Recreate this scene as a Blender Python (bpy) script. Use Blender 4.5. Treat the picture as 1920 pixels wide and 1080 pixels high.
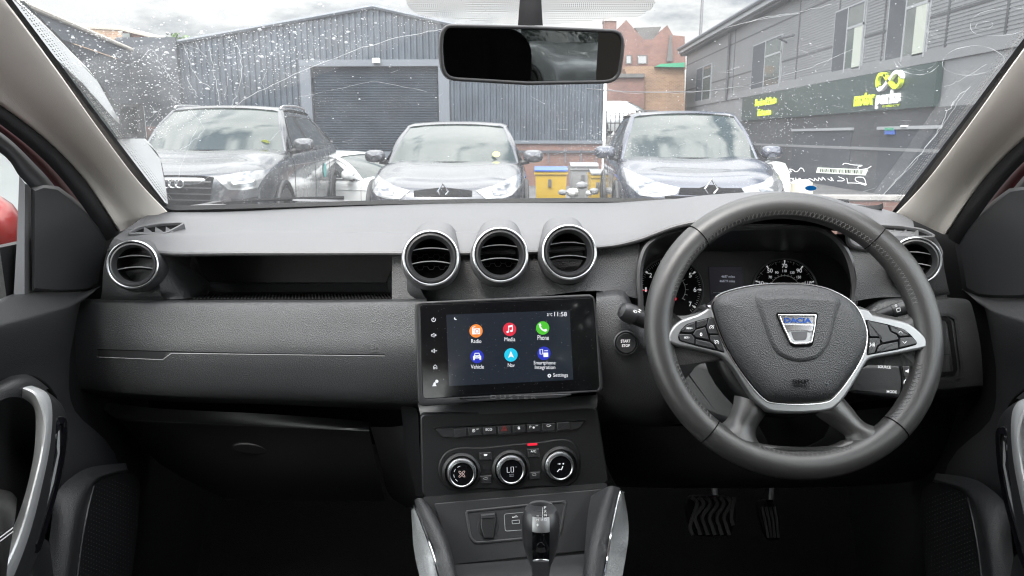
import bpy, math, random
from mathutils import Vector, Matrix
from mathutils.bvhtree import BVHTree
R = math.radians
sc = bpy.context.scene
for o in list(bpy.data.objects): bpy.data.objects.remove(o)
random.seed(7)
# ------------------------------------------------------------------ camera
CAM = Vector((0, 0, 1.38)); FPX = 1387.0; PITCH = R(11.6); YAW = R(1.65)
cd = bpy.data.cameras.new("camera"); cam = bpy.data.objects.new("camera", cd); sc.collection.objects.link(cam)
cd.sensor_width = 36; cd.lens = FPX / 1920 * 36; cd.clip_start = 0.02; cd.clip_end = 2000
cam.location = CAM; cam.rotation_euler = (R(90) - PITCH, 0, YAW)
cd.dof.use_dof = True; cd.dof.focus_distance = 1.05; cd.dof.aperture_fstop = 22
sc.camera = cam
CM = cam.rotation_euler.to_matrix()
# ------------------------------------------------------------------ world, sun, exposure
w = bpy.data.worlds.new("World"); sc.world = w; w.use_nodes = True
nt = w.node_tree; N = nt.nodes; L = nt.links; N.clear()
sky = N.new("ShaderNodeTexSky"); sky.sky_type = 'NISHITA'; sky.sun_disc = False
SUN_EL, SUN_AZ = R(52), R(200)      # sun high, behind and to the left of the car
sky.sun_elevation = SUN_EL; sky.sun_rotation = SUN_AZ; sky.dust_density = 2.5
tc = N.new("ShaderNodeTexCoord"); mp = N.new("ShaderNodeMapping"); mp.inputs['Scale'].default_value = (1, 1, 2.6)
mp.inputs['Location'].default_value = (.35, .1, 0)
nz = N.new("ShaderNodeTexNoise"); nz.inputs['Scale'].default_value = 2.1; nz.inputs['Detail'].default_value = 9; nz.inputs['Roughness'].default_value = .58
cr = N.new("ShaderNodeValToRGB"); cr.color_ramp.elements[0].position = .40; cr.color_ramp.elements[1].position = .50
nz2 = N.new("ShaderNodeTexNoise"); nz2.inputs['Scale'].default_value = 3.2; nz2.inputs['Detail'].default_value = 7
c2 = N.new("ShaderNodeValToRGB"); c2.color_ramp.elements[0].position = .3; c2.color_ramp.elements[1].position = .72
c2.color_ramp.elements[0].color = (12.5, 12.6, 12.8, 1); c2.color_ramp.elements[1].color = (19, 18.8, 18.4, 1)
mx = N.new("ShaderNodeMix"); mx.data_type = 'RGBA'
bg = N.new("ShaderNodeBackground"); bg.inputs['Strength'].default_value = .13
wo = N.new("ShaderNodeOutputWorld")
L.new(tc.outputs['Generated'], mp.inputs['Vector']); L.new(mp.outputs[0], nz.inputs['Vector']); L.new(mp.outputs[0], nz2.inputs['Vector'])
L.new(nz.outputs['Fac'], cr.inputs[0]); L.new(nz2.outputs['Fac'], c2.inputs[0])
L.new(cr.outputs[0], mx.inputs[0]); L.new(sky.outputs[0], mx.inputs[6]); L.new(c2.outputs[0], mx.inputs[7])
sx_ = N.new("ShaderNodeSeparateXYZ"); L.new(tc.outputs['Generated'], sx_.inputs[0])
e1 = N.new("ShaderNodeMapRange"); e1.interpolation_type = 'SMOOTHSTEP'; e1.inputs['From Min'].default_value = .18; e1.inputs['From Max'].default_value = .9; e1.inputs['To Min'].default_value = .27; e1.inputs['To Max'].default_value = 1.35
e2 = N.new("ShaderNodeMapRange"); e2.inputs['From Min'].default_value = .45; e2.inputs['From Max'].default_value = -.5; e2.inputs['To Min'].default_value = 0; e2.inputs['To Max'].default_value = 1.6
L.new(sx_.outputs['Z'], e1.inputs['Value']); L.new(sx_.outputs['Y'], e2.inputs['Value'])
ea = N.new("ShaderNodeMath"); ea.operation = 'ADD'; L.new(e1.outputs[0], ea.inputs[0]); L.new(e2.outputs[0], ea.inputs[1])
em = N.new("ShaderNodeVectorMath"); em.operation = 'SCALE'; L.new(mx.outputs[2], em.inputs[0]); L.new(ea.outputs[0], em.inputs['Scale'])   # overcast: bright overhead and behind, dimmer low ahead
L.new(em.outputs[0], bg.inputs['Color']); L.new(bg.outputs[0], wo.inputs['Surface'])
ld = bpy.data.lights.new("sun", 'SUN'); ld.energy = 1.5; ld.angle = R(14); ld.color = (1, .96, .9)
sun = bpy.data.objects.new("sun", ld); sc.collection.objects.link(sun)
sun.rotation_euler = (R(90) - SUN_EL, 0, math.pi - SUN_AZ)
sc.view_settings.view_transform = 'Standard'; sc.view_settings.look = 'None'; sc.view_settings.gamma = 1
sc.view_settings.use_curve_mapping = False; sc.view_settings.exposure = 0.95
cy = sc.cycles
sc.render.engine = 'CYCLES'; cy.use_denoising = True
try: cy.denoiser = 'OPENIMAGEDENOISE'; cy.denoising_prefilter = 'ACCURATE'
except Exception: pass
cy.max_bounces = 10; cy.diffuse_bounces = 5; cy.glossy_bounces = 5; cy.transparent_max_bounces = 24; cy.transmission_bounces = 6
cy.sample_clamp_indirect = 6; cy.caustics_reflective = False; cy.caustics_refractive = False; cy.blur_glossy = .5; cy.pixel_filter_type = 'BLACKMAN_HARRIS'; cy.filter_width = 1.2

# ------------------------------------------------------------------ helpers
def ray(px, py):
    return (CM @ Vector(((px - 960) / FPX, -(py - 540) / FPX, -1))).normalized()
def P(px, py, Y):
    d = ray(px, py); return CAM + d * (Y / d.y)
def PX(px, py, X):
    d = ray(px, py); return CAM + d * (X / d.x)
def PZ(px, py, Z):
    d = ray(px, py); return CAM + d * ((Z - CAM.z) / d.z)
class Fr:
    """a flat working frame: origin at the point seen at (px,py) at depth Y, yawed and leaned back"""
    def __init__(s, px, py, Y, yaw=0, tilt=0, roll=0, o=None):
        s.o = o if o is not None else P(px, py, Y)
        c, k = math.cos(R(yaw)), math.sin(R(yaw)); ct, st = math.cos(R(tilt)), math.sin(R(tilt))
        u = Vector((c, k, 0)); n = Vector((k * ct, -c * ct, st)); v = n.cross(u)
        cr_, sr_ = math.cos(R(roll)), math.sin(R(roll))
        s.u = u * cr_ + v * sr_; s.v = v * cr_ - u * sr_; s.n = n
    def w(s, a, b, h=0): return s.o + s.u * a + s.v * b + s.n * h
    def hit(s, px, py, h=0):
        d = ray(px, py); p0 = s.o + s.n * h
        t = (p0 - CAM).dot(s.n) / d.dot(s.n); q = CAM + d * t - s.o
        return (q.dot(s.u), q.dot(s.v))
    def hits(s, pts, h=0): return [s.hit(x, y, h) for x, y in pts]
def cat(pts, n, closed=False):
    """Catmull-Rom through Vectors, n steps per span"""
    pts = [Vector(p) for p in pts]; m = len(pts); out = []
    if n <= 1 and not closed: return pts
    for i in range(m if closed else m - 1):
        g = lambda k: pts[k % m] if closed else pts[min(max(k, 0), m - 1)]
        p0, p1, p2, p3 = g(i - 1), g(i), g(i + 1), g(i + 2)
        for j in range(n):
            t = j / n
            out.append(.5 * ((2 * p1) + (p2 - p0) * t + (2 * p0 - 5 * p1 + 4 * p2 - p3) * t * t + (3 * p1 - p0 - 3 * p2 + p3) * t ** 3))
    if not closed: out.append(pts[-1])
    return out
def cat2(pts, n=4, closed=True): return [(p.x, p.y) for p in cat([Vector((a, b, 0)) for a, b in pts], n, closed)]
def area2(p): return sum(p[i][0] * p[(i + 1) % len(p)][1] - p[(i + 1) % len(p)][0] * p[i][1] for i in range(len(p))) / 2
def ccw(p): return p if area2(p) > 0 else p[::-1]
def inset(pts, d):
    n = len(pts); out = []
    for i in range(n):
        a, b, c = pts[i - 1], pts[i], pts[(i + 1) % n]
        e1 = Vector((b[0] - a[0], b[1] - a[1])); e2 = Vector((c[0] - b[0], c[1] - b[1]))
        if e1.length < 1e-9: e1 = e2
        if e2.length < 1e-9: e2 = e1
        e1.normalize(); e2.normalize()
        n1 = Vector((-e1.y, e1.x)); n2 = Vector((-e2.y, e2.x)); m = n1 + n2
        if m.length < 1e-6: m = n1.copy()
        m.normalize(); k = d / max(.45, m.dot(n1))
        out.append((b[0] + m.x * k, b[1] + m.y * k))
    return out
def rrect(cx, cy_, w_, h_, r, n=5):
    out = []
    for sx, sy, a0 in ((1, 1, 0), (-1, 1, 90), (-1, -1, 180), (1, -1, 270)):
        for i in range(n + 1):
            a = R(a0 + 90 * i / n); out.append((cx + sx * (w_ / 2 - r) + r * math.cos(a), cy_ + sy * (h_ / 2 - r) + r * math.sin(a)))
    return out
def circ(cx, cy_, r, n=32, ry=None, a0=0, a1=360):
    full = a1 - a0 == 360
    return [(cx + r * math.cos(R(a0 + (a1 - a0) * i / (n if full else n - 1))), cy_ + (ry or r) * math.sin(R(a0 + (a1 - a0) * i / (n if full else n - 1)))) for i in range(n)]
def rquad(q, r, n=4):
    """round the corners of a polygon in 2-D"""
    q = ccw(q); out = []; m = len(q)
    for i in range(m):
        a, b, c = Vector(q[i - 1]), Vector(q[i]), Vector(q[(i + 1) % m])
        d1, d2 = (a - b), (c - b); rr = min(r, d1.length * .45, d2.length * .45)
        p, s = b + d1.normalized() * rr, b + d2.normalized() * rr
        for j in range(n + 1):
            t = j / n; out.append(tuple(p * (1 - t) ** 2 + b * 2 * t * (1 - t) + s * t * t))
    return out
_fc = {}
def text_mesh(s, bold=0):
    k = (s, bold)
    if k in _fc: return _fc[k]
    c = bpy.data.curves.new("t", 'FONT'); c.body = s; c.align_x = 'CENTER'; c.align_y = 'CENTER'; c.size = 1; c.offset = bold; c.resolution_u = 3
    c.space_line = .95
    o = bpy.data.objects.new("t", c); sc.collection.objects.link(o)
    dg = bpy.context.evaluated_depsgraph_get(); me = o.evaluated_get(dg).to_mesh()
    vs = [(v.co.x, v.co.y) for v in me.vertices]; fs = [tuple(p.vertices) for p in me.polygons]
    o.evaluated_get(dg).to_mesh_clear(); bpy.data.objects.remove(o); bpy.data.curves.remove(c)
    x0, x1 = min(v[0] for v in vs), max(v[0] for v in vs); y0, y1 = min(v[1] for v in vs), max(v[1] for v in vs)
    vs = [((v[0] - (x0 + x1) / 2) / (x1 - x0), (v[1] - (y0 + y1) / 2) / (y1 - y0)) for v in vs]
    _fc[k] = (vs, fs); return _fc[k]
class B:
    def __init__(s): s.v = []; s.f = []; s.m = []; s.mats = []
    def mi(s, m):
        if m not in s.mats: s.mats.append(m)
        return s.mats.index(m)
    def add(s, vs, fs, m):
        k = len(s.v); s.v += [Vector(p) for p in vs]; i = s.mi(m)
        for f in fs: s.f.append(tuple(k + j for j in f)); s.m.append(i)
        return s
    def loft(s, rows, m, cu=False, cv=False, flip=False):
        nr, nc = len(rows), len(rows[0]); fs = []
        for i in range(nr if cv else nr - 1):
            for j in range(nc if cu else nc - 1):
                a, b = i * nc + j, i * nc + (j + 1) % nc; c, d = ((i + 1) % nr) * nc + (j + 1) % nc, ((i + 1) % nr) * nc + j
                fs.append((a, d, c, b) if flip else (a, b, c, d))
        return s.add([p for r in rows for p in r], fs, m)
    def smooth(s, rows, m, nu=4, nv=4, flip=False, thick=None):
        """rows of control Vectors -> smooth sheet"""
        rr = [cat(r, nu) for r in rows]
        cols = [cat([r[j] for r in rr], nv) for j in range(len(rr[0]))]
        g = [[cols[j][i] for j in range(len(cols))] for i in range(len(cols[0]))]
        s.loft(g, m, flip=flip); return g
    def pill(s, fr, pts, h0, h1, m, r=0, n=3, mtop=None, closed_bottom=False):
        pts = ccw(pts); L_ = [[fr.w(a, b, h0) for a, b in pts]]
        if r > 0:
            for i in range(n + 1):
                a = math.pi / 2 * i / n; q = inset(pts, r * (1 - math.cos(a)))
                L_.append([fr.w(x, y, h1 - r + r * math.sin(a)) for x, y in q])
        else: L_.append([fr.w(a, b, h1) for a, b in pts])
        s.loft(L_, m, cu=True)
        k = len(pts); s.add(L_[-1], [tuple(range(k))], mtop or m)
        if closed_bottom: s.add(L_[0], [tuple(range(k))[::-1]], m)
        return s
    def ring(s, fr, outer, inner, h0, h1, m, r=.001, hin=None):
        o_, i_ = ccw(outer), ccw(inner); hin = h0 if hin is None else hin
        rows = [[fr.w(a, b, h0) for a, b in o_], [fr.w(a, b, h1 - r) for a, b in o_], [fr.w(a, b, h1 - r * .3) for a, b in inset(o_, r * .3)], [fr.w(a, b, h1) for a, b in inset(o_, r)],
                [fr.w(a, b, h1) for a, b in inset(i_, -r)], [fr.w(a, b, h1 - r * .3) for a, b in inset(i_, -r * .3)], [fr.w(a, b, h1 - r) for a, b in i_], [fr.w(a, b, hin) for a, b in i_]]
        return s.loft(rows, m, cu=True)
    def lathe(s, fr, c, prof, m, n=40, sx=1, sy=1, cap=False):
        rows = [[fr.w(c[0] + r * sx * math.cos(2 * math.pi * i / n), c[1] + r * sy * math.sin(2 * math.pi * i / n), h) for i in range(n)] for r, h in prof]
        s.loft(rows, m, cu=True)
        if cap: s.add(rows[-1], [tuple(range(n))], m)
        return s
    def tube(s, pts, r, m, n=8, caps=True, closed=False, ry=None):
        pts = [Vector(p) for p in pts]; k = len(pts); rows = []; up = None
        for i, p in enumerate(pts):
            t = (pts[(i + 1) % k] - pts[i - 1]) if closed else (pts[min(i + 1, k - 1)] - pts[max(i - 1, 0)])
            t.normalize()
            if up is None: up = Vector((0, 0, 1)) if abs(t.z) < .9 else Vector((0, 1, 0))
            a = t.cross(up)
            if a.length < 1e-6: a = t.orthogonal()
            a.normalize(); b = a.cross(t); b.normalize(); up = b
            rr = r[i] if isinstance(r, (list, tuple)) else r
            rows.append([p + a * rr * math.cos(2 * math.pi * j / n) + b * (ry or 1) * rr * math.sin(2 * math.pi * j / n) for j in range(n)])
        s.loft(rows, m, cu=True, cv=closed)
        if caps and not closed: s.add(rows[0], [tuple(range(n))], m); s.add(rows[-1], [tuple(range(n))[::-1]], m)
        return s
    def box(s, c, d, m, rot=None, bev=0):
        c = Vector(c); M_ = rot if rot else Matrix.Identity(3)
        x, y, z = d[0] / 2, d[1] / 2, d[2] / 2
        vs = [c + M_ @ Vector((sx * x, sy * y, sz * z)) for sx in (-1, 1) for sy in (-1, 1) for sz in (-1, 1)]
        return s.add(vs, [(0, 1, 3, 2), (4, 6, 7, 5), (0, 4, 5, 1), (2, 3, 7, 6), (0, 2, 6, 4), (1, 5, 7, 3)], m)
    def text(s, fr, t, cx, cy_, wpx, hpx, m, h=0, d=.0004, bold=0, mirror=False, roll=0):
        vs, fs = text_mesh(t, bold); a0, b0 = fr.hit(cx, cy_, h)
        ax = fr.hit(cx + wpx / 2, cy_, h); bx = fr.hit(cx, cy_ - hpx / 2, h)
        W = 2 * math.hypot(ax[0] - a0, ax[1] - b0); H = 2 * math.hypot(bx[0] - a0, bx[1] - b0)
        ang = math.atan2(ax[1] - b0, ax[0] - a0) if roll is None else R(roll); ca, sa = math.cos(ang), math.sin(ang)
        if mirror: W = -W
        return s.text_m(fr, t, a0, b0, W, H, m, h, d, bold, ca, sa)
    def text_m(s, fr, t, a0, b0, W, H, m, h=0, d=.0004, bold=0, ca=1, sa=0):
        vs, fs = text_mesh(t, bold)
        q = [(a0 + x * W * ca - y * H * sa, b0 + x * W * sa + y * H * ca) for x, y in vs]
        top = [fr.w(a, b, h + d) for a, b in q]; s.add(top, fs, m)
        if d > .0003:
            ed = {}
            for f in fs:
                for i in range(len(f)):
                    e = (f[i], f[(i + 1) % len(f)]); ed[e] = 1
            be = [e for e in ed if (e[1], e[0]) not in ed]
            bot = [fr.w(a, b, h) for a, b in q]; k = len(q)
            s.add(top + bot, [(e[1], e[0], e[0] + k, e[1] + k) for e in be], m)
        return s
    def stroke(s, fr, pts, wd, m, h=0, d=.0004, closed=False):
        """flat ribbon along 2-D points"""
        n = len(pts); Lf, Rt = [], []
        for i in range(n):
            a = pts[i - 1] if (i or closed) else pts[0]; c = pts[(i + 1) % n] if (i < n - 1 or closed) else pts[-1]
            t = Vector((c[0] - a[0], c[1] - a[1]))
            if t.length < 1e-9: t = Vector((1, 0))
            t.normalize(); nx, ny = -t.y * wd / 2, t.x * wd / 2
            Lf.append((pts[i][0] + nx, pts[i][1] + ny)); Rt.append((pts[i][0] - nx, pts[i][1] - ny))
        rows = [[fr.w(a, b, h) for a, b in Lf], [fr.w(a, b, h + d) for a, b in Lf], [fr.w(a, b, h + d) for a, b in Rt], [fr.w(a, b, h) for a, b in Rt]]
        return s.loft(rows, m, cu=closed)
    def build(s, name, parent=None, ang=38, label=None, cat_=None, group=None, kind=None, flat=False):
        me = bpy.data.meshes.new(name); me.from_pydata([tuple(p) for p in s.v], [], s.f)
        for m in s.mats: me.materials.append(m)
        me.polygons.foreach_set('material_index', s.m)
        if not flat:
            me.polygons.foreach_set('use_smooth', [True] * len(me.polygons)); me.update()
            me.set_sharp_from_angle(angle=R(ang))
        me.update(); me.validate()
        o = bpy.data.objects.new(name, me); sc.collection.objects.link(o)
        if parent is not None: o.parent = parent; o.matrix_parent_inverse = Matrix.Translation(parent.location).inverted() if False else Matrix.Identity(4)
        tag(o, label, cat_, group, kind); return o
def tag(o, label=None, cat_=None, group=None, kind=None):
    if label: o['label'] = label
    if cat_: o['category'] = cat_
    if group: o['group'] = group
    if kind: o['kind'] = kind
def empty(name, label=None, cat_=None, group=None, loc=(0, 0, 0)):
    o = bpy.data.objects.new(name, None); o.empty_display_size = .2; o.location = loc; sc.collection.objects.link(o); tag(o, label, cat_, group); return o
def copy_tree(o, loc, rz, label=None, parent=None):
    c = o.copy(); sc.collection.objects.link(c)
    if parent is None:
        c.location = loc; c.rotation_euler = (0, 0, rz)
        if label: c['label'] = label
    else: c.parent = parent
    for ch in list(o.children): copy_tree(ch, None, 0, None, c)
    return c
def mirror_b(b, x0):
    n = B(); n.v = [Vector((2 * x0 - p.x, p.y, p.z)) for p in b.v]; n.f = [f[::-1] for f in b.f]; n.m = list(b.m); n.mats = list(b.mats); return n

# ------------------------------------------------------------------ materials
def mat(name, col, rough=.5, metal=0, grain=0, gscale=600, spec=.5, coat=0, emis=None, es=1, var=0, vscale=3, ior=None, gtype='NOISE', rvar=0, detail=2):
    m = bpy.data.materials.new(name); m.use_nodes = True; n = m.node_tree.nodes; l = m.node_tree.links; p = n['Principled BSDF']
    p.inputs['Base Color'].default_value = (*col, 1); p.inputs['Roughness'].default_value = rough; p.inputs['Metallic'].default_value = metal
    p.inputs['Specular IOR Level'].default_value = spec; p.inputs['Coat Weight'].default_value = coat; p.inputs['Coat Roughness'].default_value = .05
    if ior: p.inputs['IOR'].default_value = ior
    if emis: p.inputs['Emission Color'].default_value = (*emis, 1); p.inputs['Emission Strength'].default_value = es
    tc_ = n.new('ShaderNodeTexCoord')
    if grain:
        if gtype == 'NOISE': t = n.new('ShaderNodeTexNoise'); t.inputs['Detail'].default_value = detail; o_ = t.outputs['Fac']
        else: t = n.new('ShaderNodeTexVoronoi'); o_ = t.outputs['Distance']
        t.inputs['Scale'].default_value = gscale; l.new(tc_.outputs['Object'], t.inputs['Vector'])
        bm = n.new('ShaderNodeBump'); bm.inputs['Strength'].default_value = grain; bm.inputs['Distance'].default_value = 1.2 / gscale
        l.new(o_, bm.inputs['Height']); l.new(bm.outputs[0], p.inputs['Normal'])
    if var or rvar:
        t2 = n.new('ShaderNodeTexNoise'); t2.inputs['Scale'].default_value = vscale; t2.inputs['Detail'].default_value = 6; l.new(tc_.outputs['Object'], t2.inputs['Vector'])
        if var:
            mr = n.new('ShaderNodeMapRange'); mr.inputs['From Min'].default_value = .3; mr.inputs['From Max'].default_value = .7
            mr.inputs['To Min'].default_value = 1 - var; mr.inputs['To Max'].default_value = 1 + var; l.new(t2.outputs['Fac'], mr.inputs['Value'])
            hs = n.new('ShaderNodeHueSaturation'); hs.inputs['Color'].default_value = (*col, 1); l.new(mr.outputs[0], hs.inputs['Value']); l.new(hs.outputs[0], p.inputs['Base Color'])
        if rvar:
            mr2 = n.new('ShaderNodeMapRange'); mr2.inputs['From Min'].default_value = .3; mr2.inputs['From Max'].default_value = .7
            mr2.inputs['To Min'].default_value = max(0, rough - rvar); mr2.inputs['To Max'].default_value = min(1, rough + rvar); l.new(t2.outputs['Fac'], mr2.inputs['Value']); l.new(mr2.outputs[0], p.inputs['Roughness'])
    return m
def glass(name, tint, dirt0=.0, dirt1=.0, dirtcol=(.8, .8, .8), refl=.05, scale=6, speck=0):
    m = bpy.data.materials.new(name); m.use_nodes = True; n = m.node_tree.nodes; l = m.node_tree.links; n.clear()
    out = n.new('ShaderNodeOutputMaterial'); tr = n.new('ShaderNodeBsdfTransparent'); tr.inputs[0].default_value = (*tint, 1)
    gl = n.new('ShaderNodeBsdfGlossy'); gl.inputs['Roughness'].default_value = .02; gl.inputs[0].default_value = (1, 1, 1, 1)
    lw = n.new('ShaderNodeLayerWeight'); pw = n.new('ShaderNodeMath'); pw.operation = 'POWER'; pw.inputs[1].default_value = 4; l.new(lw.outputs['Facing'], pw.inputs[0])
    ma = n.new('ShaderNodeMath'); ma.operation = 'MULTIPLY_ADD'; ma.inputs[1].default_value = .6; ma.inputs[2].default_value = refl; l.new(pw.outputs[0], ma.inputs[0])
    m1 = n.new('ShaderNodeMixShader'); l.new(ma.outputs[0], m1.inputs[0]); l.new(tr.outputs[0], m1.inputs[1]); l.new(gl.outputs[0], m1.inputs[2])
    if dirt1 > 0:
        df = n.new('ShaderNodeBsdfDiffuse'); df.inputs[0].default_value = (*dirtcol, 1); tl = n.new('ShaderNodeBsdfTranslucent'); tl.inputs[0].default_value = (*dirtcol, 1)
        md = n.new('ShaderNodeMixShader'); md.inputs[0].default_value = .62; l.new(df.outputs[0], md.inputs[1]); l.new(tl.outputs[0], md.inputs[2])
        tc_ = n.new('ShaderNodeTexCoord'); t = n.new('ShaderNodeTexNoise'); t.inputs['Scale'].default_value = scale; t.inputs['Detail'].default_value = 7; t.inputs['Roughness'].default_value = .65
        l.new(tc_.outputs['Object'], t.inputs['Vector'])
        mr = n.new('ShaderNodeMapRange'); mr.inputs['From Min'].default_value = .3; mr.inputs['From Max'].default_value = .72; mr.inputs['To Min'].default_value = dirt0; mr.inputs['To Max'].default_value = dirt1
        l.new(t.outputs['Fac'], mr.inputs['Value']); fac = mr.outputs[0]
        if speck:
            v = n.new('ShaderNodeTexVoronoi'); v.inputs['Scale'].default_value = 260; l.new(tc_.outputs['Object'], v.inputs['Vector'])
            n3 = n.new('ShaderNodeTexNoise'); n3.inputs['Scale'].default_value = 5; n3.inputs['Detail'].default_value = 4; l.new(tc_.outputs['Object'], n3.inputs['Vector'])
            th = n.new('ShaderNodeMapRange'); th.inputs['From Min'].default_value = .42; th.inputs['From Max'].default_value = .7; th.inputs['To Min'].default_value = .06; th.inputs['To Max'].default_value = .34
            l.new(n3.outputs['Fac'], th.inputs['Value'])
            lt = n.new('ShaderNodeMath'); lt.operation = 'LESS_THAN'; l.new(v.outputs['Distance'], lt.inputs[0]); l.new(th.outputs[0], lt.inputs[1])
            wn = n.new('ShaderNodeSeparateColor'); l.new(v.outputs['Color'], wn.inputs[0])
            g2 = n.new('ShaderNodeMath'); g2.operation = 'GREATER_THAN'; g2.inputs[1].default_value = .55; l.new(wn.outputs[0], g2.inputs[0])
            mu = n.new('ShaderNodeMath'); mu.operation = 'MULTIPLY'; l.new(lt.outputs[0], mu.inputs[0]); l.new(g2.outputs[0], mu.inputs[1])
            mk = n.new('ShaderNodeMath'); mk.operation = 'MULTIPLY_ADD'; mk.inputs[1].default_value = speck; l.new(mu.outputs[0], mk.inputs[0]); l.new(fac, mk.inputs[2]); fac = mk.outputs[0]
        m2 = n.new('ShaderNodeMixShader'); l.new(fac, m2.inputs[0]); l.new(m1.outputs[0], m2.inputs[1]); l.new(md.outputs[0], m2.inputs[2]); l.new(m2.outputs[0], out.inputs[0])
    else: l.new(m1.outputs[0], out.inputs[0])
    return m
M = dict(
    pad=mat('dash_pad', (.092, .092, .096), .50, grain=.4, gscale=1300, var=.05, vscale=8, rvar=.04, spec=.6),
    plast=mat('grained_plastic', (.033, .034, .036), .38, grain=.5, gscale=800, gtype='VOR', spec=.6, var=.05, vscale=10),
    smoothp=mat('satin_plastic', (.024, .0245, .026), .36, grain=.12, gscale=900),
    dark=mat('dark_plastic', (.0075, .0077, .0085), .42, grain=.2, gscale=800),
    black=mat('black_void', (.004, .004, .0045), .8, spec=.1),
    gloss=mat('gloss_black', (.006, .006, .008), .06, coat=1),
    screenglass=mat('screen_glass', (.004, .0042, .005), .08, spec=.35, rvar=.05, vscale=30),
    leather=mat('leather', (.034, .0335, .033), .33, grain=.25, gscale=1300, spec=.6),
    chrome=mat('chrome', (.75, .76, .78), .16, 1),
    trimsil=mat('trim_silver', (.30, .305, .31), .42, .85, grain=.05, gscale=2000),
    doorp=mat('door_plastic', (.022, .0225, .024), .42, grain=.4, gscale=1000, gtype='VOR', var=.05, vscale=8),
    satin=mat('satin_silver', (.60, .61, .62), .28, 1, grain=.05, gscale=2000),
    silverp=mat('silver_paint', (.42, .43, .44), .40, .4, grain=.15, gscale=1500),
    graym=mat('grey_metal', (.11, .11, .115), .38, .5),
    trimbrush=mat('brushed_trim', (.28, .29, .295), .42, .35, grain=.3, gscale=300, rvar=.1, vscale=20),
    cloth=mat('pillar_cloth', (.83, .78, .71), .95, grain=.5, gscale=1200, var=.03, vscale=6, spec=.2),
    carpet=mat('carpet', (.006, .006, .0065), .95, grain=1, gscale=500, spec=.1),
    seal=mat('rubber_seal', (.010, .010, .011), .55, grain=.2, gscale=500),
    redd=mat('shaded_red_jamb', (.045, .004, .006), .4),  # the red paint again, darkened in colour to stand for shade at the jamb
    red=mat('red_paint', (.26, .012, .010), .30, .2, coat=1),
    stitch=mat('thread', (.13, .13, .13), .8),
    white=mat('glowing_white_print', (.8, .8, .8), .6, emis=(.9, .92, .95), es=.13),  # faint glow added so the print shows where little light falls
    greyp=mat('grey_print', (.45, .45, .46), .6),
    lit=mat('lit_white', (.1, .1, .1), .5, emis=(.9, .93, 1), es=.46),
    litdim=mat('lit_dim', (.1, .1, .1), .5, emis=(.8, .85, 1), es=.14),
    litpink=mat('lit_pink', (.1, .1, .1), .5, emis=(1, .72, .68), es=.35),
    litred=mat('lit_red', (.2, .0, .01), .5, emis=(1, .02, .05), es=.45),
    redprint=mat('red_print', (.45, .03, .02), .5),
    disp=mat('display_panel', (.004, .004, .005), .12, emis=(.013, .018, .026), es=.6, coat=.5),
    dispk=mat('display_dark', (.004, .004, .005), .2, emis=(.002, .002, .004), es=1),
    orange=mat('lit_orange', (.1, .05, .01), .5, emis=(.86, .20, .015), es=.47),
    crim=mat('lit_crimson', (.1, .0, .01), .5, emis=(.62, .012, .03), es=.47),
    green=mat('lit_green', (.0, .1, .0), .5, emis=(.07, .42, .02), es=.47),
    blue=mat('lit_blue', (.0, .0, .1), .5, emis=(.012, .03, .42), es=.42),
    cyan=mat('lit_cyan', (.0, .1, .1), .5, emis=(.0, .48, .78), es=.47),
    badge=mat('badge_blue', (.02, .09, .38), .3, .3),
    mirror=mat('mirror_glass', (.20, .203, .207), .01, 1),
    ink=mat('black_ink', (.02, .02, .02), .6),
    litg=mat('gauge_print', (.4, .4, .4), .6, emis=(.8, .82, .85), es=.26),
)
M['wglass'] = glass('windscreen_glass', (.92, .94, .94), .03, .085, (.72, .74, .76), .03, 5, speck=.22)
def trans(name, col, k=.6):
    m = bpy.data.materials.new(name); m.use_nodes = True; n = m.node_tree.nodes; l = m.node_tree.links; n.clear(); out = n.new('ShaderNodeOutputMaterial')
    d = n.new('ShaderNodeBsdfDiffuse'); d.inputs[0].default_value = (*col, 1); t = n.new('ShaderNodeBsdfTranslucent'); t.inputs[0].default_value = (*col, 1); x = n.new('ShaderNodeMixShader'); x.inputs[0].default_value = k
    l.new(d.outputs[0], x.inputs[1]); l.new(t.outputs[0], x.inputs[2]); l.new(x.outputs[0], out.inputs[0]); return m
M['sticker'] = trans('sticker_paper', (.66, .70, .62)); M['stickb'] = trans('sticker_blue', (.02, .26, .62)); M['marker'] = trans('white_marker', (.9, .9, .9), .7)
M['sglass'] = glass('side_glass', (.95, .97, .96), .0, .0, refl=.03)
# ================================================================== OUR CAR'S CABIN
car = empty('car', 'right-hand-drive car seen from its cabin, black dashboard, beige pillars, red paint outside', 'car')
X0 = -0.012                                  # the cabin's centre line
def rows3(rows): return [[P(*c) for c in r] for r in rows]

# ---- dashboard top pad with the instrument hood
A_ = [(262,412,1.20),(318,391,1.29),(464,385,1.37),(680,379,1.43),(960,375,1.45),(1118,374,1.45),(1190,373.5,1.44),(1260,373.5,1.43),(1340,374,1.42),(1460,375,1.40),(1540,378,1.38),(1590,381,1.34),(1640,388,1.30),(1690,402,1.24)]
B_ = [(248,422,1.17),(316,405,1.25),(460,402,1.30),(680,396,1.33),(960,393,1.35),(1118,391,1.35),(1190,386,1.33),(1268,373,1.27),(1345,364,1.22),(1460,359,1.20),(1545,367,1.20),(1600,385,1.22),(1648,402,1.24),(1712,414,1.20)]
C_ = [(236,430,1.15),(300,441,1.125),(460,438,1.128),(680,436,1.132),(960,436,1.132),(1118,438,1.132),(1190,431,1.125),(1268,403,1.14),(1340,387,1.13),(1463,379,1.12),(1540,387,1.12),(1596,407,1.14),(1632,430,1.15),(1716,438,1.14)]
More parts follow.
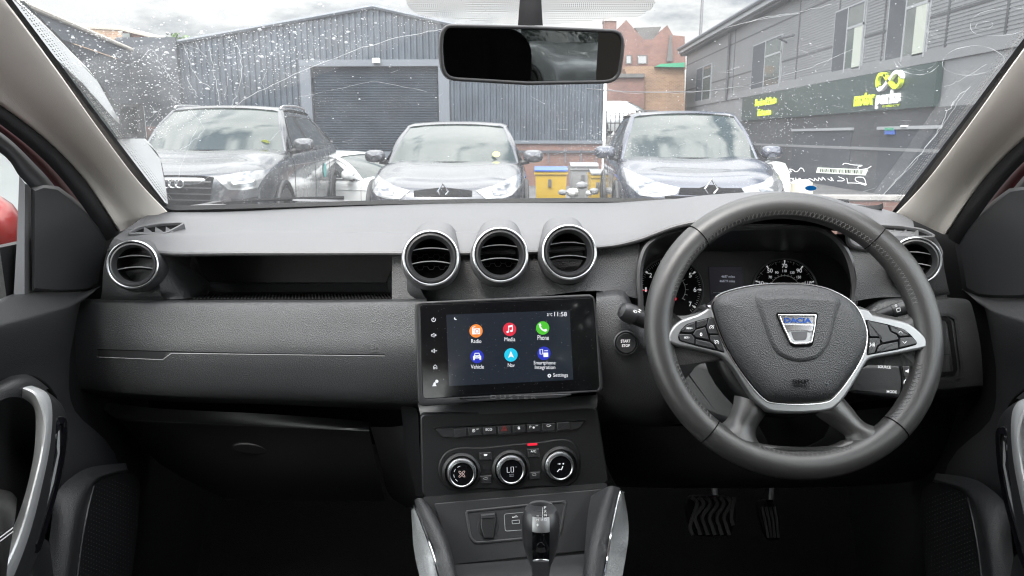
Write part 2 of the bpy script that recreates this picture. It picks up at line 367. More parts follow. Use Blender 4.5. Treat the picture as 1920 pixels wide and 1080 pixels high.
D_ = [(214,446,1.12),(300,470,1.085),(460,471,1.085),(680,471,1.09),(960,470,1.09),(1118,461,1.085),(1190,448,1.08),(1268,420,1.07),(1338,409,1.06),(1465,400,1.05),(1537,405,1.05),(1588,426,1.06),(1606,456,1.08),(1700,466,1.09)]
E_ = [(202,470,1.12),(300,480,1.088),(460,480,1.088),(680,480,1.093),(960,479,1.093),(1118,468,1.088),(1190,457,1.083),(1268,430,1.073),(1338,419,1.063),(1465,410,1.053),(1532,415,1.053),(1580,436,1.063),(1597,466,1.083),(1690,478,1.093)]
F_ = [(x, y - 1, d + .10) for x, y, d in E_]
b = B()
g = [cat([P(*c) for c in r], 6) for r in (A_, B_, C_, D_, E_, F_)]
seg = []
for i, k in ((0, 6), (1, 6), (2, 5), (3, 3), (4, 2)):
    for t in range(k):
        u = t / k
        if i == 0 or i == 1: seg.append([g[i][j].lerp(g[i + 1][j], u) for j in range(len(g[0]))])
        elif i == 2: seg.append([g[2][j].lerp(g[3][j], u) for j in range(len(g[0]))])
        elif i == 3: seg.append([g[3][j].lerp(g[4][j], u) + Vector((0, -.003 * math.sin(u * math.pi), 0)) for j in range(len(g[0]))])
        else: seg.append([g[4][j].lerp(g[5][j], u) for j in range(len(g[0]))])
seg.append(g[5])
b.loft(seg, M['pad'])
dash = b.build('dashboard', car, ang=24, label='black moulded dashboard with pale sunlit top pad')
# small sensor blister in the middle of the pad
b = B(); fr = Fr(982, 382, 1.46, 0, 80); b.pill(fr, circ(0, 0, .014, 20, .006), -.002, .004, M['pad'], .002); b.build('light_sensor', dash)
b = B(); fr = Fr(395, 392, 1.34, 0, 83); b.pill(fr, circ(0, 0, .045, 28, .02), -.004, .006, M['pad'], .004); b.build('speaker_cover', dash)

# ---- storage shelf under the pad (passenger side)
b = B()
xs = [300, 420, 540, 660, 770]
def shrow(y, Y, x0=0, x1=0, dy=0): 
    n = len(xs); return [P(xs[i] + (x0 * (1 - i / (n - 1)) + x1 * i / (n - 1)), y + dy * i / (n - 1), Y) for i in range(n)]
b.loft([shrow(479, 1.09), shrow(478, 1.27, 60, -25), shrow(529, 1.27, 93, -46), shrow(533, 1.245, 86, -42)], M['dark'])
b.loft([shrow(533, 1.245, 86, -42), shrow(547, 1.235, 84, -38)], M['smoothp'])
b.loft([shrow(547, 1.235, 84, -38), shrow(551, 1.22, 82, -34)], M['dark'])
b.loft([shrow(551, 1.22, 82, -34), shrow(561.5, 1.10, 20, 0)], M['carpet'])
shelf = b.build('storage_shelf', dash)
b = B()
for i in range(60):                          # ribbed mat strips on the shelf
    x = 372 + i * 6.1; b.tube([P(x, 552, 1.21), P(x - 8 + i * .25, 560, 1.11)], .0011, M['smoothp'], 5)
b.build('shelf_mat', dash)
# fairings either side of the shelf
b = B()
b.smooth([[P(296, 470, 1.085), P(303, 500, 1.09), P(290, 545, 1.085), P(262, 560, 1.09)], [P(318, 480, 1.10), P(330, 507, 1.12), P(322, 545, 1.10), P(300, 561, 1.10)],
          [P(350, 496, 1.17), P(362, 515, 1.18), P(358, 545, 1.14), P(340, 561, 1.11)], [P(392, 529, 1.262), P(392, 531, 1.25), P(390, 547, 1.23), P(385, 557, 1.17)]], M['plast'], 4, 4); b.build('vent_fairing', dash); b = B()
b.smooth([[P(768, 470, 1.09), P(775, 500, 1.07), P(790, 545, 1.06), P(800, 562, 1.06)], [P(758, 480, 1.12), P(756, 510, 1.12), P(765, 545, 1.09), P(780, 562, 1.09)], [P(742, 490, 1.2), P(732, 522, 1.2), P(740, 550, 1.15), P(760, 562, 1.12)], [P(727, 526, 1.262), P(726, 531, 1.25), P(730, 547, 1.23), P(738, 557, 1.17)]], M['plast'], 4, 4)
b.build('vent_fairing', dash)

# ---- upper fascia behind the centre vents and round the instruments
b = B()
b.smooth([[P(735, 478, 1.105), P(860, 478, 1.10), P(1000, 476, 1.10), P(1118, 466, 1.10), P(1200, 452, 1.10)],
          [P(735, 520, 1.10), P(860, 520, 1.095), P(1000, 515, 1.09), P(1118, 505, 1.09), P(1198, 500, 1.09)],
          [P(735, 563, 1.09), P(860, 562, 1.08), P(1000, 556, 1.075), P(1118, 545, 1.07), P(1196, 560, 1.085)]], M['plast'], 4, 3)
b.build('upper_fascia', dash)
b = B()
b.smooth([[P(1592, 462, 1.09), P(1640, 474, 1.09), P(1700, 474, 1.095), P(1755, 470, 1.12)], [P(1606, 520, 1.075), P(1645, 520, 1.08), P(1700, 520, 1.09), P(1768, 505, 1.12)],
          [P(1600, 565, 1.07), P(1645, 558, 1.075), P(1700, 557, 1.08), P(1776, 558, 1.115)]], M['plast'], 4, 3)
b.build('upper_fascia', dash)
b = B(); b.box((X0, 1.31, 1.01), (1.42, .02, .40), M['black']); b.build('dash_backing', dash)
b = B(); b.box((-.742, 1.36, .80), (.02, .75, .86), M['dark']); b.build('kick_panel', dash); mirror_b(b, X0).build('kick_panel', dash)
# ---- left end of dash around the vent
b = B()
b.smooth([[P(202, 468, 1.125), P(236, 430, 1.15), P(300, 441, 1.14)], [P(194, 500, 1.11), P(230, 480, 1.10), P(300, 480, 1.09)], [P(192, 540, 1.11), P(235, 545, 1.09), P(300, 545, 1.085)], [P(188, 562, 1.12), P(235, 563, 1.10), P(310, 563, 1.09)]], M['plast'], 4, 4)
b.build('end_cap', dash)
b = B()
b.smooth([[P(1700, 438, 1.14), P(1745, 438, 1.15), P(1768, 470, 1.125)], [P(1700, 480, 1.10), P(1740, 485, 1.10), P(1770, 500, 1.12)], [P(1690, 545, 1.09), P(1740, 545, 1.09), P(1778, 540, 1.115)], [P(1690, 556, 1.09), P(1740, 556, 1.10), P(1782, 552, 1.12)]], M['plast'], 4, 4)
b.build('end_cap', dash)

# ---- airbag panel
rr = [[(165,560,1.17),(300,562,1.11),(500,562,1.10),(640,562,1.09),(800,560,1.07)],
      [(152,564,1.15),(300,565,1.085),(500,565,1.07),(640,565,1.06),(800,563,1.04)],
      [(146,574,1.14),(300,573,1.073),(500,573,1.058),(640,573,1.048),(800,570,1.028)],
      [(138,610,1.13),(300,612,1.06),(500,613,1.042),(640,614,1.033),(800,612,1.012)],
      [(133,650,1.125),(300,655,1.05),(500,657,1.03),(640,658,1.02),(800,657,1.0)],
      [(130,695,1.125),(300,704,1.052),(500,708,1.032),(640,710,1.022),(800,711,1.002)],
      [(130,722,1.13),(300,736,1.06),(500,744,1.04),(640,748,1.03),(800,751,1.012)],
      [(133,730,1.14),(300,745,1.075),(500,752,1.06),(640,756,1.05),(800,760,1.03)],
      [(150,738,1.20),(300,752,1.14),(500,758,1.13),(640,764,1.12),(800,770,1.10)]]
b = B(); gp = b.smooth(rows3(rr), M['plast'], 8, 4); airbag = b.build('airbag_panel', dash, label='wide grained grey-black panel above the glovebox')
bv = BVHTree.FromPolygons([v[:] for v in b.v], b.f)
def onto(bvh, px, py, off=0):
    d = ray(px, py); h = bvh.ray_cast(CAM, d)
    if h[0] is None: return None
    n = h[1]; n = -n if n.dot(d) > 0 else n
    return h[0] + n * off
def ribbon_on(b_, bvh, pts, wpx, m, off=.0008, closed=False):
    L1, L2 = [], []; n = len(pts)
    for i, (x, y) in enumerate(pts):
        x0, y0 = pts[i - 1] if (i or closed) else pts[0]; x1, y1 = pts[(i + 1) % n] if (i < n - 1 or closed) else pts[-1]
        t = Vector((x1 - x0, y1 - y0))
        if t.length < 1e-6: t = Vector((1, 0))
        t.normalize(); w_ = wpx[i] if isinstance(wpx, list) else wpx
        p, q = onto(bvh, x - t.y * w_ / 2, y + t.x * w_ / 2, off), onto(bvh, x + t.y * w_ / 2, y - t.x * w_ / 2, off)
        if p is None or q is None: continue
        L1.append(p); L2.append(q)
    if len(L1) > 1: b_.loft([L1, L2], m, cu=closed)
def dense(pts, step=6, closed=False):
    out = []; n = len(pts)
    for i in range(n if closed else n - 1):
        a, c = pts[i], pts[(i + 1) % n]; k = max(1, int(math.dist(a, c) / step))
        out += [(a[0] + (c[0] - a[0]) * j / k, a[1] + (c[1] - a[1]) * j / k) for j in range(k)]
    if not closed: out.append(pts[-1])
    return out
b = B()
ribbon_on(b, bv, dense([(183, 655), (318, 659), (500, 663), (722, 665)]), 1.6, M['black'])
ribbon_on(b, bv, dense([(183, 669), (306, 674), (322, 662), (722, 667)]), .9, M['greyp'], .0012)
b.loft([[onto(bv, x, 655.5 + (x - 183) * .028, .0006) for x in range(184, 316, 6)], [onto(bv, x, 669 + (x - 183) * .035, .0006) for x in range(184, 316, 6)]], M['smoothp'])
b.build('trim_groove', airbag)
b = B(); fr = Fr(708, 652, 1.012, 4, 12); q = onto(bv, 708, 652, .0005); fr.o = q
b.text(fr, 'SRP', 708, 650, 27, 8, M['pad'], 0, .0006, .02); b.text(fr, 'AIRBAG', 708, 658, 27, 4, M['pad'], 0, .0006); b.build('airbag_lettering', airbag)

# ---- glovebox and lower dash
b = B()
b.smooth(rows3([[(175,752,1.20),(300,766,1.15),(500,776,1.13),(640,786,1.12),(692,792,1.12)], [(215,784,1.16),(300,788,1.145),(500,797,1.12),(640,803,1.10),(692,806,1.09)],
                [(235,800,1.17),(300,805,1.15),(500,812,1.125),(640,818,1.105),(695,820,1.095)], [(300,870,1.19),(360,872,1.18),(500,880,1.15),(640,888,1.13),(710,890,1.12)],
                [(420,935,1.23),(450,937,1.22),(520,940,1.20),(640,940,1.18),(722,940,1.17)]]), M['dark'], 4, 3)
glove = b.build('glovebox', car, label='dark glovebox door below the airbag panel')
bv2 = BVHTree.FromPolygons([v[:] for v in b.v], b.f)
b = B(); fr = Fr(470, 842, 1.13, 0, -12, -6); fr.o = onto(bv2, 470, 840); b.pill(fr, circ(0, 0, .031, 28, .011), -.004, .004, M['dark'], .003); b.build('latch', glove)
b = B(); ribbon_on(b, bv2, dense([(232, 787), (370, 793), (500, 799), (690, 806)]), 2.0, M['smoothp'], .0015); b.build('lip', glove)
b = B()
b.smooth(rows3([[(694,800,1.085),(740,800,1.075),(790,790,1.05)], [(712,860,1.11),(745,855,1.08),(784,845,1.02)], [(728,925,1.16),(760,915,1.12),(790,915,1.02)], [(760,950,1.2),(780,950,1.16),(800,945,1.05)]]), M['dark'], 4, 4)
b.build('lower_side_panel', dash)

# ---- instrument binnacle
FO = [(1200,590),(1196,560),(1194,527),(1197,490),(1208,461),(1230,443),(1262,432),(1300,427),(1342,424),(1373,422.5),(1451,420),(1529,425),(1560,435),(1583,455),(1598,480),(1607,511),(1611,546),(1606,578),(1595,602),(1400,625),(1230,612)]
FB = [(1204,590),(1201,560),(1201,530),(1206,502),(1216,486),(1234,477),(1262,473),(1300,472),(1342,471),(1373,471),(1451,471),(1515,472),(1545,476),(1568,488),(1582,505),(1592,525),(1597,550),(1595,578),(1588,600),(1400,620),(1232,608)]
def px_ring(pts, Y): return cat([P(x, y, Y) for x, y in pts], 4, True)
def shrink(pts, k):
    q = [(x, -y) for x, y in pts]; q = ccw(q); r = inset(q, k); 
    return r
b = B()
o1 = px_ring(FO, 1.083)
cen = P(1403, 520, 1.083)
o2 = [p + (cen - p).normalized() * .004 + Vector((0, -.002, 0)) for p in o1]
o3 = [p + (cen - p).normalized() * .009 + Vector((0, .004, 0)) for p in o1]
o0 = [p + Vector((0, .03, 0)) for p in o1]
b.loft([o0, o1, o2, o3], M['graym'], cu=True); b.loft([[p + (p - cen) * .06 + Vector((0, .05, 0)) for p in o1], o0], M['smoothp'], cu=True)
b.loft([o3, px_ring(FB, 1.205)], M['smoothp'], cu=True)
binn = b.build('instrument_binnacle', car, label='hooded instrument binnacle behind the steering wheel')
fg = Fr(1400, 540, 1.205, 0, 14)
b = B(); b.pill(fg, ccw(fg.hits([(1190, 620), (1610, 620), (1625, 455), (1180, 455)])), -.01, 0, M['dark']); b.build('cluster_face', binn)
def gauge(cx, cy_, rp, kind):
    b = B(); c = fg.hit(cx, cy_); r = math.hypot(fg.hit(cx + rp, cy_)[0] - c[0], 0); k = r / rp
    b.lathe(fg, c, [(r * 1.0, 0), (r, .004), (r * .975, .005), (r * .955, .004), (r * .95, .001)], M['graym'], 56)
    b.lathe(fg, c, [(r * .95, .001), (0.0001, .001)], M['black'], 56)
    def tick(a, r0, r1, w_, m=M['greyp'], r1w=None):
        ca, sa = math.cos(R(a)), math.sin(R(a)); p0 = (c[0] + r * r0 * ca, c[1] + r * r0 * sa); p1 = (c[0] + r * r1 * ca, c[1] + r * r1 * sa)
        w2 = w_ if r1w is None else r1w
        b.add([fg.w(p0[0] - sa * w_, p0[1] + ca * w_, .0016), fg.w(p0[0] + sa * w_, p0[1] - ca * w_, .0016), fg.w(p1[0] + sa * w2, p1[1] - ca * w2, .0016), fg.w(p1[0] - sa * w2, p1[1] + ca * w2, .0016)], [(0, 1, 2, 3)], m)
    if kind == 'rev':
        for i in range(7):
            a = 180 - 36 * i; tick(a, .80, .93, .0002, M['litg'], .0013)
            b.text(fg, str(i + 1), cx + 46 * math.cos(R(a)), cy_ - 46 * math.sin(R(a)), 5 if i else 3, 8.5, M['litg'], .0016, .0002)
        for i in range(61):
            a = 194 - 4 * i
            if (180 - a) % 36: tick(a, .86 if (i % 2) else .84, .92, .00025)
        b.stroke(fg, circ(c[0], c[1], r * .45, 30, None, -40, 220), .0007, M['greyp'], .0012, .0004)
        for i in range(15): tick(-36 + 18 * i, .45, .54, .0004)
        tick(182, .70, .93, .0007, M['litred'])
        b.build('rev_counter', binn)
    else:
        for i in range(5):
            a = 162 - 36 * i; tick(a, .80, .93, .0002, M['litg'], .0013)
            t = str(30 + 20 * i); b.text(fg, t, cx + 46.5 * math.cos(R(a)), cy_ - 46.5 * math.sin(R(a)), 10 if len(t) == 2 else 12, 7.5, M['litg'], .0016, .0002)
            tick(a + 18, .82, .92, .0004); tick(a - 18, .82, .92, .0004)
        for i in range(66):
            a = 184 - 3 * i; tick(a, .87, .92, .0002)
        b.stroke(fg, circ(c[0], c[1], r * .46, 40, None, -8, 188), .0009, M['greyp'], .0012, .0004)
        for i in range(13): tick(158 - 12 * i + 4, .44, .51, .0004)
        for i, t in enumerate(('50', '70', '90', '110', '130', '150', '170')):
            a = 160 - 23.3 * i; b.text(fg, t, cx + 37 * math.cos(R(a)), cy_ - 37 * math.sin(R(a)), 6.5 if len(t) == 2 else 8, 5, M['litg'], .0016, .0002)
        b.build('speedometer', binn)
gauge(1257, 543, 62, 'rev'); gauge(1471, 545, 62, 'mph')
b = B(); b.pill(fg, fg.hits([(1328, 500), (1391, 500), (1396, 566), (1332, 566)]), 0, .002, M['dispk'], .0004)
b.text(fg, '4687 miles', 1365, 518.5, 25, 4.6, M['litdim'], .002, .0002, .01); b.text(fg, '4687.9 miles', 1363.5, 527, 29, 4.6, M['litdim'], .002, .0002, .01)
b.stroke(fg, fg.hits([(1337, 549), (1392, 549)]), .0006, M['greyp'], .002, .0002); b.build('trip_display', binn)
b = B(); c = fg.hit(1263.7, 560.3); b.stroke(fg, circ(c[0], c[1], .0026, 16), .001, M['litred'], .0014, .0003, True); b.stroke(fg, [(c[0], c[1] + .0018), (c[0], c[1] - .001)], .0008, M['litred'], .0014, .0003)
for s_ in (-1, 1): b.stroke(fg, [(c[0] + s_ * .0036 * math.cos(R(a)), c[1] + .0036 * math.sin(R(a))) for a in range(-50, 51, 20)], .0007, M['litred'], .0014, .0003)
b.build('brake_warning_lamp', binn)

# ---- driver side lower panel
b = B()
b.smooth(rows3([[(1118,546,1.085),(1170,544,1.085),(1198,592,1.09),(1260,614,1.09),(1400,626,1.09),(1540,614,1.09),(1604,588,1.09),(1660,558,1.09),(1740,556,1.10),(1806,560,1.15)],
                [(1118,556,1.045),(1168,553,1.05),(1196,600,1.065),(1260,624,1.065),(1400,634,1.06),(1540,624,1.065),(1612,592,1.07),(1660,562,1.075),(1740,560,1.085),(1815,563,1.13)],
                [(1118,568,1.035),(1172,566,1.038),(1200,612,1.05),(1260,634,1.05),(1400,644,1.05),(1540,634,1.05),(1616,604,1.06),(1662,572,1.065),(1740,570,1.075),(1822,573,1.12)],
                [(1118,610,1.025),(1175,610,1.025),(1205,640,1.035),(1260,655,1.04),(1400,660,1.04),(1540,655,1.045),(1620,640,1.05),(1665,620,1.055),(1740,615,1.065),(1832,612,1.11)],
                [(1118,660,1.02),(1175,660,1.02),(1205,670,1.03),(1260,680,1.035),(1400,690,1.04),(1540,690,1.04),(1620,680,1.045),(1665,670,1.05),(1740,665,1.06),(1840,660,1.105)],
                [(1118,735,1.03),(1175,735,1.03),(1210,735,1.035),(1260,735,1.04),(1400,735,1.05),(1540,735,1.05),(1620,722,1.05),(1665,722,1.055),(1740,722,1.065),(1843,715,1.11)],
                [(1118,775,1.05),(1175,778,1.05),(1236,780,1.055),(1260,770,1.06),(1400,752,1.08),(1540,748,1.08),(1620,738,1.07),(1665,738,1.07),(1740,736,1.08),(1843,726,1.12)],
                [(1130,800,1.10),(1180,800,1.10),(1240,800,1.11),(1270,795,1.12),(1400,780,1.14),(1540,765,1.14),(1620,752,1.14),(1665,750,1.14),(1740,748,1.15),(1835,738,1.19)]]), M['plast'], 4, 3)
bv3 = BVHTree.FromPolygons([v[:] for v in b.v], b.f)
drv = b.build('driver_panel', dash)
b = B()
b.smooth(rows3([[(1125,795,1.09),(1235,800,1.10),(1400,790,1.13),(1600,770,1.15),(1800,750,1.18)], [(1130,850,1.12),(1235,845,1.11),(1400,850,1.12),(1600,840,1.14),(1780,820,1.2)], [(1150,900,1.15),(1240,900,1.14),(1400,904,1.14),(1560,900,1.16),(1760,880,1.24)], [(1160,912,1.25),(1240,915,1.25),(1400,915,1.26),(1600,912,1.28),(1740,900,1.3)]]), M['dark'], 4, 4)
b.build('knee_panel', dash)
# right-hand oddments tray
b = B()
tr_o = [(1715,590),(1776,590),(1788,597),(1793,640),(1800,690),(1797,703),(1788,708),(1715,711)]; tr_i = [(1715,597),(1770,597),(1778,603),(1784,645),(1790,692),(1786,699),(1715,703)]
ribbon_on(b, bv3, dense(tr_o, 5), 5, M['smoothp'], .0035); ribbon_on(b, bv3, dense(tr_i, 5), 7, M['black'], .0018)
for x0 in (1716, 1730, 1744, 1758): b.loft([[onto(bv3, x, y, .0012) for x in (x0, x0 + 14)] for y in (600, 630, 665, 698)], M['smoothp'])
ribbon_on(b, bv3, dense([(1740, 664), (1779, 664), (1783, 696)], 5), 1.0, M['black'], .0018)
b.build('oddments_tray', drv)

# ---- start button
fr = Fr(1173, 643, 1.022, 6, 12); fr.o = onto(bv3, 1173, 643, .0005); k = .0142
b = B(); b.lathe(fr, (0, 0), [(.0178, -.001), (.0178, .0022), (.0165, .0032), (.0155, .0022), (.0152, -.001)], M['smoothp'], 44)
b.lathe(fr, (0, 0), [(.0145, -.001), (.0145, .0035), (.0135, .0048), (.008, .0043), (.0001, .0041)], M['smoothp'], 44)
b.text(fr, 'START', 1173, 639.5, 18, 5.6, M['white'], .0045, .0002, .02); b.text(fr, 'STOP', 1173.5, 648, 15, 5.2, M['white'], .0045, .0002, .02); b.build('start_button', drv, label='round black START STOP push button')

# ---- air vents
def vent(px, py, Y, rpx, yaw, tilt, side=0, hood=True):
    fr = Fr(px, py, Y, yaw, tilt); r = abs(fr.hit(px + rpx, py)[0] - fr.hit(px - rpx, py)[0]) / 2
    b = B(); n = 44
    def sec(rad, h, dx=0, dz=0, sq=2.0, ax=1, dy=0):
        out = []
        for i in range(n):
            a = 2 * math.pi * i / n; c_, s_ = math.cos(a), math.sin(a); k_ = (abs(c_) ** sq + abs(s_) ** sq) ** (-1 / sq)
            p = fr.w(rad * ax * k_ * c_ + dx, rad * k_ * s_, h); p.z += dz; p.y += dy; out.append(p)
        return out
    up = .010 if hood else 0
    b.loft([sec(r * .985, 0), sec(r * 1.02, -.004), sec(r * 1.045, -.012, 0, -.002), sec(r * 1.04, -.022, 0, -.003, 2.1), sec(r * .98, -.030, 0, .0 + up * .4, 2.4, .97, .03), sec(r * .92, -.036, 0, .002 + up, 2.9, .90, .06), sec(r * .86, -.04, 0, -.004 + up * .6, 2.9, .86, .10)], M['pad'] if hood else M['plast'], cu=True)
    v = b.build('air_vent', car)
    b = B(); b.lathe(fr, (0, 0), [(r * .99, 0), (r * .975, .0035), (r * .935, .0045), (r * .90, .003)], M['satin'], n); b.lathe(fr, (0, 0), [(r * .90, .003), (r * .89, .0005), (r * .86, .003), (r * .80, .0035), (r * .73, -.001), (r * .69, -.008)], M['smoothp'], n); b.build('ring', v)
    b = B(); b.lathe(fr, (0, 0), [(r * .69, -.008), (r * .68, -.05), (.0001, -.05)], M['black'], n)
    hs = r * .13                                             # honeycomb grid at the back
    for i in range(-4, 5):
        for j in (-1, 0):
            cx_, cy_ = i * hs * 1.5, (j * 1.732 + (.866 if i % 2 else 0)) * hs
            if math.hypot(cx_, cy_) < r * .6: b.stroke(fr, circ(cx_, cy_, hs, 6), .0006, M['smoothp'], -.040, .0008, True)
    b.build('cavity', v)
    for dyy in (.27, -.20):
        b = B(); hw = r * .70 * math.sqrt(1 - dyy * dyy); rows = []
        for k_, (dh, dv) in enumerate(((0, 0), (.0006, .0009), (-.002, .0016), (-.016, -.001), (-.016, -.0026), (-.002, -.0004))):
            rows.append([fr.w(hw * t, r * dyy + r * .09 * (1 - t * t) + dv, -.009 + dh) for t in [i / 8 - 1 for i in range(17)]])
        b.loft(rows[:3], M['silverp']); b.loft(rows[2:] + rows[:1], M['black']); b.build('slat', v)
    return v
for a in ((808, 484, 1.035, 54, 8, 14), (938, 478, 1.045, 53, 8, 14), (1067, 473, 1.06, 52.5, 8, 14)):
    vent(*a)['label'] = {808: 'round air vent nearest the storage shelf, left of three', 938: 'middle round air vent of the three above the screen', 1067: 'round air vent above the right end of the screen'}[a[0]]
vent(250, 496, 1.06, 50, 12, 12, -1, False)['label'] = 'round air vent by the passenger door'
vent(1716, 489, 1.065, 50.5, -12, 12, 1, False)['label'] = 'round air vent half hidden by the steering wheel rim'
# side window demister grilles
def demist(flip):
    b = B(); fr = Fr(292, 428, 1.155, 10, 62)
    pts = fr.hits([(241, 437), (262, 426), (300, 420), (344, 418), (318, 432), (306, 437)])
    fr.o = fr.o + fr.n * .006
    pts = fr.hits([(241, 437), (262, 426), (300, 420), (344, 418), (318, 432), (306, 437)])
    pp = ccw(rquad(pts, .006, 3)); b.ring(fr, inset(pp, -.0035), pp, -.010, .001, M['pad'], .001, -.004); b.add([fr.w(x, y, -.004) for x, y in pp], [tuple(range(len(pp)))], M['black'])
    for x in (268, 289, 309):
        q = fr.hits([(x, 437), (x + 2, 424), (x + 16, 434), (x + 18, 437)], 0); b.add([fr.w(c_[0], c_[1], h_) for c_, h_ in zip(q, (-.003, -.001, .0005, -.003))], [(0, 1, 2, 3)], M['pad'])
        q2 = [(q[0][0], q[0][1]), (q[1][0], q[1][1])]
    if flip: b = mirror_b(b, X0)
    b.build('demister_grille', dash)
demist(False); demist(True)

# ---- steering wheel
fw = Fr(1485, 620, .905, 0, 24)
RO = .1665; RT = .0178
b = B(); n1, n2 = 96, 20; rows = []
for i in range(n1):
    a = 2 * math.pi * i / n1; ca, sa = math.cos(a), math.sin(a); row = []
    lump = 1 + .07 * max(0, math.cos((a - R(30)) * 3)) * (abs(math.degrees(a) - 30) < 30) + .0
    for j in range(n2):
        t = 2 * math.pi * j / n2; rr_ = RO + RT * .98 * lump * math.cos(t); row.append(fw.w(rr_ * ca, rr_ * sa * .985, RT * .92 * math.sin(t)))
    rows.append(row)
b.loft(rows, M['leather'], cu=True, cv=True)
sw = b.build('steering_wheel', car, label='black leather steering wheel with silver spoke trims')
bvw = BVHTree.FromPolygons([v[:] for v in b.v], b.f)
for (x0, y0, x1, y1) in ((1288, 421, 1312, 443), (1655, 428, 1633, 451), (1346, 792, 1324, 822), (1668, 794, 1699, 822)):
    p = fw.hit((x0 + x1) / 2, (y0 + y1) / 2); a = math.atan2(p[1], p[0])
    ring_ = [fw.w((RO + (RT + .0002) * math.cos(t)) * math.cos(a), (RO + (RT + .0002) * math.cos(t)) * math.sin(a) * .985, (RT * .93 + .0002) * math.sin(t)) for t in [2 * math.pi * j / 24 for j in range(24)]]
    b = B(); b.tube(ring_, .0007, M['black'], 5, closed=True); b.build('seam', sw)
b = B(); ns = 170; wason = True                            # cross stitching on the inside of the rim
for i in range(ns):
    a = 2 * math.pi * i / ns
    dg_ = math.degrees(a) % 360
    if 165 < dg_ < 192 or dg_ > 345 or dg_ < 12 or 225 < dg_ < 248 or 292 < dg_ < 315:
        if b.v: b.build('stitching', sw); b = B()
        continue
    t0, t1 = math.pi - .55, math.pi - .95; da = 2 * math.pi / ns * .55
    q = lambda aa, t: fw.w((RO + (RT + .0004) * math.cos(t)) * math.cos(aa), (RO + (RT + .0004) * math.cos(t)) * math.sin(aa) * .985, (RT * .92 + .0004) * math.sin(t))
    b.tube([q(a, t0), q(a + da, t1)], .00032, M['stitch'], 4); b.tube([q(a + da, t0), q(a, t1)], .00032, M['stitch'], 4)
if b.v: b.build('stitching', sw)
# leather clad spokes
b = B()
def wp(pts): return fw.hits(pts)
sp1 = [(1228,560),(1246,577),(1262,588),(1285,590),(1312,583),(1345,570),(1375,600),(1390,680),(1366,676),(1330,664),(1290,658),(1266,655),(1262,668),(1262,690),(1245,700),(1222,640)]
sp2 = [(1742,560),(1726,577),(1708,590),(1690,594),(1650,586),(1600,572),(1590,610),(1580,690),(1612,692),(1650,676),(1700,666),(1716,668),(1716,690),(1732,700),(1750,640)]
for sp in (sp1, sp2): b.pill(fw, cat2(wp(sp), 3), -.014, .004, M['leather'], .010, 4)
def spoke(Lc, Rc):
    rr_ = []
    for i in range(len(Lc)):
        l_, r_ = wp([Lc[i]])[0], wp([Rc[i]])[0]
        hh = [.004, .006, .006, .010, .013][i]; row = []
        for j in range(9):
            t = j / 8; row.append(fw.w(l_[0] + (r_[0] - l_[0]) * t, l_[1] + (r_[1] - l_[1]) * t, hh - .016 + .016 * math.sin(math.pi * t) ** .6))
        rr_.append(row)
    b.smooth(rr_, M['leather'], 1, 4)
spoke([(1382,740),(1377,762),(1364,788),(1338,800),(1300,806)], [(1446,765),(1438,780),(1422,806),(1426,830),(1462,862)])
spoke([(1532,767),(1538,780),(1572,804),(1590,824),(1560,858)], [(1586,742),(1604,764),(1626,790),(1654,800),(1712,800)])
b.pill(fw, cat2(wp([(1400,828),(1428,832),(1460,836),(1500,838),(1560,836),(1592,824),(1620,840),(1570,868),(1500,876),(1420,868),(1375,842)]), 3), -.012, .008, M['leather'], .006, 3)
b.build('leather_spokes', sw)
# hub shell behind
b = B(); b.pill(fw, cat2(wp([(1338,560),(1400,536),(1475,530),(1560,545),(1605,572),(1628,620),(1622,680),(1580,752),(1545,776),(1440,776),(1395,750),(1350,690),(1335,620)]), 3), -.06, -.002, M['dark'], .01); b.build('hub_shell', sw)
# silver trims: side pods running down under the hub
HUB = [(1338,569),(1358,552),(1412,539),(1475,535),(1529,539),(1568,552),(1599,573),(1616,602),(1622,630),(1615,664),(1591,706),(1562,742),(1543,752),(1500,755),(1455,753),(1434,746),(1404,713),(1373,668),(1353,628),(1341,593)]
TR = [(1335,571),(1326,578),(1308,589),(1290,595),(1273,602),(1260,614),(1253,629),(1254,640),(1266,647),(1290,652.5),(1325,660),(1350,667),(1362,676),(1378,694),(1396,722),(1415,750),(1432,765),(1450,773),(1500,775),(1550,771),(1570,761),(1590,737),(1610,704),(1622,684),(1634,673),(1682,664),(1736,653),(1743,648),(1741,641),(1727,624),(1705,607),(1682,599.5),(1636,590),(1601,577)]
tr = cat2(fw.hits(TR, .0125), 3); hb = cat2(fw.hits(HUB, .0135), 4)
# sweep the trim band: outer = TR, inner = hub outline sampled nearest along
b = B(); N_ = 220
def resample(p, n):
    d = [0]; 
    for i in range(len(p)): d.append(d[-1] + math.dist(p[i], p[(i + 1) % len(p)]))
    out = []; j = 0
    for i in range(n):
        t = d[-1] * i / n
        while d[j + 1] < t: j += 1
        u = (t - d[j]) / max(1e-9, d[j + 1] - d[j]); a_, c_ = p[j], p[(j + 1) % len(p)]; out.append((a_[0] + (c_[0] - a_[0]) * u, a_[1] + (c_[1] - a_[1]) * u))
    return out
b.pill(fw, resample(ccw(tr), N_), -.004, .0135, M['trimsil'], .0030, 3)
trim = b.build('spoke_trim', sw, label='brushed silver spoke trim under the hub')
b = B(); b.pill(fw, ccw(inset(ccw(hb), -.0016)), .004, .0145, M['gloss'], .0008, 2); b.build('hub_gap', sw)
b = B(); b.tube([fw.w(x, y, .0142) for x, y in ccw(inset(ccw(hb), -.0022))], .0009, M['chrome'], 6, closed=True); b.build('chrome_edge', sw)
b = B()                                     # domed horn cover
lay = []; base = ccw(hb)
cx_, cy_ = sum(p[0] for p in base) / len(base), sum(p[1] for p in base) / len(base) 
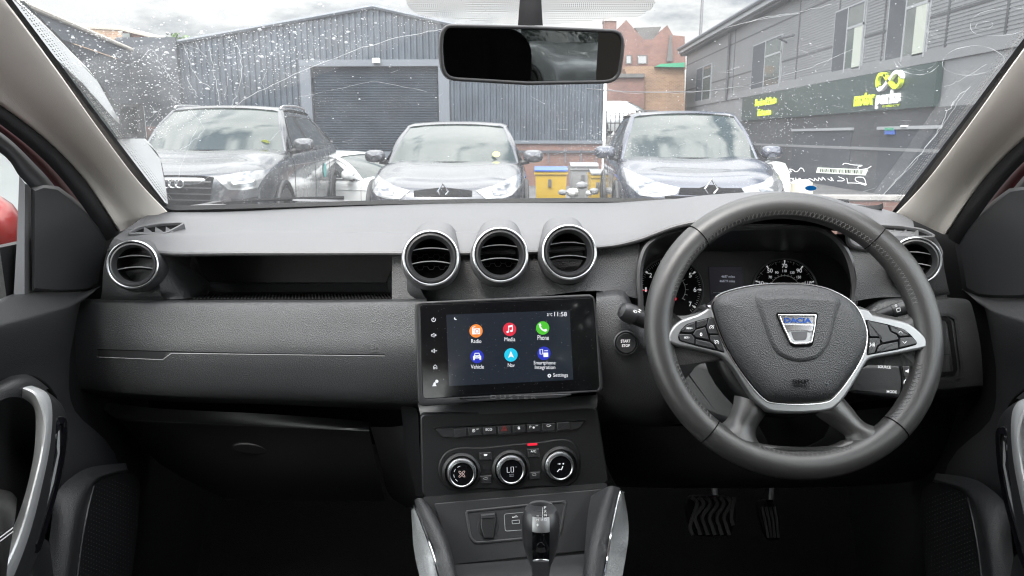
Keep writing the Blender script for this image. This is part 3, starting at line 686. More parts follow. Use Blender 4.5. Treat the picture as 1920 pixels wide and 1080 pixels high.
for k_, (s_, h_) in enumerate(((0, .011), (0, .017), (.0012, .0215), (.004, .0255), (.008, .0285), (.013, .0308), (.019, .0322))):
    lay.append([fw.w(x, y, h_) for x, y in inset(base, s_)])
lastp = inset(base, .019)
for s_, h_ in ((.8, .0335), (.55, .0343), (.25, .0346), (.02, .0347)):
    lay.append([fw.w(cx_ + (x - cx_) * s_, cy_ + (y - cy_) * s_, h_) for x, y in lastp])
b.loft(lay, M['plast'], cu=True)
cov = b.build('horn_cover', sw, label='grained black horn cover in the middle of the wheel')
HH = .0346
b = B()                                     # raised shield round the badge
sh = cat2(fw.hits([(1420,560),(1440,556),(1475,554),(1530,556),(1572,562),(1568,590),(1556,640),(1538,668),(1518,677),(1495,679),(1470,672),(1450,655),(1432,610)], HH), 3)
lay = [[fw.w(x, y, h_) for x, y in inset(ccw(sh), s_)] for s_, h_ in ((-.003, HH - .0035), (0, HH - .0005), (.002, HH + .0015), (.005, HH + .0024))]
b.loft(lay, M['plast'], cu=True); b.add(lay[-1], [tuple(range(len(sh)))], M['plast']); b.build('badge_shield', cov)
H2 = HH + .0024
b = B()
bq = rquad(fw.hits([(1453,586),(1535,586),(1530,612),(1524,650),(1484,652),(1466,617)], H2), .005, 4)
b.pill(fw, bq, H2 - .001, H2 + .0003, M['black'])
q1 = rquad(fw.hits([(1456.5,590),(1530,590),(1527,615),(1521,643),(1513,646),(1488,647),(1480,643),(1467,615)], H2), .002, 3)
q2 = inset(ccw(q1), .0022)
b.ring(fw, q1, q2, H2, H2 + .0030, M['chrome'], .0007)
b.add([fw.w(x, y, H2 + .0012) for x, y in q2], [tuple(range(len(q2)))], M['silverp'])
b.pill(fw, fw.hits([(1467,609),(1524,609),(1522,621),(1517,623),(1512,621),(1482,621),(1474,623)], H2), H2 + .0012, H2 + .0026, M['chrome'], .0006)
b.pill(fw, rquad(fw.hits([(1482.5,622.5),(1513.5,622.5),(1511,636),(1506,638.5),(1491,638.5),(1487,636)], H2), .0015), H2 + .001, H2 + .0018, M['graym'], .0003)
b.pill(fw, rquad(fw.hits([(1462,594.5),(1525,594.5),(1523,606.5),(1466,606.5)], H2), .001), H2 + .001, H2 + .0016, M['chrome'], .0003)
b.text(fw, 'DACIA', 1496, 600.8, 50, 9.5, M['badge'], H2 + .0016, .0007, .03); b.build('badge', cov, label='chrome shield badge with blue lettering')
b = B(); b.text(fw, 'SRP', 1501.5, 715.5, 31, 8.5, M['black'], HH - .0003, .0006, .02); b.text(fw, 'AIRBAG', 1502, 723, 31, 4.5, M['black'], HH - .0003, .0006); b.build('airbag_lettering', cov)
for cx1, s_ in ((1402, 1), (1588, -1)):       # horn symbols
    b = B()
    y1 = 617 if s_ > 0 else 620
    b.stroke(fw, fw.hits([(cx1 - 9 * s_, y1 - 3), (cx1 + 9 * s_, y1 - 3)], HH), .0007, M['black'], HH - .0024, .0006)
    b.stroke(fw, fw.hits([(cx1 - 4 * s_, y1 - 3), (cx1 - 3 * s_, y1 + 1), (cx1 + 2 * s_, y1 + 3), (cx1 + 5 * s_, y1 + 1), (cx1 + 5 * s_, y1 - 3)], HH), .0007, M['black'], HH - .0024, .0006); b.build('horn_symbol', cov)
# button pods
def px_to(pts, h): return fw.hits(pts, h)
hT = .0135
LP = [(1336,594),(1304.6,602),(1287,608),(1275.4,619.7),(1271,632.6),(1273,639),(1302.6,648),(1344,658),(1359,662),(1349,632)]
RP = [(1622,599),(1664,608),(1694,617),(1708.5,628.5),(1719,641.5),(1718,647),(1682.6,656),(1625,666.5),(1628,634)]
for q in (LP, RP): b = B(); b.pill(fw, rquad(px_to(q, hT), .002), hT - .002, hT + .0003, M['black']); b.build('button_pod', sw)
def button(pts, parent, m=None, marks=None, name='button', lab=None):
    b = B(); q = rquad(px_to(pts, hT), .0012, 3); b.pill(fw, inset(ccw(q), .0002), hT, hT + .0022, m or M['smoothp'], .0009, 3)
    if marks: marks(b)
    return b.build(name, parent, label=lab)
hb_ = hT + .0022
def mk_txt(*ts):
    def f(b):
        for t, x, y, w_, h_ in ts: b.text(fw, t, x, y, w_, h_, M['white'], hb_, .0002, .01)
    return f
def mk_cruise(x, y, s_=1):
    def f(b):
        c = fw.hit(x, y, hb_); b.stroke(fw, circ(c[0], c[1], .0023, 16, None, -50, 230), .0006, M['white'], hb_, .0002); b.stroke(fw, [(c[0] - .0004, c[1] - .0006), (c[0] + .0012, c[1] + .0010)], .0007, M['white'], hb_, .0002)
        b.stroke(fw, [(c[0] + s_ * .0022, c[1] + .0026), (c[0] + s_ * .0034, c[1] + .0026)], .0006, M['white'], hb_, .0002)
    return f
button([(1303.5,603.5),(1288,609),(1277,620),(1273.5,623.5),(1297,624.5),(1303.5,618)], sw, marks=mk_txt(('RES/+', 1293, 615.5, 11, 3.4)))
button([(1272.5,626),(1296,627),(1302,634),(1301.5,646.5),(1275,639)], sw, marks=mk_txt(('SET/-', 1288, 633, 11, 3.4)))
button([(1305.5,603),(1326,597.5),(1326,607),(1321,612),(1305.5,616)], sw); button([(1328,597),(1336,595),(1347,627),(1329,627),(1324,613)], sw, marks=mk_cruise(1334, 614))
button([(1304,618.5),(1322,613.5),(1329.5,638),(1304,633),(1298.5,627.5)], sw, marks=mk_txt(('0', 1314.5, 627, 4.5, 6.5)))
button([(1303.5,636),(1330,641.5),(1337,646),(1342,656),(1303.5,646.8)], sw); button([(1330,628.8),(1348,628.8),(1357.5,660),(1346,657.5),(1339,645),(1332,640)], sw, marks=mk_cruise(1344, 642, -1))
button([(1623.5,601),(1663,609.5),(1668,622),(1680,628),(1684,636),(1681,638),(1652,644),(1650,632),(1629,632)], sw)
def arrow(x, y, s_): 
    def f(b): b.stroke(fw, px_to([(x - 3.5, y + s_ * 1.8), (x, y - s_ * 1.8), (x + 3.5, y + s_ * 1.8)], hb_), .0005, M['white'], hb_, .0002)
    return f
button([(1666,610),(1693,618),(1707,630),(1685,631.5),(1680,626),(1670,622)], sw, marks=arrow(1688.5, 622.5, 1)); button([(1685.5,633.5),(1708.5,631.5),(1717,641.5),(1716,645.5),(1685,653)], sw, marks=arrow(1696, 642, -1))
def voice(b):
    for k_ in (2.2, 4.4, 6.4):
        b.stroke(fw, px_to([(1632 + k_, 646.5 - k_ * .75), (1633.5 + k_, 646.5), (1632 + k_, 646.5 + k_ * .75)], hb_), .0005, M['white'], hb_, .0002)
    b.stroke(fw, px_to([(1631, 642.5), (1633, 646.5), (1630.5, 650.5)], hb_), .0006, M['white'], hb_, .0002)
button([(1628.5,634),(1649,634),(1649.5,645),(1643,650),(1639,662.5),(1625.5,665.5)], sw, marks=voice); button([(1651,646.5),(1682.5,640.5),(1683.5,654),(1641,662.5),(1645,651)], sw)

# ---- steering column, stalks, audio pod
b = B()
b.smooth([[P(1400, 600, 1.0), P(1480, 570, 1.0), P(1560, 600, 1.0)], [P(1395, 700, .98), P(1480, 690, .93), P(1575, 700, .98)], [P(1410, 770, 1.0), P(1485, 790, .96), P(1570, 765, 1.0)], [P(1440, 830, 1.1), P(1490, 845, 1.08), P(1545, 820, 1.1)]], M['dark'], 5, 5)
fl = Fr(1320, 700, 1.03, -25, 15)
b.pill(fl, cat2(fl.hits([(1262,664),(1300,672),(1345,685),(1385,715),(1415,770),(1400,800),(1340,790),(1290,760),(1265,710)]), 3), -.03, 0, M['smoothp'], .012, 4)
colm = b.build('steering_column', car, label='steering column shroud behind the wheel')
b = B(); p0, p1, p2, p3 = P(1162, 580, 1.00), P(1178, 583, 1.0), P(1204, 590, 1.0), P(1300, 640, 1.03)
d_ = (p3 - p0).normalized()
b.tube([p0, p0 + d_ * .003, p0 + d_ * .010, p0 + d_ * .022, p0 + d_ * .023, p0 + d_ * .040, p0 + d_ * .06, p3], [.004, .0105, .0135, .0145, .0125, .0118, .0105, .008], M['smoothp'], 20)
fs_ = Fr(1196, 583, .985, 0, 25, -28); fs_.o = P(1197, 584, .985)
b.text(fs_, 'iD', 1191, 584, 7, 5, M['white'], 0, .0002); b.text(fs_, '=', 1199, 583, 5, 5, M['white'], 0, .0002)
b.build('light_stalk', colm)
b = B(); p0, p3 = P(1712, 572, 1.0), P(1600, 606, 1.02); d_ = (p3 - p0).normalized()
b.tube([p0, p0 + d_ * .002, p0 + d_ * .018, p0 + d_ * .0185, p0 + d_ * .026, p0 + d_ * .0265, p3], [.008, .0098, .0098, .0092, .0095, .0088, .005], M['smoothp'], 20)
fs_.o = P(1684, 577, .987); b.text(fs_, 'O', 1680, 573, 4, 4, M['white'], 0, .0002); b.stroke(fs_, fs_.hits([(1681,579),(1687,577),(1688,583),(1682,585)]), .0007, M['white'], 0, .0002, True)
b.build('wiper_stalk', colm)
b = B(); fa = Fr(1650, 710, .99, -8, 20)
b.pill(fa, rquad(fa.hits([(1600,684),(1684,680),(1694,688),(1700,715),(1694,742),(1688,748),(1590,738)]), .006, 5), -.035, 0, M['smoothp'], .006, 4)
b.pill(fa, rquad(fa.hits([(1686,682),(1706,684),(1716,710),(1708,742),(1690,747),(1693,715)]), .003, 4), -.03, .0015, M['smoothp'], .003, 3)
b.stroke(fa, fa.hits([(1685.5, 682), (1691, 714), (1688, 747)]), .0008, M['black'], .0002, .0008)
b.text(fa, 'SOURCE', 1658, 688, 24, 5.5, M['white'], 0, .0003, .015); b.text(fa, 'MODE', 1672, 734.5, 19, 5, M['white'], 0, .0003, .015)
for y, s_ in ((696, '+'), (736, '')):
    b.add([fa.w(*c_, .0017) for c_ in fa.hits([(1697, y - 1.5), (1700, y - 1.5), (1703, y - 5), (1703, y + 5), (1700, y + 1.5), (1697, y + 1.5)])], [(0, 1, 2, 3, 4, 5)], M['white'])
    if s_: b.text(fa, s_, 1707, y, 4, 4, M['white'], .0016, .0002, .02)
b.stroke(fa, fa.hits([(1694, 719), (1695, 714), (1698, 712)]), .0012, M['white'], .0016, .0002); b.stroke(fa, fa.hits([(1700, 711), (1706, 718)]), .0009, M['white'], .0016, .0002); b.stroke(fa, fa.hits([(1706, 711), (1701, 718)]), .0009, M['white'], .0016, .0002)
b.stroke(fa, fa.hits([(1692, 706), (1712, 705)]), .0005, M['black'], .0016, .0002); b.stroke(fa, fa.hits([(1693, 724), (1712, 723)]), .0005, M['black'], .0016, .0002)
b.build('audio_control_pod', colm)
# ---- touchscreen
fs = Fr(953, 652, 1.0, 9, 13)
OUT = [(777,566),(1114,551),(1133,734),(784,763)]
GL = [(786.7,571.5),(1113,558),(1124.5,731),(793,748)]
H0 = .014
b = B(); oo = rquad(fs.hits(OUT, H0), .0085, 6); ii = rquad(fs.hits(GL, H0), .0055, 6)
b.ring(fs, resample(ccw(oo), 120), resample(ccw(ii), 120), -.02, H0, M['smoothp'], .0022, H0 - .002)
scr = b.build('touchscreen', car, label='touchscreen showing six round coloured app icons')
b = B(); b.pill(fs, rquad(fs.hits([(880,753),(1048,746),(1072,741),(1070,738),(860,747)], H0), .001), H0 - .004, H0 + .001, M['smoothp'], .001)
b.text(fs, 'D U S T E R', 963, 744.5, 86, 7.5, M['pad'], H0 + .001, .0007, .015, roll=None); b.build('bezel_lettering', scr)
HG = H0 - .0012
b = B(); b.pill(fs, inset(ccw(ii), .0003), H0 - .006, HG, M['screenglass'], .0004); b.build('glass', scr)
b = B(); b.pill(fs, fs.hits([(836.7,590),(1067.8,581.6),(1075,712),(842,724)], HG), HG - .001, HG + .0003, M['disp']); b.build('display', scr)
HD = HG + .0003
def T(b, *a, **k): b.text(fs, *a, HD, .0002, **k)
for t, x, y, w_, h_ in (('Radio', 893, 639.5, 18, 6.5), ('Media', 956, 636, 19, 6.8), ('Phone', 1018.5, 633, 20, 8), ('Vehicle', 895, 687.5, 23, 6.8), ('Nav', 958.5, 684.5, 12, 6.3), ('Smartphone', 1021, 681, 38.5, 8), ('Integration', 1022, 689.5, 36, 8), ('Settings', 1051, 704, 26, 8), ('11:58', 1051, 589, 22, 7.3)):
    b = B(); b.text(fs, t, x, y, w_ * 1.06, h_ * 1.12, M['lit'], HD, .0002, .0, roll=None); b.build('screen_text', scr)
b = B(); b.text(fs, '21°C', 1030.5, 589.8, 10, 5.6, M['lit'], HD, .0002, .01, roll=None); b.build('screen_text', scr)
def icon(x, y, m, fn, r=12.4):
    b = B(); c = fs.hit(x, y, HD); rr_ = abs(fs.hit(x + r, y, HD)[0] - c[0]); b.pill(fs, circ(c[0], c[1], rr_, 40), HD, HD + .0003, M[m]); fn(b, c, rr_, HD + .0003); b.build('app_icon', scr)
W_ = M['lit']
def S(b, c, r, pts, wd, h, closed=False, m=None): b.stroke(fs, [(c[0] + x * r, c[1] + y * r) for x, y in pts], wd * r, m or W_, h, .0002, closed)
def F(b, c, r, pts, h, m=None): b.pill(fs, [(c[0] + x * r, c[1] + y * r) for x, y in pts], h - .0001, h + .0002, m or W_)
def ic_radio(b, c, r, h):
    F(b, c, r, [(-.6, -.5), (.62, -.5), (.62, .38), (-.6, .38)], h); S(b, c, r, [(-.55, .38), (-.5, .55), (-.1, .68)], .12, h)
    S(b, c, r, circ(.15, -.05, .28, 18), .09, h + .0002, True, M['orange']); F(b, c, r, circ(-.35, .15, .07, 8), h + .0002, M['orange'])
def ic_media(b, c, r, h):
    S(b, c, r, [(-.15, -.35), (-.15, .5), (.42, .62), (.42, -.2)], .14, h); S(b, c, r, [(-.15, .38), (.42, .5)], .2, h); F(b, c, r, circ(-.3, -.38, .2, 14, .16), h); F(b, c, r, circ(.27, -.25, .2, 14, .16), h)
def ic_phone(b, c, r, h):
    S(b, c, r, [(-.42, .5), (-.38, .15), (-.1, -.22), (.25, -.42), (.55, -.4)], .22, h); F(b, c, r, [(-.62, .62), (-.3, .7), (-.18, .3), (-.45, .2)], h); F(b, c, r, [(.2, -.22), (.55, -.12), (.68, -.42), (.4, -.6)], h)
def ic_car(b, c, r, h):
    S(b, c, r, [(-.42, .12), (-.3, .5), (.3, .5), (.42, .12)], .13, h); F(b, c, r, [(-.6, -.28), (.6, -.28), (.62, .05), (.4, .2), (-.4, .2), (-.62, .05)], h); F(b, c, r, [(-.6, -.52), (-.35, -.52), (-.35, -.28), (-.6, -.28)], h); F(b, c, r, [(.35, -.52), (.6, -.52), (.6, -.28), (.35, -.28)], h)
    S(b, c, r, [(-.35, -.02), (0, -.1), (.35, -.02)], .07, h + .0002, False, M['blue'])
def ic_nav(b, c, r, h): F(b, c, r, [(0, .62), (-.45, -.45), (0, -.2), (.45, -.45)], h)
def ic_link(b, c, r, h):
    S(b, c, r, [(-.6, -.1), (-.6, .6), (-.2, .6), (-.2, -.1)], .12, h, True); F(b, c, r, [(-.1, -.55), (.62, -.55), (.62, .1), (-.1, .1)], h); S(b, c, r, [(0, .38), (.5, .38)], .1, h); F(b, c, r, [(.42, .5), (.65, .38), (.42, .26)], h)
icon(892.5, 620.5, 'orange', ic_radio); icon(955.5, 617.5, 'crim', ic_media); icon(1017.5, 615, 'green', ic_phone); icon(894.5, 668.5, 'blue', ic_car); icon(958, 665.5, 'cyan', ic_nav); icon(1020, 662.5, 'blue', ic_link)
b = B(); c = fs.hit(854, 597, HD); r_ = .0022
b.pill(fs, [(c[0] + r_ * x, c[1] + r_ * y) for x, y in [(-.2, 1), (-.8, .4), (-.9, -.3), (-.4, -.9), (.4, -.95), (.95, -.5), (.3, -.45), (-.2, 0), (-.35, .5)]], HD - .0001, HD + .0002, W_); b.build('status_symbol', scr); b = B()
c = fs.hit(1030, 704.5, HD); S(b, c, .0026, circ(0, 0, .62, 18), .5, HD, True)
for i in range(8): S(b, c, .0026, [(.7 * math.cos(i * .785), .7 * math.sin(i * .785)), (1.05 * math.cos(i * .785), 1.05 * math.sin(i * .785))], .34, HD)
b.build('status_symbol', scr)
b = B(); k = .0031; HG2 = HG + .0001
def sd(x, y): return fs.hit(x, y, HG2)
def SS(x, y, pts, wd=.28, closed=False): S(b, sd(x, y), k, pts, wd, HG2, closed)
SS(813, 599.5, [(.8 * math.cos(R(a)), .8 * math.sin(R(a))) for a in range(125, 416, 20)]); SS(813, 599.5, [(0, 1.05), (0, .1)])
for y, pl in ((628.5, 1), (658, 0)):
    x = 813 + (y - 628) * .03; SS(x, y, [(-1, .35), (-.4, .35), (.2, .95), (.2, -.95), (-.4, -.35), (-1, -.35)], .25, True); SS(x, y, [(.45, 0), (1.3, 0)], .25)
    if pl: SS(x, y, [(.87, .45), (.87, -.45)], .25)
SS(816, 688, [(-.75, -.9), (-.75, .15), (0, .95), (.75, .15), (.75, -.9), (.3, -.9), (.3, -.2), (-.3, -.2), (-.3, -.9)], .22, True)
b.pill(fs, circ(*sd(815, 719), k * .55, 12), HG, HG2 + .0002, W_); b.pill(fs, circ(*sd(819, 715), k * .75, 8), HG, HG2 + .0002, W_); b.pill(fs, [(sd(813, 722)[0] + x * k, sd(813, 722)[1] + y * k) for x, y in ((-.6, -.5), (1.3, -.5), (.8, .5), (-.1, .5))], HG, HG2 + .0002, W_)
b.build('side_key_symbols', scr)
b = B(); random.seed(3)                       # dust on the glass
for i in range(240):
    x, y = random.uniform(792, 1118), random.uniform(566, 738); c = fs.hit(x, y, HG); r0 = random.uniform(.00012, .0003)
    b.add([fs.w(c[0] + r0 * math.cos(a), c[1] + r0 * math.sin(a), HG + .00045) for a in (0, 1.2, 2.5, 3.7, 5)], [(0, 1, 2, 3, 4)], M['greyp'])
b.build('dust', scr, kind='stuff')

# ---- centre stack below the screen
fc = Fr(957, 850, .985, 8, 14)
b = B()
b.smooth([[P(783,756,1.02),P(950,752,1.0),P(1120,740,1.02)],[P(786,768,1.01),P(950,764,.995),P(1120,752,1.01)],[P(788,778,1.005),P(950,775,.99),P(1119,764,1.005)]], M['smoothp'], 4, 2)
b.loft([[P(750,752,1.06),P(780,766,1.04),P(784,778,1.03)],[P(760,840,1.05),P(778,845,1.02),P(787,850,1.005)],[P(780,930,1.03),P(786,930,1.01),P(792,932,1.0)]], M['dark'])
b.pill(fc, rquad(fc.hits([(787,777),(1120,763),(1143,905),(1080,930),(800,937),(790,925)]), .008, 5), -.10, 0, M['dark'], .003, 3)
stack = b.build('centre_stack', car, label='black centre stack with switch row and three heater dials')
b = B()
b.pill(fc, rquad(fc.hits([(811,801),(846,799),(1069,788),(1099,787),(1086,804),(1070,808),(848,821),(828,820)]), .002, 4), 0, .003, M['smoothp'], .002)
b.build('switch_strip', stack)
hk = .0032
marks = []
def m_txt(t, dx, dy, w_, h_, m='white'): return lambda b, x, y: b.text(fc, t, x + dx, y + dy, w_, h_, M[m], hk + .0026, .0002, .01, roll=None)
def m_tri(b, x, y):
    c = fc.hit(x, y, hk + .0026); s_ = .0042
    b.stroke(fc, [(c[0], c[1] + s_), (c[0] - s_, c[1] - s_ * .7), (c[0] + s_, c[1] - s_ * .7)], .0007, M['redprint'], hk + .0026, .0002, True); s_ *= .5
    b.stroke(fc, [(c[0], c[1] + s_), (c[0] - s_, c[1] - s_ * .7), (c[0] + s_, c[1] - s_ * .7)], .0006, M['redprint'], hk + .0026, .0002, True)
def m_lock(b, x, y):
    c = fc.hit(x, y, hk + .0026); b.pill(fc, rrect(c[0], c[1] - .0006, .0034, .0030, .0012), hk + .0025, hk + .0028, M['white']); b.stroke(fc, circ(c[0], c[1] + .0008, .0011, 10, None, 0, 180), .0005, M['white'], hk + .0026, .0002)
def m_start(b, x, y):
    c = fc.hit(x - 2, y, hk + .0026); b.stroke(fc, circ(c[0], c[1], .0019, 16), .0005, M['white'], hk + .0026, .0002, True); b.text(fc, 'A', x - 2, y, 3, 3, M['white'], hk + .0026, .0002); b.text(fc, 'OFF', x + 5, y - 3, 5, 2, M['white'], hk + .0026, .0002)
def m_park(b, x, y): b.text(fc, 'P', x - 6, y, 3.5, 4.5, M['white'], hk + .0026, .0002); c = fc.hit(x, y + 1, hk + .0026); b.pill(fc, circ(c[0], c[1], .0016, 8), hk + .0025, hk + .0028, M['white']); b.text(fc, 'OFF', x + 6, y - 2.5, 5, 2, M['white'], hk + .0026, .0002)
def m_cam(b, x, y): c = fc.hit(x, y - 1, hk + .0026); b.stroke(fc, rrect(c[0], c[1], .0044, .0022, .0008), .0004, M['white'], hk + .0026, .0002, True); b.pill(fc, rrect(c[0] + .0034, c[1], .0008, .0018, .0003), hk + .0025, hk + .0028, M['white'])
fn = [None, m_start, m_txt('ECO', -1, -.5, 12, 4.6), m_tri, m_lock, m_park, m_cam, None]
lab = ['blank switch at the left end of the row', None, None, 'hazard warning switch with red triangle', None, None, None, 'blank switch at the right end of the row']
for i in range(8):
    x0 = 849.5 + 27.6 * i; yt = 803.2 - 1.72 * i; b = B()
    b.pill(fc, rquad(fc.hits([(x0, yt), (x0 + 24.5, yt - 1.5), (x0 + 25.6, yt + 13.5), (x0 + 1, yt + 15.5)]), .0012, 3), 0, hk + .0026, M['smoothp'], .0012, 3)
    if fn[i]: fn[i](b, x0 + 13, yt + (6 if i != 3 else 5.5))
    b.build('switch', stack, label=lab[i])
# heater panel
b = B(); b.pill(fc, cat2(fc.hits([(822,870),(835,848),(862,838),(905,838),(960,832),(1010,828),(1055,822),(1078,832),(1088,860),(1084,892),(1062,912),(1010,912),(957,918),(900,916),(862,922),(835,912),(822,892)]), 3), 0, .003, M['dark'], .002); b.build('heater_surround', stack)
def knob(px, py, lab, fn):
    b = B(); c = fc.hit(px, py, .02); c0 = fc.hit(px - 1, py - 4, .003)
    c = ((c[0]), (c[1])); 
    b.lathe(fc, c0, [(.0275, .001), (.0270, .006), (.0235, .008), (.0225, .004)], M['dark'], 48)
    b.lathe(fc, c, [(.0205, .003), (.0205, .0125), (.0196, .0136), (.0186, .0130), (.0183, .0125)], M['satin'], 48)
    b.lathe(fc, c, [(.0183, .0125), (.0181, .018), (.0174, .0205), (.0168, .0213), (.0160, .0208), (.0156, .0195)], M['satin'], 48)
    b.lathe(fc, c, [(.0156, .0195), (.0001, .0195)], M['screenglass'], 40)
    fn(b, c, .0196); return b.build('dial', stack, label=lab)
def k_fan(b, c, h):
    for i in range(4):
        a = R(45 + 90 * i); b.stroke(fc, [(c[0] + .0034 * math.cos(a) + .0022 * math.cos(t) * math.cos(a) - .0013 * math.sin(t) * math.sin(a), c[1] + .0034 * math.sin(a) + .0022 * math.cos(t) * math.sin(a) + .0013 * math.sin(t) * math.cos(a)) for t in [2 * math.pi * k / 14 for k in range(14)]], .00045, M['litpink'], h, .0002, True)
    for a0 in (100, 140, 180, 215): b.stroke(fc, circ(c[0], c[1], .0112, 6, None, a0, a0 + 22), .0005, M['lit'], h, .0002)
def k_lo(b, c, h):
    x, y = c[0] - .0042, c[1] + .0018
    b.stroke(fc, [(x - .0018, y + .0036), (x - .0018, y - .0036), (x + .0018, y - .0036)], .0006, M['lit'], h, .0002)
    b.stroke(fc, [(x + .0036, y + .0036), (x + .0072, y + .0036), (x + .0072, y - .0036), (x + .0036, y - .0036)], .0006, M['lit'], h, .0002, True)
    b.text_m(fc, 'AUTO', c[0], c[1] - .0052, .0068, .0020, M['litdim'], h, .0002)
    b.stroke(fc, [(c[0] - .003, c[1] - .0075), (c[0] + .003, c[1] - .0075)], .0004, M['litdim'], h, .0002); b.stroke(fc, [(c[0] + .006, c[1] + .0052), (c[0] + .0072, c[1] + .0052)], .0008, M['litdim'], h, .0002)
def k_air(b, c, h):
    b.stroke(fc, [(c[0] - .0048, c[1] - .0062), (c[0] - .0015, c[1] - .0028), (c[0] + .0012, c[1] - .0038), (c[0] + .0034, c[1] + .0012)], .0013, M['lit'], h, .0002); b.pill(fc, circ(c[0] + .0042, c[1] + .0046, .0011, 12), h - .0001, h + .0002, M['lit'])
    b.stroke(fc, [(c[0] - .0038, c[1] + .0046), (c[0] - .0010, c[1] + .0046)], .0006, M['lit'], h, .0002); b.add([fc.w(c[0] + x, c[1] + y, h + .0002) for x, y in ((-.0014, .0058), (.0008, .0046), (-.0014, .0034))], [(0, 1, 2)], M['lit'])
knob(866, 889, 'fan speed dial with lit fan symbol', k_fan); knob(959, 883, 'temperature dial reading LO', k_lo); knob(1051, 876, 'airflow dial with seated figure symbol', k_air)
for pts, txt in (([(898,848),(921,847),(923,862),(899,863)], 'dem'), ([(899,892),(922,890),(922,906),(901,907)], 'rear'), ([(988,841),(1011,840),(1012,857),(990,858)], 'A/C'), ([(990,885),(1013,883),(1013,898),(992,900)], 'rec')):
    b = B(); b.pill(fc, rquad(fc.hits(pts, .003), .0012, 3), .002, .0058, M['smoothp'], .0016, 3); x, y = (pts[0][0] + pts[2][0]) / 2, pts[0][1] + 5
    if txt == 'A/C': b.text(fc, 'A/C', x, y, 10, 4.6, M['white'], .0058, .0002)
    else:
        c = fc.hit(x, y, .0058); mm = M['greyp']
        if txt == 'dem': b.pill(fc, [(c[0] - .0026, c[1] + .0012), (c[0] - .0018, c[1] - .0014), (c[0] + .0018, c[1] - .0014), (c[0] + .0026, c[1] + .0012)], .0057, .006, M['white'])
        else: b.stroke(fc, rrect(c[0], c[1], .0050, .0026, .0008), .0004, mm, .0058, .0002, True)
    b.build('heater_button', stack)
b = B(); b.pill(fc, fc.hits([(989,831.5),(1007,830.5),(1007,834.5),(989,835.5)], .003), .002, .0045, M['litred']); b.build('indicator_lamp', stack, label='small glowing red light above the A/C button')

# ---- lower console: cubby, rails, silver trims, gear lever
fk = Fr(955, 985, .945, 6, 30)
b = B()
b.pill(fk, rquad(fk.hits([(790,932),(1140,905),(1118,1050),(850,1085)]), .006, 4), -.05, -.001, M['dark'])
b.pill(fk, rquad(fk.hits([(814,944),(1128,917),(1099,1033),(850,1059)]), .003, 4), -.01, .001, M['smoothp'], .001)
# tunnel running back between the seats
b.smooth([[P(800,1062,.915),P(950,1052,.905),P(1120,1036,.915)],[P(820,1110,.86),P(955,1105,.85),P(1110,1090,.86)],[P(830,1500,.62),P(955,1500,.62),P(1100,1500,.62)]], M['smoothp'], 4, 4)
cons = b.build('centre_console', car, label='dark lower console with socket and silver edged rails')
b = B(); op = rquad(fk.hits([(871,957),(1064,937),(1052,1004),(1040,1008),(890,1021),(880,1010)], .001), .004, 4); oc = resample(ccw(op), 80)
b.ring(fk, oc, inset(oc, .004), 0, .003, M['smoothp'], .0015, -.004); b.pill(fk, inset(oc, .004), -.01, .0016, M['smoothp']); b.build('socket_panel', cons)
b = B(); b.pill(fk, rquad(fk.hits([(900,963),(929,961),(931,975),(926,1010),(907,1011),(901,992)]), .002, 3), -.003, .006, M['dark'], .002); b.pill(fk, rquad(fk.hits([(901,966),(928,963.5),(928,971),(902,973)], .006), .001), .005, .0075, M['smoothp'], .0008)
b.lathe(fk, fk.hit(915, 988), [(.0155, -.002), (.0155, .001), (.0140, .002)], M['dark'], 28); b.build('socket_cover', cons)
b = B(); b.stroke(fk, rquad(fk.hits([(945,964),(1000,959),(1000,992),(947,996)], -.002), .003, 3), .0006, M['silverp'], .0016, .0006, True)
b.ring(fk, rquad(fk.hits([(959,976),(974,974.5),(974,982),(960,983)], -.001), .0008), inset(ccw(rquad(fk.hits([(959,976),(974,974.5),(974,982),(960,983)], -.001), .0008)), .0008), .0016, .0032, M['silverp'], .0003)
b.stroke(fk, fk.hits([(961,970),(971,969)], -.001), .0005, M['white'], .0018, .0003); b.pill(fk, circ(*fk.hit(961.5, 970, -.001), .0008, 8), .001, .002, M['white']); b.stroke(fk, fk.hits([(964,970),(966,967.5),(969,967)], -.001), .0004, M['white'], .0018, .0003); b.build('usb_port', cons)
def strip(rows, m, name, lab=None, thick=.02, par=None):
    b = B(); g = b.smooth(rows, m, 3, 5); bk = [[p + Vector((0, .01, -thick)) for p in r] for r in g]
    b.loft([r for r in [[g[0][j] for j in range(len(g[0]))]] + [bk[0]]], m); b.loft([[r[0] for r in g], [r[0] for r in bk]], m); b.loft([[r[-1] for r in g], [r[-1] for r in bk]], m, flip=True)
    return b.build(name, par or cons, label=lab)
strip([[P(777,938,.955),P(784,934,.95),P(795,936,.955),P(806,950,.965)],[P(786,962,.935),P(797,960,.928),P(812,962,.932),P(822,976,.945)],[P(805,1010,.895),P(820,1010,.885),P(832,1008,.89),P(842,1020,.90)],[P(822,1070,.85),P(838,1070,.842),P(850,1068,.846),P(856,1075,.856)],[P(870,1300,.66),P(890,1300,.65),P(905,1298,.655),P(912,1300,.665)]], M['plast'], 'side_rail', 'black rail on the left of the console')
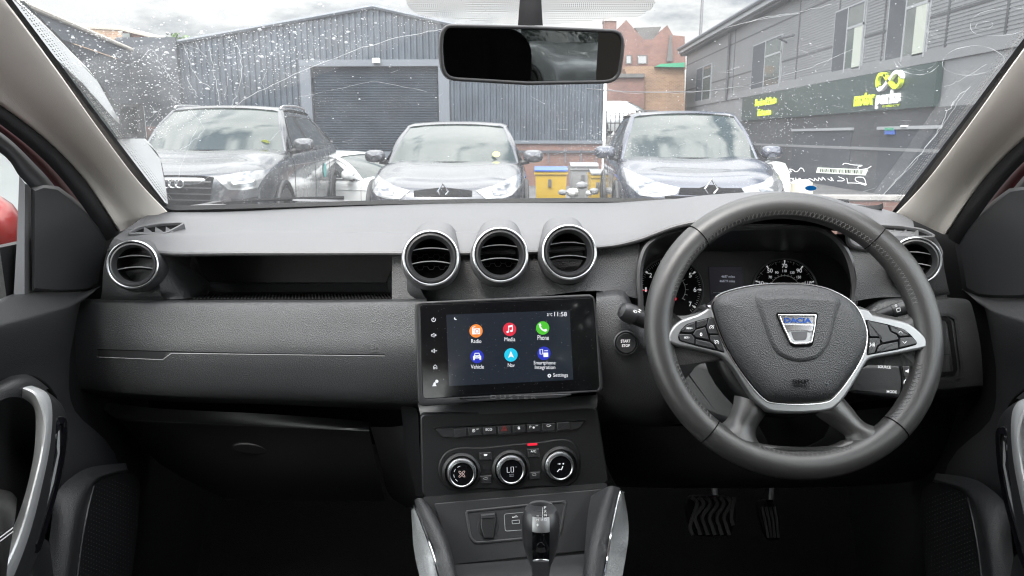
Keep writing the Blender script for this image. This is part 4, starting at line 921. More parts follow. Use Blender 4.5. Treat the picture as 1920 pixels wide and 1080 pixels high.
strip([[P(1108,930,.965),P(1134,915,.955),P(1148,911,.95),P(1163,915,.955)],[P(1102,965,.945),P(1126,945,.93),P(1141,943,.926),P(1157,947,.935)],[P(1098,1010,.90),P(1112,998,.89),P(1128,998,.885),P(1146,1003,.895)],[P(1094,1065,.856),P(1100,1058,.848),P(1114,1058,.842),P(1132,1062,.85)],[P(1070,1300,.665),P(1078,1298,.655),P(1090,1300,.65),P(1106,1300,.66)]], M['plast'], 'side_rail', 'black rail on the right of the console')
strip([[P(771,958,.965),P(773,953,.955),P(777,951,.953)],[P(773,990,.945),P(780,985,.932),P(789,980,.928)],[P(776,1030,.91),P(790,1024,.897),P(803,1018,.892)],[P(787,1080,.865),P(806,1074,.853),P(822,1080,.848)],[P(830,1300,.67),P(850,1300,.66),P(870,1300,.655)]], M['trimbrush'], 'silver_trim', 'silver trim along the left edge of the console')
strip([[P(1163,924,.953),P(1167,922,.955),P(1170,926,.965)],[P(1155,960,.928),P(1165,965,.932),P(1177,968,.945)],[P(1145,1010,.892),P(1160,1018,.897),P(1178,1010,.91)],[P(1133,1080,.848),P(1148,1080,.853),P(1167,1078,.865)],[P(1085,1300,.655),P(1105,1300,.66),P(1125,1300,.67)]], M['trimbrush'], 'silver_trim', 'silver trim along the right edge of the console')
for e in (([(772,954),(777,950),(790,979),(804,1017),(823,1080),(872,1300)], (.955,.952,.926,.889,.846,.653)), ([(1170,923),(1163,922),(1154,958),(1144,1008),(1132,1080),(1084,1300)], (.957,.952,.926,.889,.846,.653))):
    b = B(); b.tube(cat([P(x, y, d - .002) for (x, y), d in zip(*e)], 4), .0016, M['chrome'], 6); b.build('bright_edge', cons)
# gear lever
b = B()
gx = [(944, 1014, 12, .80), (947, 1014, 22, .787), (954, 1014, 29, .779), (965, 1014, 33, .775), (985, 1014, 35, .773), (1005, 1014, 34.5, .773), (1025, 1014, 31.5, .775), (1045, 1014, 25, .779), (1060, 1014, 19, .784), (1080, 1014, 15, .79), (1140, 1012, 15, .80)]
rows = []
for y, x, hw, Y in gx:
    c = P(x, y, Y + .02); k_ = 1.12 * hw * c.y / FPX; row = []
    for j in range(24):
        a = 2 * math.pi * j / 24; row.append(c + Vector((k_ * math.cos(a), -abs(k_) * .85 * math.sin(a), 0)))
    rows.append(row)
b.loft([cat(r, 1) for r in rows], M['smoothp'], cu=True); b.add(rows[0], [tuple(range(24))], M['smoothp'])
gear = b.build('gear_lever', car, label='automatic gear lever with gloss black face')
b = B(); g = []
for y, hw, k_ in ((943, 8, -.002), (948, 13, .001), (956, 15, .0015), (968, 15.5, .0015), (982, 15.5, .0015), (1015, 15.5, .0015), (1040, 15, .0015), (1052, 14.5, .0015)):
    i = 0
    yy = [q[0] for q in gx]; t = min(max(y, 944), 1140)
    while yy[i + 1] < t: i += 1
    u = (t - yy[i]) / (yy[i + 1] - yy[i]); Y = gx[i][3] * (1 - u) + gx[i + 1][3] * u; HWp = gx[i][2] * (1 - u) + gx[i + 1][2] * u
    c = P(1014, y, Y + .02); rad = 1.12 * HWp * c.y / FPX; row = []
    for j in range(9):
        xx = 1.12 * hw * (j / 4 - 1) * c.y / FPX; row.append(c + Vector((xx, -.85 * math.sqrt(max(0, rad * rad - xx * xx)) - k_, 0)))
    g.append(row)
b.loft(g[1:3], M['screenglass']); b.loft(g[2:5], M['trimsil']); b.loft(g[4:], M['screenglass']); b.build('gate_display', gear)  # silver band paints in the bright reflection on the gloss black face
fgv = Fr(1014, 975, g[3][4].y - .001, 0, 0); b = B()
for t, x, y in (('P', 1022, 951.5), ('R', 1023, 958.5), ('N', 1023, 965.5), ('D', 1023, 974)): b.text(fgv, t, x, y, 4.2, 5, M['lit'] if t in 'D' else M['white'], 0, .0003, .01)
b.stroke(fgv, fgv.hits([(1017.5, 951), (1017.5, 975), (1014, 975)]), .0006, M['white'], 0, .0003); b.text(fgv, 'M', 1008, 974.5, 4.5, 4.5, M['white'], 0, .0003); b.text(fgv, '+', 1008, 984, 5, 5, M['white'], 0, .0003, .02); b.text(fgv, '-', 1008, 967, 4, 1.2, M['white'], 0, .0003)
b.build('gate_letters', gear)
b = B(); p0 = P(1014, 1052, .755); b.loft([[P(x, 1050, .772) for x in (999, 1007, 1014, 1021, 1029)], [P(x, 1054, .765) for x in (999, 1007, 1014, 1021, 1029)], [P(x, 1120, .775) for x in (996, 1006, 1014, 1022, 1032)]], M['graym']); b.tube([P(999.5, 1051, .765), P(1007, 1049.5, .762), P(1014, 1049, .761), P(1021, 1049.5, .762), P(1029, 1051, .765)], .0007, M['satin'], 6); b.build('shaft', gear)

# ---- pedals, footwell
b = B(); fp = Fr(1333, 965, 1.36, 0, 25)
b.pill(fp, cat2(fp.hits([(1290,932),(1310,928),(1350,929),(1372,934),(1381,955),(1376,990),(1366,1003),(1330,1006),(1305,1003),(1293,985),(1286,955)]), 3), -.01, 0, M['black'], .003)
for i in range(8):
    x0 = 1272 + i * 13.5; pp = [(x0 + 10, 932), (x0 + 22 - i, 945), (x0 + 4, 968), (x0 + 8, 985), (x0 + 14, 1003)]
    pp = [(x, y) for x, y in pp if 1291 < x < 1378]
    if len(pp) > 1: b.stroke(fp, [(p.x, p.y) for p in cat([Vector((*q, 0)) for q in fp.hits(pp)], 4)], .007, M['dark'], 0, .003)
b.tube([P(1341, 930, 1.36), P(1338, 905, 1.38), P(1330, 850, 1.42)], .006, M['graym'], 8); b.build('brake_pedal', car, label='ribbed rubber brake pedal in the dark footwell')
b = B(); fp = Fr(1440, 975, 1.38, 0, 25); b.pill(fp, cat2(fp.hits([(1420,942),(1440,936),(1455,945),(1463,975),(1463,1008),(1455,1013),(1438,1010),(1425,975)]), 3), -.01, 0, M['black'], .003)
for i in range(4): b.stroke(fp, fp.hits([(1428 + i * 8, 950), (1434 + i * 7.4, 975), (1440 + i * 6.3, 1008)]), .005, M['dark'], 0, .002)
b.tube([P(1445, 940, 1.38), P(1450, 880, 1.45)], .006, M['dark'], 8); b.build('accelerator_pedal', car, label='narrow ribbed accelerator pedal in the dark footwell')
b = B()
b.box((X0, .1, .33), (1.5, 3.9, .04), M['carpet'])
b.smooth([[Vector((x, 1.15, .36)) for x in (-.74, -.25, .25, .74)], [Vector((x, 1.42, .42)) for x in (-.74, -.25, .25, .74)], [Vector((x, 1.62, .75)) for x in (-.74, -.25, .25, .74)], [Vector((x, 1.62, 1.15)) for x in (-.74, -.25, .25, .74)]], M['carpet'], 6, 6)
b.smooth([[Vector((x, y, z)) for x, z in ((-.17, .36), (-.15, .55), (0, .62), (.13, .55), (.15, .36))] for y in (1.6, 1.2, .9, .4, -.5)], M['carpet'], 4, 2)
b.build('floor_carpet', car)

# ---- windscreen, seal, mirror
def wsL(t): return [Vector((-.775 + .07 * 0, .58, 1.645)), None]
EL = [PX(-95, -140, -.585), PX(11, 0, -.612), PX(111, 131, -.630), PX(185, 229, -.637), PX(259, 325, -.640), PX(300, 378, -.642)]
# top edge lies above the frame; follow the same slope
ER = [Vector((2 * X0 - p.x, p.y, p.z)) for p in EL]
bul = [.16, .17, .18, .18, .18, .18]; zdrop = [.012, .005, -.004, -.010, -.014, -.018]
rowsW = []
for i, (l_, r_) in enumerate(zip(EL, ER)):
    row = []
    for j in range(13):
        s_ = j / 12 * 2 - 1; q = l_.lerp(r_, j / 12); q = q + Vector((0, bul[i] * (1 - s_ * s_), zdrop[i] * (1 - s_ * s_))); row.append(q)
    rowsW.append(row)
ext = [rowsW[-1][j] + (rowsW[-1][j] - rowsW[-2][j]).normalized() * .05 for j in range(13)]
b = B(); b.smooth(rowsW + [ext], M['wglass'], 2, 4); ws = b.build('windscreen', car, label='dirty water-spotted windscreen')
bvs = BVHTree.FromPolygons([v[:] for v in b.v], b.f)
def ws_ribbon(b, pts, w_, m, off=.002): ribbon_on(b, bvs, pts, w_, m, off)
# black band round the glass with a dotted inner fade
b = B(); e_l = [p + Vector((.0, 0, 0)) for p in cat(EL + [ext[0]], 6)]
def side_seal(sgn):
    rows = []
    for p in e_l:
        q = p if sgn < 0 else Vector((2 * X0 - p.x, p.y, p.z)); rows.append([q + Vector((sgn * .02, .004, 0)), q + Vector((sgn * .002, -.005, -.003)), q + Vector((-sgn * .0055, -.005, -.003)), q + Vector((-sgn * .0085, -.001, -.001))])
    b.loft(rows, M['seal'])
side_seal(-1); side_seal(1)
bot = dense([(300,372),(308,380),(320,385.5),(333,387),(464,384),(680,377.5),(960,373),(1140,372),(1300,374),(1500,379),(1625,387),(1645,386),(1654,382)], 12)
L1 = [onto(bvs, x, y, -.0) for x, y in bot]; L1 = [p for p in L1 if p]
b.loft([[p + Vector((0, -.003, .0016)) for p in L1], [p + Vector((0, -.006, -.006)) for p in L1], [p + Vector((0, .04, -.05)) for p in L1]], M['seal'])
b.build('windscreen_seal', car)
b = B()                                      # dotted ceramic print behind the mirror and along the sides
cz = dense([(765,0),(772,14),(795,26),(840,34),(900,36),(1080,36),(1150,34),(1195,26),(1215,14),(1225,0)], 4)
def ds(px, py, r_):
    p = onto(bvs, px, py, .0015)
    if p is None: return
    q = onto(bvs, px + .5, py, .0015)
    if q is None: return
    u = (q - p).normalized(); v = Vector((0, -.55, .83)); b.add([p + (u * math.cos(a) + v * math.sin(a)) * r_ for a in (0, 1.05, 2.1, 3.14, 4.2, 5.25)], [(0, 1, 2, 3, 4, 5)], M['graydot'])
M['graydot'] = mat('ceramic_dot', (.42, .42, .42), .7)
for j in range(-16, 14):
    y = j * 3.3; hw_ = 232 - max(0, y) ** 2 * .035 if y < 38 else 0
    if y > 30: hw_ = 170 - (y - 30) * 9
    n_ = int(hw_ * 2 / 3.7)
    for i in range(n_ + 1):
        ds(995 - hw_ + i * 3.7 + (j % 2) * 1.85, y, .00105 if y < 20 else .0008)
for t, p in enumerate(cat(EL, 28)):
    for sg in (-1, 1):
        q0 = p if sg < 0 else Vector((2 * X0 - p.x, p.y, p.z))
        for k_ in range(4):
            q = bvs.find_nearest(q0 + Vector((-sg * (.011 + k_ * .0034), 0, (t % 2) * .002)))[0]
            if q: v = Vector((0, -.55, .83)); u = Vector((1, -.4 * sg, 0)).normalized(); r_ = .0011 - k_ * .0002; b.add([q + Vector((0, -.0015, 0)) + (u * math.cos(a) + v * math.sin(a)) * r_ for a in (0, 1.05, 2.1, 3.14, 4.2, 5.25)], [(0, 1, 2, 3, 4, 5)], M['graydot'])
b.build('ceramic_dots', ws, kind='stuff')
M['streak'] = glass('dried_streak', (.9, .9, .9), .20, .45, (.85, .86, .87), .02, 40)
M['film'] = glass('dirt_film', (.95, .95, .95), .0, .11, (.8, .8, .8), .0, 14, speck=.5)
b = B()
def jag(pts, n=5, amp=3):
    out = []
    for i in range(len(pts) - 1):
        a, c = pts[i], pts[i + 1]
        for j in range(n):
            t = j / n; out.append((a[0] + (c[0] - a[0]) * t + (random.uniform(-amp, amp) if j or i else 0), a[1] + (c[1] - a[1]) * t + (random.uniform(-amp, amp) * .6 if j else 0)))
    out.append(pts[-1]); return out
random.seed(11)
for pts, w_ in (([(435,200),(462,182),(520,152),(600,118),(680,86),(760,65),(830,52)], 1.6), ([(390,75),(397,110),(406,160),(412,195)], 1.5), ([(440,75),(452,105),(454,135),(446,168),(433,198)], 1.8),
               ([(290,93),(300,115),(320,145),(345,165)], 1.5), ([(283,90),(262,110),(245,118)], 1.6), ([(340,78),(352,105),(360,130),(375,150),(395,162)], 1.3), ([(366,76),(385,105),(392,120)], 1.1), ([(320,182),(350,202)], 1.5),
               ([(350,195),(370,220),(385,240),(360,265),(338,280)], 1.1), ([(275,225),(300,203),(280,240)], 1.0), ([(350,140),(358,160),(371,180)], 1.6), ([(500,130),(490,150),(498,175)], .9), ([(425,140),(424,168),(420,180)], 1), ([(372,235),(345,290),(330,350)], .8),
               ([(560,180),(700,150),(800,170)], .6), ([(1140,165),(1170,172),(1290,172),(1400,160),(1520,125),(1600,90)], .8), ([(1360,50),(1440,28),(1500,22)], 1.3), ([(1400,40),(1500,20),(1560,5)], 1.0),
               ([(1820,160),(1796,180),(1778,205),(1765,235),(1740,270),(1712,300),(1680,335),(1655,365)], 2.0), ([(1812,168),(1775,222),(1764,238),(1730,285),(1700,318),(1668,350)], 1.1), ([(1790,190),(1783,196)], 3), ([(1850,118),(1800,150),(1770,160)], .8)):
    ws_ribbon(b, jag(pts, 5, 2.2), w_ * .72, M['streak'])
def oval(cx_, cy_, rx, ry, rot, a0=0, a1=360, w_=1.4):
    pp = []
    for i in range(41):
        a = R(a0 + (a1 - a0) * i / 40); x, y = rx * math.cos(a) * (1 + .05 * math.sin(3 * a + cx_)), ry * math.sin(a) * (1 + .07 * math.sin(2 * a + cy_)) + random.uniform(-.4, .4); pp.append((cx_ + x * math.cos(R(rot)) - y * math.sin(R(rot)), cy_ + x * math.sin(R(rot)) + y * math.cos(R(rot))))
    ws_ribbon(b, pp, [w_ * (.45 + .35 * math.sin(i * .7 + cx_)) for i in range(41)], M['streak'])
oval(1880, 38, 64, 26, -9); oval(1823, 111, 58, 26, -4); oval(1718, 112, 44, 24, 5, 10, 170, 2.2); oval(1718, 108, 38, 22, 5, 10, 170, 1.0); oval(1846, 45, 16, 7, -10, 0, 360, 1)
for i in range(46):                           # long thin wiper scratches
    x, y = random.uniform(300, 1750), random.uniform(20, 360); l_ = random.uniform(6, 28); a = R(random.gauss(-12 if x < 900 else -6, 22)); ws_ribbon(b, [(x + l_ * t * math.cos(a), y + l_ * t * math.sin(a)) for t in (0, .5, 1)], random.uniform(.3, .6), M['streak'])
b.build('dried_streaks', ws, kind='stuff')
# dusty film in the unwiped corner
b = B()
def film(rows):
    g_ = [[onto(bvs, x, y, .0025) for x, y in dense(r, 20)][:] for r in rows]; n_ = min(len(r) for r in g_)
    gg = []
    for r in rows:
        rr_ = resample_open(r, 14); gg.append([onto(bvs, x, y, .0025) for x, y in rr_])
    gg = [r for r in gg if all(p is not None for p in r)]
    if len(gg) > 1: b.loft(gg, M['film'])
def resample_open(p, n):
    d = [0]
    for i in range(len(p) - 1): d.append(d[-1] + math.dist(p[i], p[i + 1]))
    out = []; j = 0
    for i in range(n):
        t = d[-1] * i / (n - 1)
        while j < len(p) - 2 and d[j + 1] < t: j += 1
        u = (t - d[j]) / max(1e-9, d[j + 1] - d[j]); out.append((p[j][0] + (p[j + 1][0] - p[j][0]) * u, p[j][1] + (p[j + 1][1] - p[j][1]) * u))
    return out
film([[(120,118),(400,50),(820,20)],[(165,180),(400,110),(825,40)],[(200,225),(420,170),(828,50)],[(240,285),(330,245),(445,198)]])
film([[(1840,130),(1790,190),(1700,310),(1650,375)],[(1800,130),(1760,190),(1690,290),(1630,370)]])
b.build('dirt_film', ws, kind='stuff')
# water droplets
M['drop'] = glass('water_drop', (.95, .95, .95), .28, .62, (.88, .90, .92), .10, 90)
b = B(); random.seed(5)
def drop(px, py, r_):
    d = ray(px, py); h = bvs.ray_cast(CAM, d)
    if h[0] is None: return
    n_ = h[1]; n_ = n_ if n_.dot(d) > 0 else -n_       # outer side
    u = n_.cross(Vector((0, 0, 1))).normalized(); v = u.cross(n_); c = h[0] + n_ * .0003; st = random.uniform(.9, 1.7); a0 = random.uniform(-.5, .5)
    uu, vv = u * math.cos(a0) + v * math.sin(a0), v * math.cos(a0) - u * math.sin(a0); rows = []
    for rr_, hh in ((1, 0), (.8, .35), (.45, .55), (.05, .62)):
        rows.append([c + (uu * math.cos(t) * st + vv * math.sin(t)) * r_ * rr_ * (1 + .12 * math.sin(3 * t + a0 * 9)) + n_ * r_ * hh for t in [2 * math.pi * j / 8 for j in range(8)]])
    b.loft(rows, M['drop'], cu=True)
n_ = 0
while n_ < 470:
    x, y = random.gauss(370, 150), random.gauss(130, 75)
    if not (60 < x < 840 and -5 < y < 260) or x < 30 + y * .95: continue
    if y > 205 - (x - 430) * .38 and random.random() < .93: continue
    if y > 235: continue
    drop(x, y, random.choice([.0007, .0008, .001, .001, .0012, .0016, .0024]) * random.uniform(.5, .9)); n_ += 1
for x, y, r_ in ((487,56,.0036),(491,107,.0042),(626,73,.0045),(649,80,.0035),(460,100,.003),(696,85,.003),(444,157,.003),(389,167,.0038),(362,121,.0034),(325,95,.003),(466,135,.002),(430,71,.003),(586,112,.003),(548,115,.002),(612,72,.002),(758,62,.002)): drop(x, y, r_ * .62)
for i in range(420):
    x, y = random.gauss(1440, 70), random.gauss(215, 45)
    drop(x, y, random.uniform(.00035, .0008))
for i in range(170): drop(random.uniform(300, 1780), random.uniform(0, 360), random.uniform(.0004, .0010))
b.build('water_droplets', None, label='scattered rain droplets dried on the windscreen', cat_='water droplets', kind='stuff')
# handwriting, barcode, blue sticker on the glass
b = B()
for pts in ([(1580,308),(1585,305),(1600,308),(1617,309),(1609,312),(1611,317),(1620,316),(1628,314),(1634,310)], [(1508,321),(1506,316),(1501,314),(1497,319),(1492,321),(1486,317),(1480,316),(1484,321),(1476,321)],
            [(1624,345),(1621,334),(1614,331),(1605,332),(1604,337),(1612,341),(1624,344),(1622,346),(1612,343),(1600,342),(1590,342)], [(1588,333),(1590,343)], [(1572,330),(1583,335),(1580,338),(1570,338)],
            [(1563,338),(1558,331),(1560,338),(1552,334)], [(1548,337),(1542,331),(1541,337),(1535,332),(1534,338),(1527,333),(1527,338),(1519,334),(1514,337),(1520,339),(1510,335),(1503,338),(1500,333),(1494,338)], [(1492,332),(1494,342)], [(1489,334),(1480,334),(1486,334),(1488,342),(1480,341)]):
    ws_ribbon(b, [(p.x, p.y) for p in cat([Vector((*q, 0)) for q in pts], 4)], 1.05, M['marker'], .0012)
b.build('handwriting', None, label='white marker scribble, seen reversed, low on the windscreen behind the steering wheel', cat_='handwriting')
b = B()
def wq(pts, m, off): 
    q = [onto(bvs, x, y, off) for x, y in pts]; b.add(q, [tuple(range(len(q)))], m)
def wgrid(p00, p10, p11, p01, m, off, n_=8):
    g_ = []
    for i in range(2):
        row = []
        for j in range(n_ + 1):
            t = j / n_; a = (p00[0] + (p10[0] - p00[0]) * t, p00[1] + (p10[1] - p00[1]) * t); c = (p01[0] + (p11[0] - p01[0]) * t, p01[1] + (p11[1] - p01[1]) * t); q = a if i == 0 else c; row.append(onto(bvs, q[0], q[1], off))
        g_.append(row)
    b.loft(g_, m)
wgrid((1533,313),(1628,317),(1623,328),(1530,323), M['sticker'], .0010)
x = 1538.5; random.seed(9)
while x < 1617:
    w_ = random.choice([.7, .9, 1.5, 2.0]); yy = 314.4 + (x - 1533) * .042; wgrid((x, yy), (x + w_, yy), (x + w_ - .7, yy + 6.6), (x - .7, yy + 6.6), M['ink'], .0014, 1); x += w_ + random.choice([.9, 1.1, 1.7])
b.build('barcode_sticker', None, label='white barcode sticker inside the windscreen under the white scribble', cat_='sticker')
b = B(); c_ = [(1520.5 + 10.5 * math.cos(a), 351.8 + 4.6 * math.sin(a)) for a in [2 * math.pi * i / 24 for i in range(24)]]; wq(c_[::-1], M['stickb'], .0012)
cw = [(1520.5 + 11.6 * math.cos(a), 351.8 + 5.4 * math.sin(a)) for a in [2 * math.pi * i / 24 for i in range(24)]]; wq(cw[::-1], M['white'], .0009); b.build('round_sticker', None, label='blue oval sticker with white edge low on the windscreen above the steering wheel', cat_='sticker')

# interior mirror
fm = Fr(998, 104, .86, 12, -4.3, -1.2)
# keep the outline as seen while turning the glass towards the driver
MO = [(836,45),(990,48),(1152,55),(1164,60),(1171,78),(1168,110),(1163,140),(1152,153),(1138,157),(990,160),(850,152),(836,147),(826,130),(823,90),(825,60)]
b = B(); mo = resample(ccw(rquad(fm.hits(MO), .006, 3)), 100)
b.ring(fm, mo, inset(mo, .0042), -.010, .004, M['smoothp'], .0018, .0005)
b.loft([[fm.w(x, y, -.010) for x, y in mo], [fm.w(x, y, -.022) for x, y in inset(mo, .006)], [fm.w(x, y, -.030) for x, y in inset(mo, .018)]], M['dark'], cu=True); b.add([fm.w(x, y, -.030) for x, y in inset(mo, .018)], [tuple(range(100))], M['dark'])
mir = b.build('rear_view_mirror', car, label='rear-view mirror reflecting the dark cabin')
b = B(); b.add([fm.w(x, y, .0012) for x, y in inset(mo, .0040)], [tuple(range(100))], M['mirror']); b.build('mirror_glass', mir)
b = B(); b.smooth([[P(971, 48, .885), P(983, 48, .875), P(1005, 48, .875), P(1018, 48, .885)], [P(973, 20, .90), P(985, 20, .888), P(1004, 20, .888), P(1016, 20, .90)], [P(975, -12, .925), P(985, -12, .912), P(1004, -12, .912), P(1015, -12, .925)], [P(975, -60, .945), P(985, -60, .932), P(1004, -60, .932), P(1015, -60, .945)]], M['black'], 4, 4); b.build('mirror_stem', mir)

# wipers and cowl outside
b = B(); b.smooth([[Vector((x, 1.60 - abs(x) ** 2 * .35, 1.205)) for x in (-.72, -.4, 0, .4, .70)], [Vector((x, 1.78 - abs(x) ** 2 * .35, 1.185)) for x in (-.74, -.4, 0, .4, .72)]], M['dark'], 5, 2); b.build('scuttle_panel', car)
b = B(); b.smooth([[Vector((x * s_, y - abs(x) ** 2 * .25, z - abs(x) ** 3 * .12)) for x in (-.8, -.6, -.3, 0, .3, .6, .8)] for y, z, s_ in ((1.78, 1.18, 1), (2.1, 1.13, .99), (2.5, 1.06, .97), (2.72, .96, .93), (2.78, .80, .9))], M['red'], 5, 5); b.build('bonnet', car)
for pts, lab_ in (([(430,379),(470,377),(560,374),(640,372)], 'left wiper'), ([(1600,379),(1500,375),(1250,372)], 'right wiper')):
    b = B(); q = [P(x, y, 1.52 if 400 < x < 1600 else 1.50) + Vector((0, .02, 0)) for x, y in pts]; b.tube(cat(q, 4), .004, M['black'], 6)
    if lab_ == 'left wiper': b.smooth([[P(548, 374, 1.54), P(556, 370.5, 1.54), P(620, 372, 1.54), P(655, 375, 1.54)], [P(548, 376, 1.53), P(560, 377, 1.53), P(620, 378, 1.53), P(655, 379, 1.53)]], M['graym'], 4, 3)
    b.build('wiper', car)

# ---- A-pillars
def both(b, name, parent, **kw):
    o1_ = b.build(name, parent, **kw); kw.pop('label', None); return o1_, mirror_b(b, X0).build(name, parent, **kw)
E1 = [(-78,-100),(9,0),(106,130),(184,240),(258,338),(314,397)]
E1X = [-.575,-.600,-.619,-.627,-.632,-.636]
E2 = [(-290,60),(-140,100),(0,193),(93,267),(163,341),(226,434)]
E2X = [-.690,-.690,-.695,-.70,-.70,-.695]
rows = []
for i in range(6):
    p, q = PX(*E1[i], E1X[i]), PX(*E2[i], E2X[i]); d = q - p
    nrm = Vector((.55, -.8, .25)); r_ = [p + Vector((-.018, .004, .0)), p, p + d * .10 + nrm * .010, p + d * .30 + nrm * .014, p + d * .55 + nrm * .012, p + d * .72 + nrm * .004, p + d * .88 + nrm * -.001, q, q + Vector((-.015, .01, 0))]
    rows.append(r_)
b = B(); b.smooth(rows, M['cloth'], 2, 6); both(b, 'pillar_trim', car)
# door-frame seals, red sliver and window frame
E3 = [(-300,100),(-140,140),(0,233),(80,298),(135,360),(200,452)]
E4 = [(-300,115),(-140,160),(0,247),(66,308),(108,356),(195,470)]
E5 = [(-300,200),(-140,205),(0,286),(36,330),(60,356),(70,380)]
def strip2(a, ax, c, cx2, m, bulge=.006):
    b = B(); rows = []
    for i in range(len(a)):
        p, q = PX(*a[i], ax), PX(*c[i], cx2); n_ = Vector((.7, -.7, .1)); rows.append([p, p.lerp(q, .3) + n_ * bulge, p.lerp(q, .7) + n_ * bulge, q])
    b.smooth(rows, m, 3, 6); return b
both(strip2([(x + 2, y - 3) for x, y in E2], -.705, E3, -.712, M['seal'], .010), 'door_seal', car)
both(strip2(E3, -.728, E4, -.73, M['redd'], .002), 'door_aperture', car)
b = strip2(E4, -.724, E5, -.722, M['smoothp'], .010)
wf = both(b, 'window_frame', car)
# sail panel in the front corner of the door window
b = B(); fl_ = [(58,352),(80,346),(110,350),(140,372),(167,397),(190,420),(207,453),(200,490),(192,535),(170,545),(140,548),(100,548),(60,546)]
Xs = -.716; q = [PX(x, y, Xs) for x, y in fl_]
q2 = [PX(x, y, Xs + .006) for x, y in [(66,358),(82,352),(108,356),(134,376),(162,402),(183,426),(198,455),(192,490),(184,530),(165,540),(138,543),(100,543),(66,540)]]
b.loft([q, q2], M['smoothp'], cu=True); b.add(q2, [tuple(range(13))], M['smoothp']); both(b, 'corner_panel', car)
b = B(); b.loft([[PX(x, y, X) for x, y, X in ((36,330,-.722),(47,344,-.716),(60,350,-.729))], [PX(x, y, X) for x, y, X in ((32,440,-.722),(46,440,-.716),(63,440,-.729))], [PX(x, y, X) for x, y, X in ((26,552,-.722),(46,552,-.716),(66,548,-.729))]], M['graym']); both(b, 'window_channel', car)
b = B(); b.box((-.738, .42, 1.28), (.004, 1.3, .62), M['sglass']); both(b, 'side_window', car)

# ---- doors
def DP(rows): return [[PX(x, y, X) for x, y, X in r] for r in rows]
b = B()
cols = None
b.smooth(DP([[(196,532,-.728),(140,545,-.728),(60,548,-.728),(22,552,-.728),(-70,590,-.728),(-260,660,-.728),(-900,900,-.728)],
             [(184,540,-.708),(138,553,-.712),(60,556,-.712),(15,562,-.712),(-80,600,-.712),(-280,672,-.712),(-960,920,-.712)],
             [(158,562,-.70),(134,570,-.692),(60,586,-.688),(0,602,-.688),(-95,632,-.688),(-310,705,-.688),(-1000,960,-.688)],
             [(150,572,-.705),(130,584,-.690),(58,606,-.684),(-6,622,-.684),(-105,655,-.684),(-330,735,-.684),(-1050,1010,-.684)],
             [(138,630,-.715),(118,640,-.70),(52,660,-.695),(-12,680,-.695),(-120,720,-.695),(-350,810,-.695),(-1100,1100,-.695)],
             [(130,690,-.72),(112,700,-.71),(50,710,-.705),(-15,730,-.705),(-130,780,-.705),(-370,880,-.705),(-1150,1200,-.705)],
             [(140,770,-.72),(120,790,-.712),(50,820,-.708),(-20,840,-.708),(-140,900,-.708),(-390,1010,-.708),(-1200,1400,-.708)],
             [(215,850,-.715),(170,880,-.70),(100,930,-.69),(30,980,-.69),(-60,1060,-.69),(-300,1250,-.69),(-1200,1800,-.69)],
             [(250,1000,-.72),(240,1040,-.71),(200,1100,-.68),(120,1180,-.68),(0,1300,-.68),(-240,1500,-.68),(-1200,2300,-.68)]]), M['doorp'], 4, 4)
dl, dr = both(b, 'door_panel', car); dl['label'] = 'black passenger door panel on the left'; dr['label'] = 'black driver door panel on the right'
def door_part(b, name, **kw): b.build(name, dl, **kw); mirror_b(b, X0).build(name, dr, **kw)
# pull handle
Lc = [[(32,740,-.665),(62,762,-.655),(67,800,-.65),(62,860,-.648),(46,930,-.646),(24,990,-.644),(-12,1060,-.64),(-60,1120,-.64)],
      [(38,727,-.66),(66,742,-.642),(82,790,-.634),(76,850,-.631),(58,925,-.628),(36,1000,-.626),(4,1070,-.622),(-40,1140,-.62)],
      [(46,723,-.66),(80,738,-.640),(92,775,-.632),(86,845,-.629),(69,920,-.626),(47,1000,-.624),(16,1076,-.62),(-24,1150,-.62)],
      [(56,722,-.66),(88,737,-.645),(98,770,-.637),(94,835,-.634),(78,915,-.631),(56,1000,-.629),(26,1080,-.624),(-10,1156,-.624)]]
b = B(); g_ = [[PX(*c) for c in r] for r in Lc]; b.smooth([[g_[j][i] for j in range(4)] for i in range(8)], M['silverp'], 3, 6); door_part(b, 'grab_handle')
Bc = [[(56,722,-.66),(88,737,-.645),(98,770,-.637),(94,835,-.634),(78,915,-.631),(56,1000,-.629),(26,1080,-.624),(-10,1156,-.624)],
      [(66,724,-.66),(98,742,-.645),(110,772,-.64),(108,835,-.638),(92,915,-.635),(66,1000,-.633),(38,1080,-.63),(4,1156,-.63)],
      [(76,728,-.668),(110,752,-.655),(125,785,-.65),(122,845,-.648),(106,920,-.645),(82,1000,-.643),(52,1080,-.64),(20,1156,-.64)],
      [(80,732,-.69),(114,762,-.685),(127,800,-.685),(124,850,-.683),(108,930,-.68),(84,1010,-.68),(60,1090,-.68),(26,1160,-.68)]]
b = B(); g_ = [[PX(*c) for c in r] for r in Bc]; b.smooth([[g_[j][i] for j in range(4)] for i in range(8)], M['smoothp'], 3, 6); door_part(b, 'handle_back')
b = B(); Cc = [(102,790),(112,782),(122,792),(119,845),(108,905),(92,965),(72,1030),(58,1036),(52,1026),(66,975),(84,905),(96,845)]
Ci = [(106,800),(112,795),(115,802),(112,850),(101,905),(84,962),(67,1016),(62,1018),(61,1010),(74,962),(90,903),(101,848)]
oo_ = [PX(x, y, -.640) for x, y in cat2(Cc, 3)]; ii_ = [PX(x, y, -.638) for x, y in cat2(Ci, 3)]
b.loft([[p + Vector((-.004, 0, 0)) for p in oo_], [p + Vector((.003, 0, 0)) for p in oo_], [p + Vector((.003, 0, 0)) for p in ii_], [p + Vector((-.001, 0, 0)) for p in ii_]], M['gloss'], cu=True); b.tube(oo_, .0011, M['satin'], 5, closed=True)
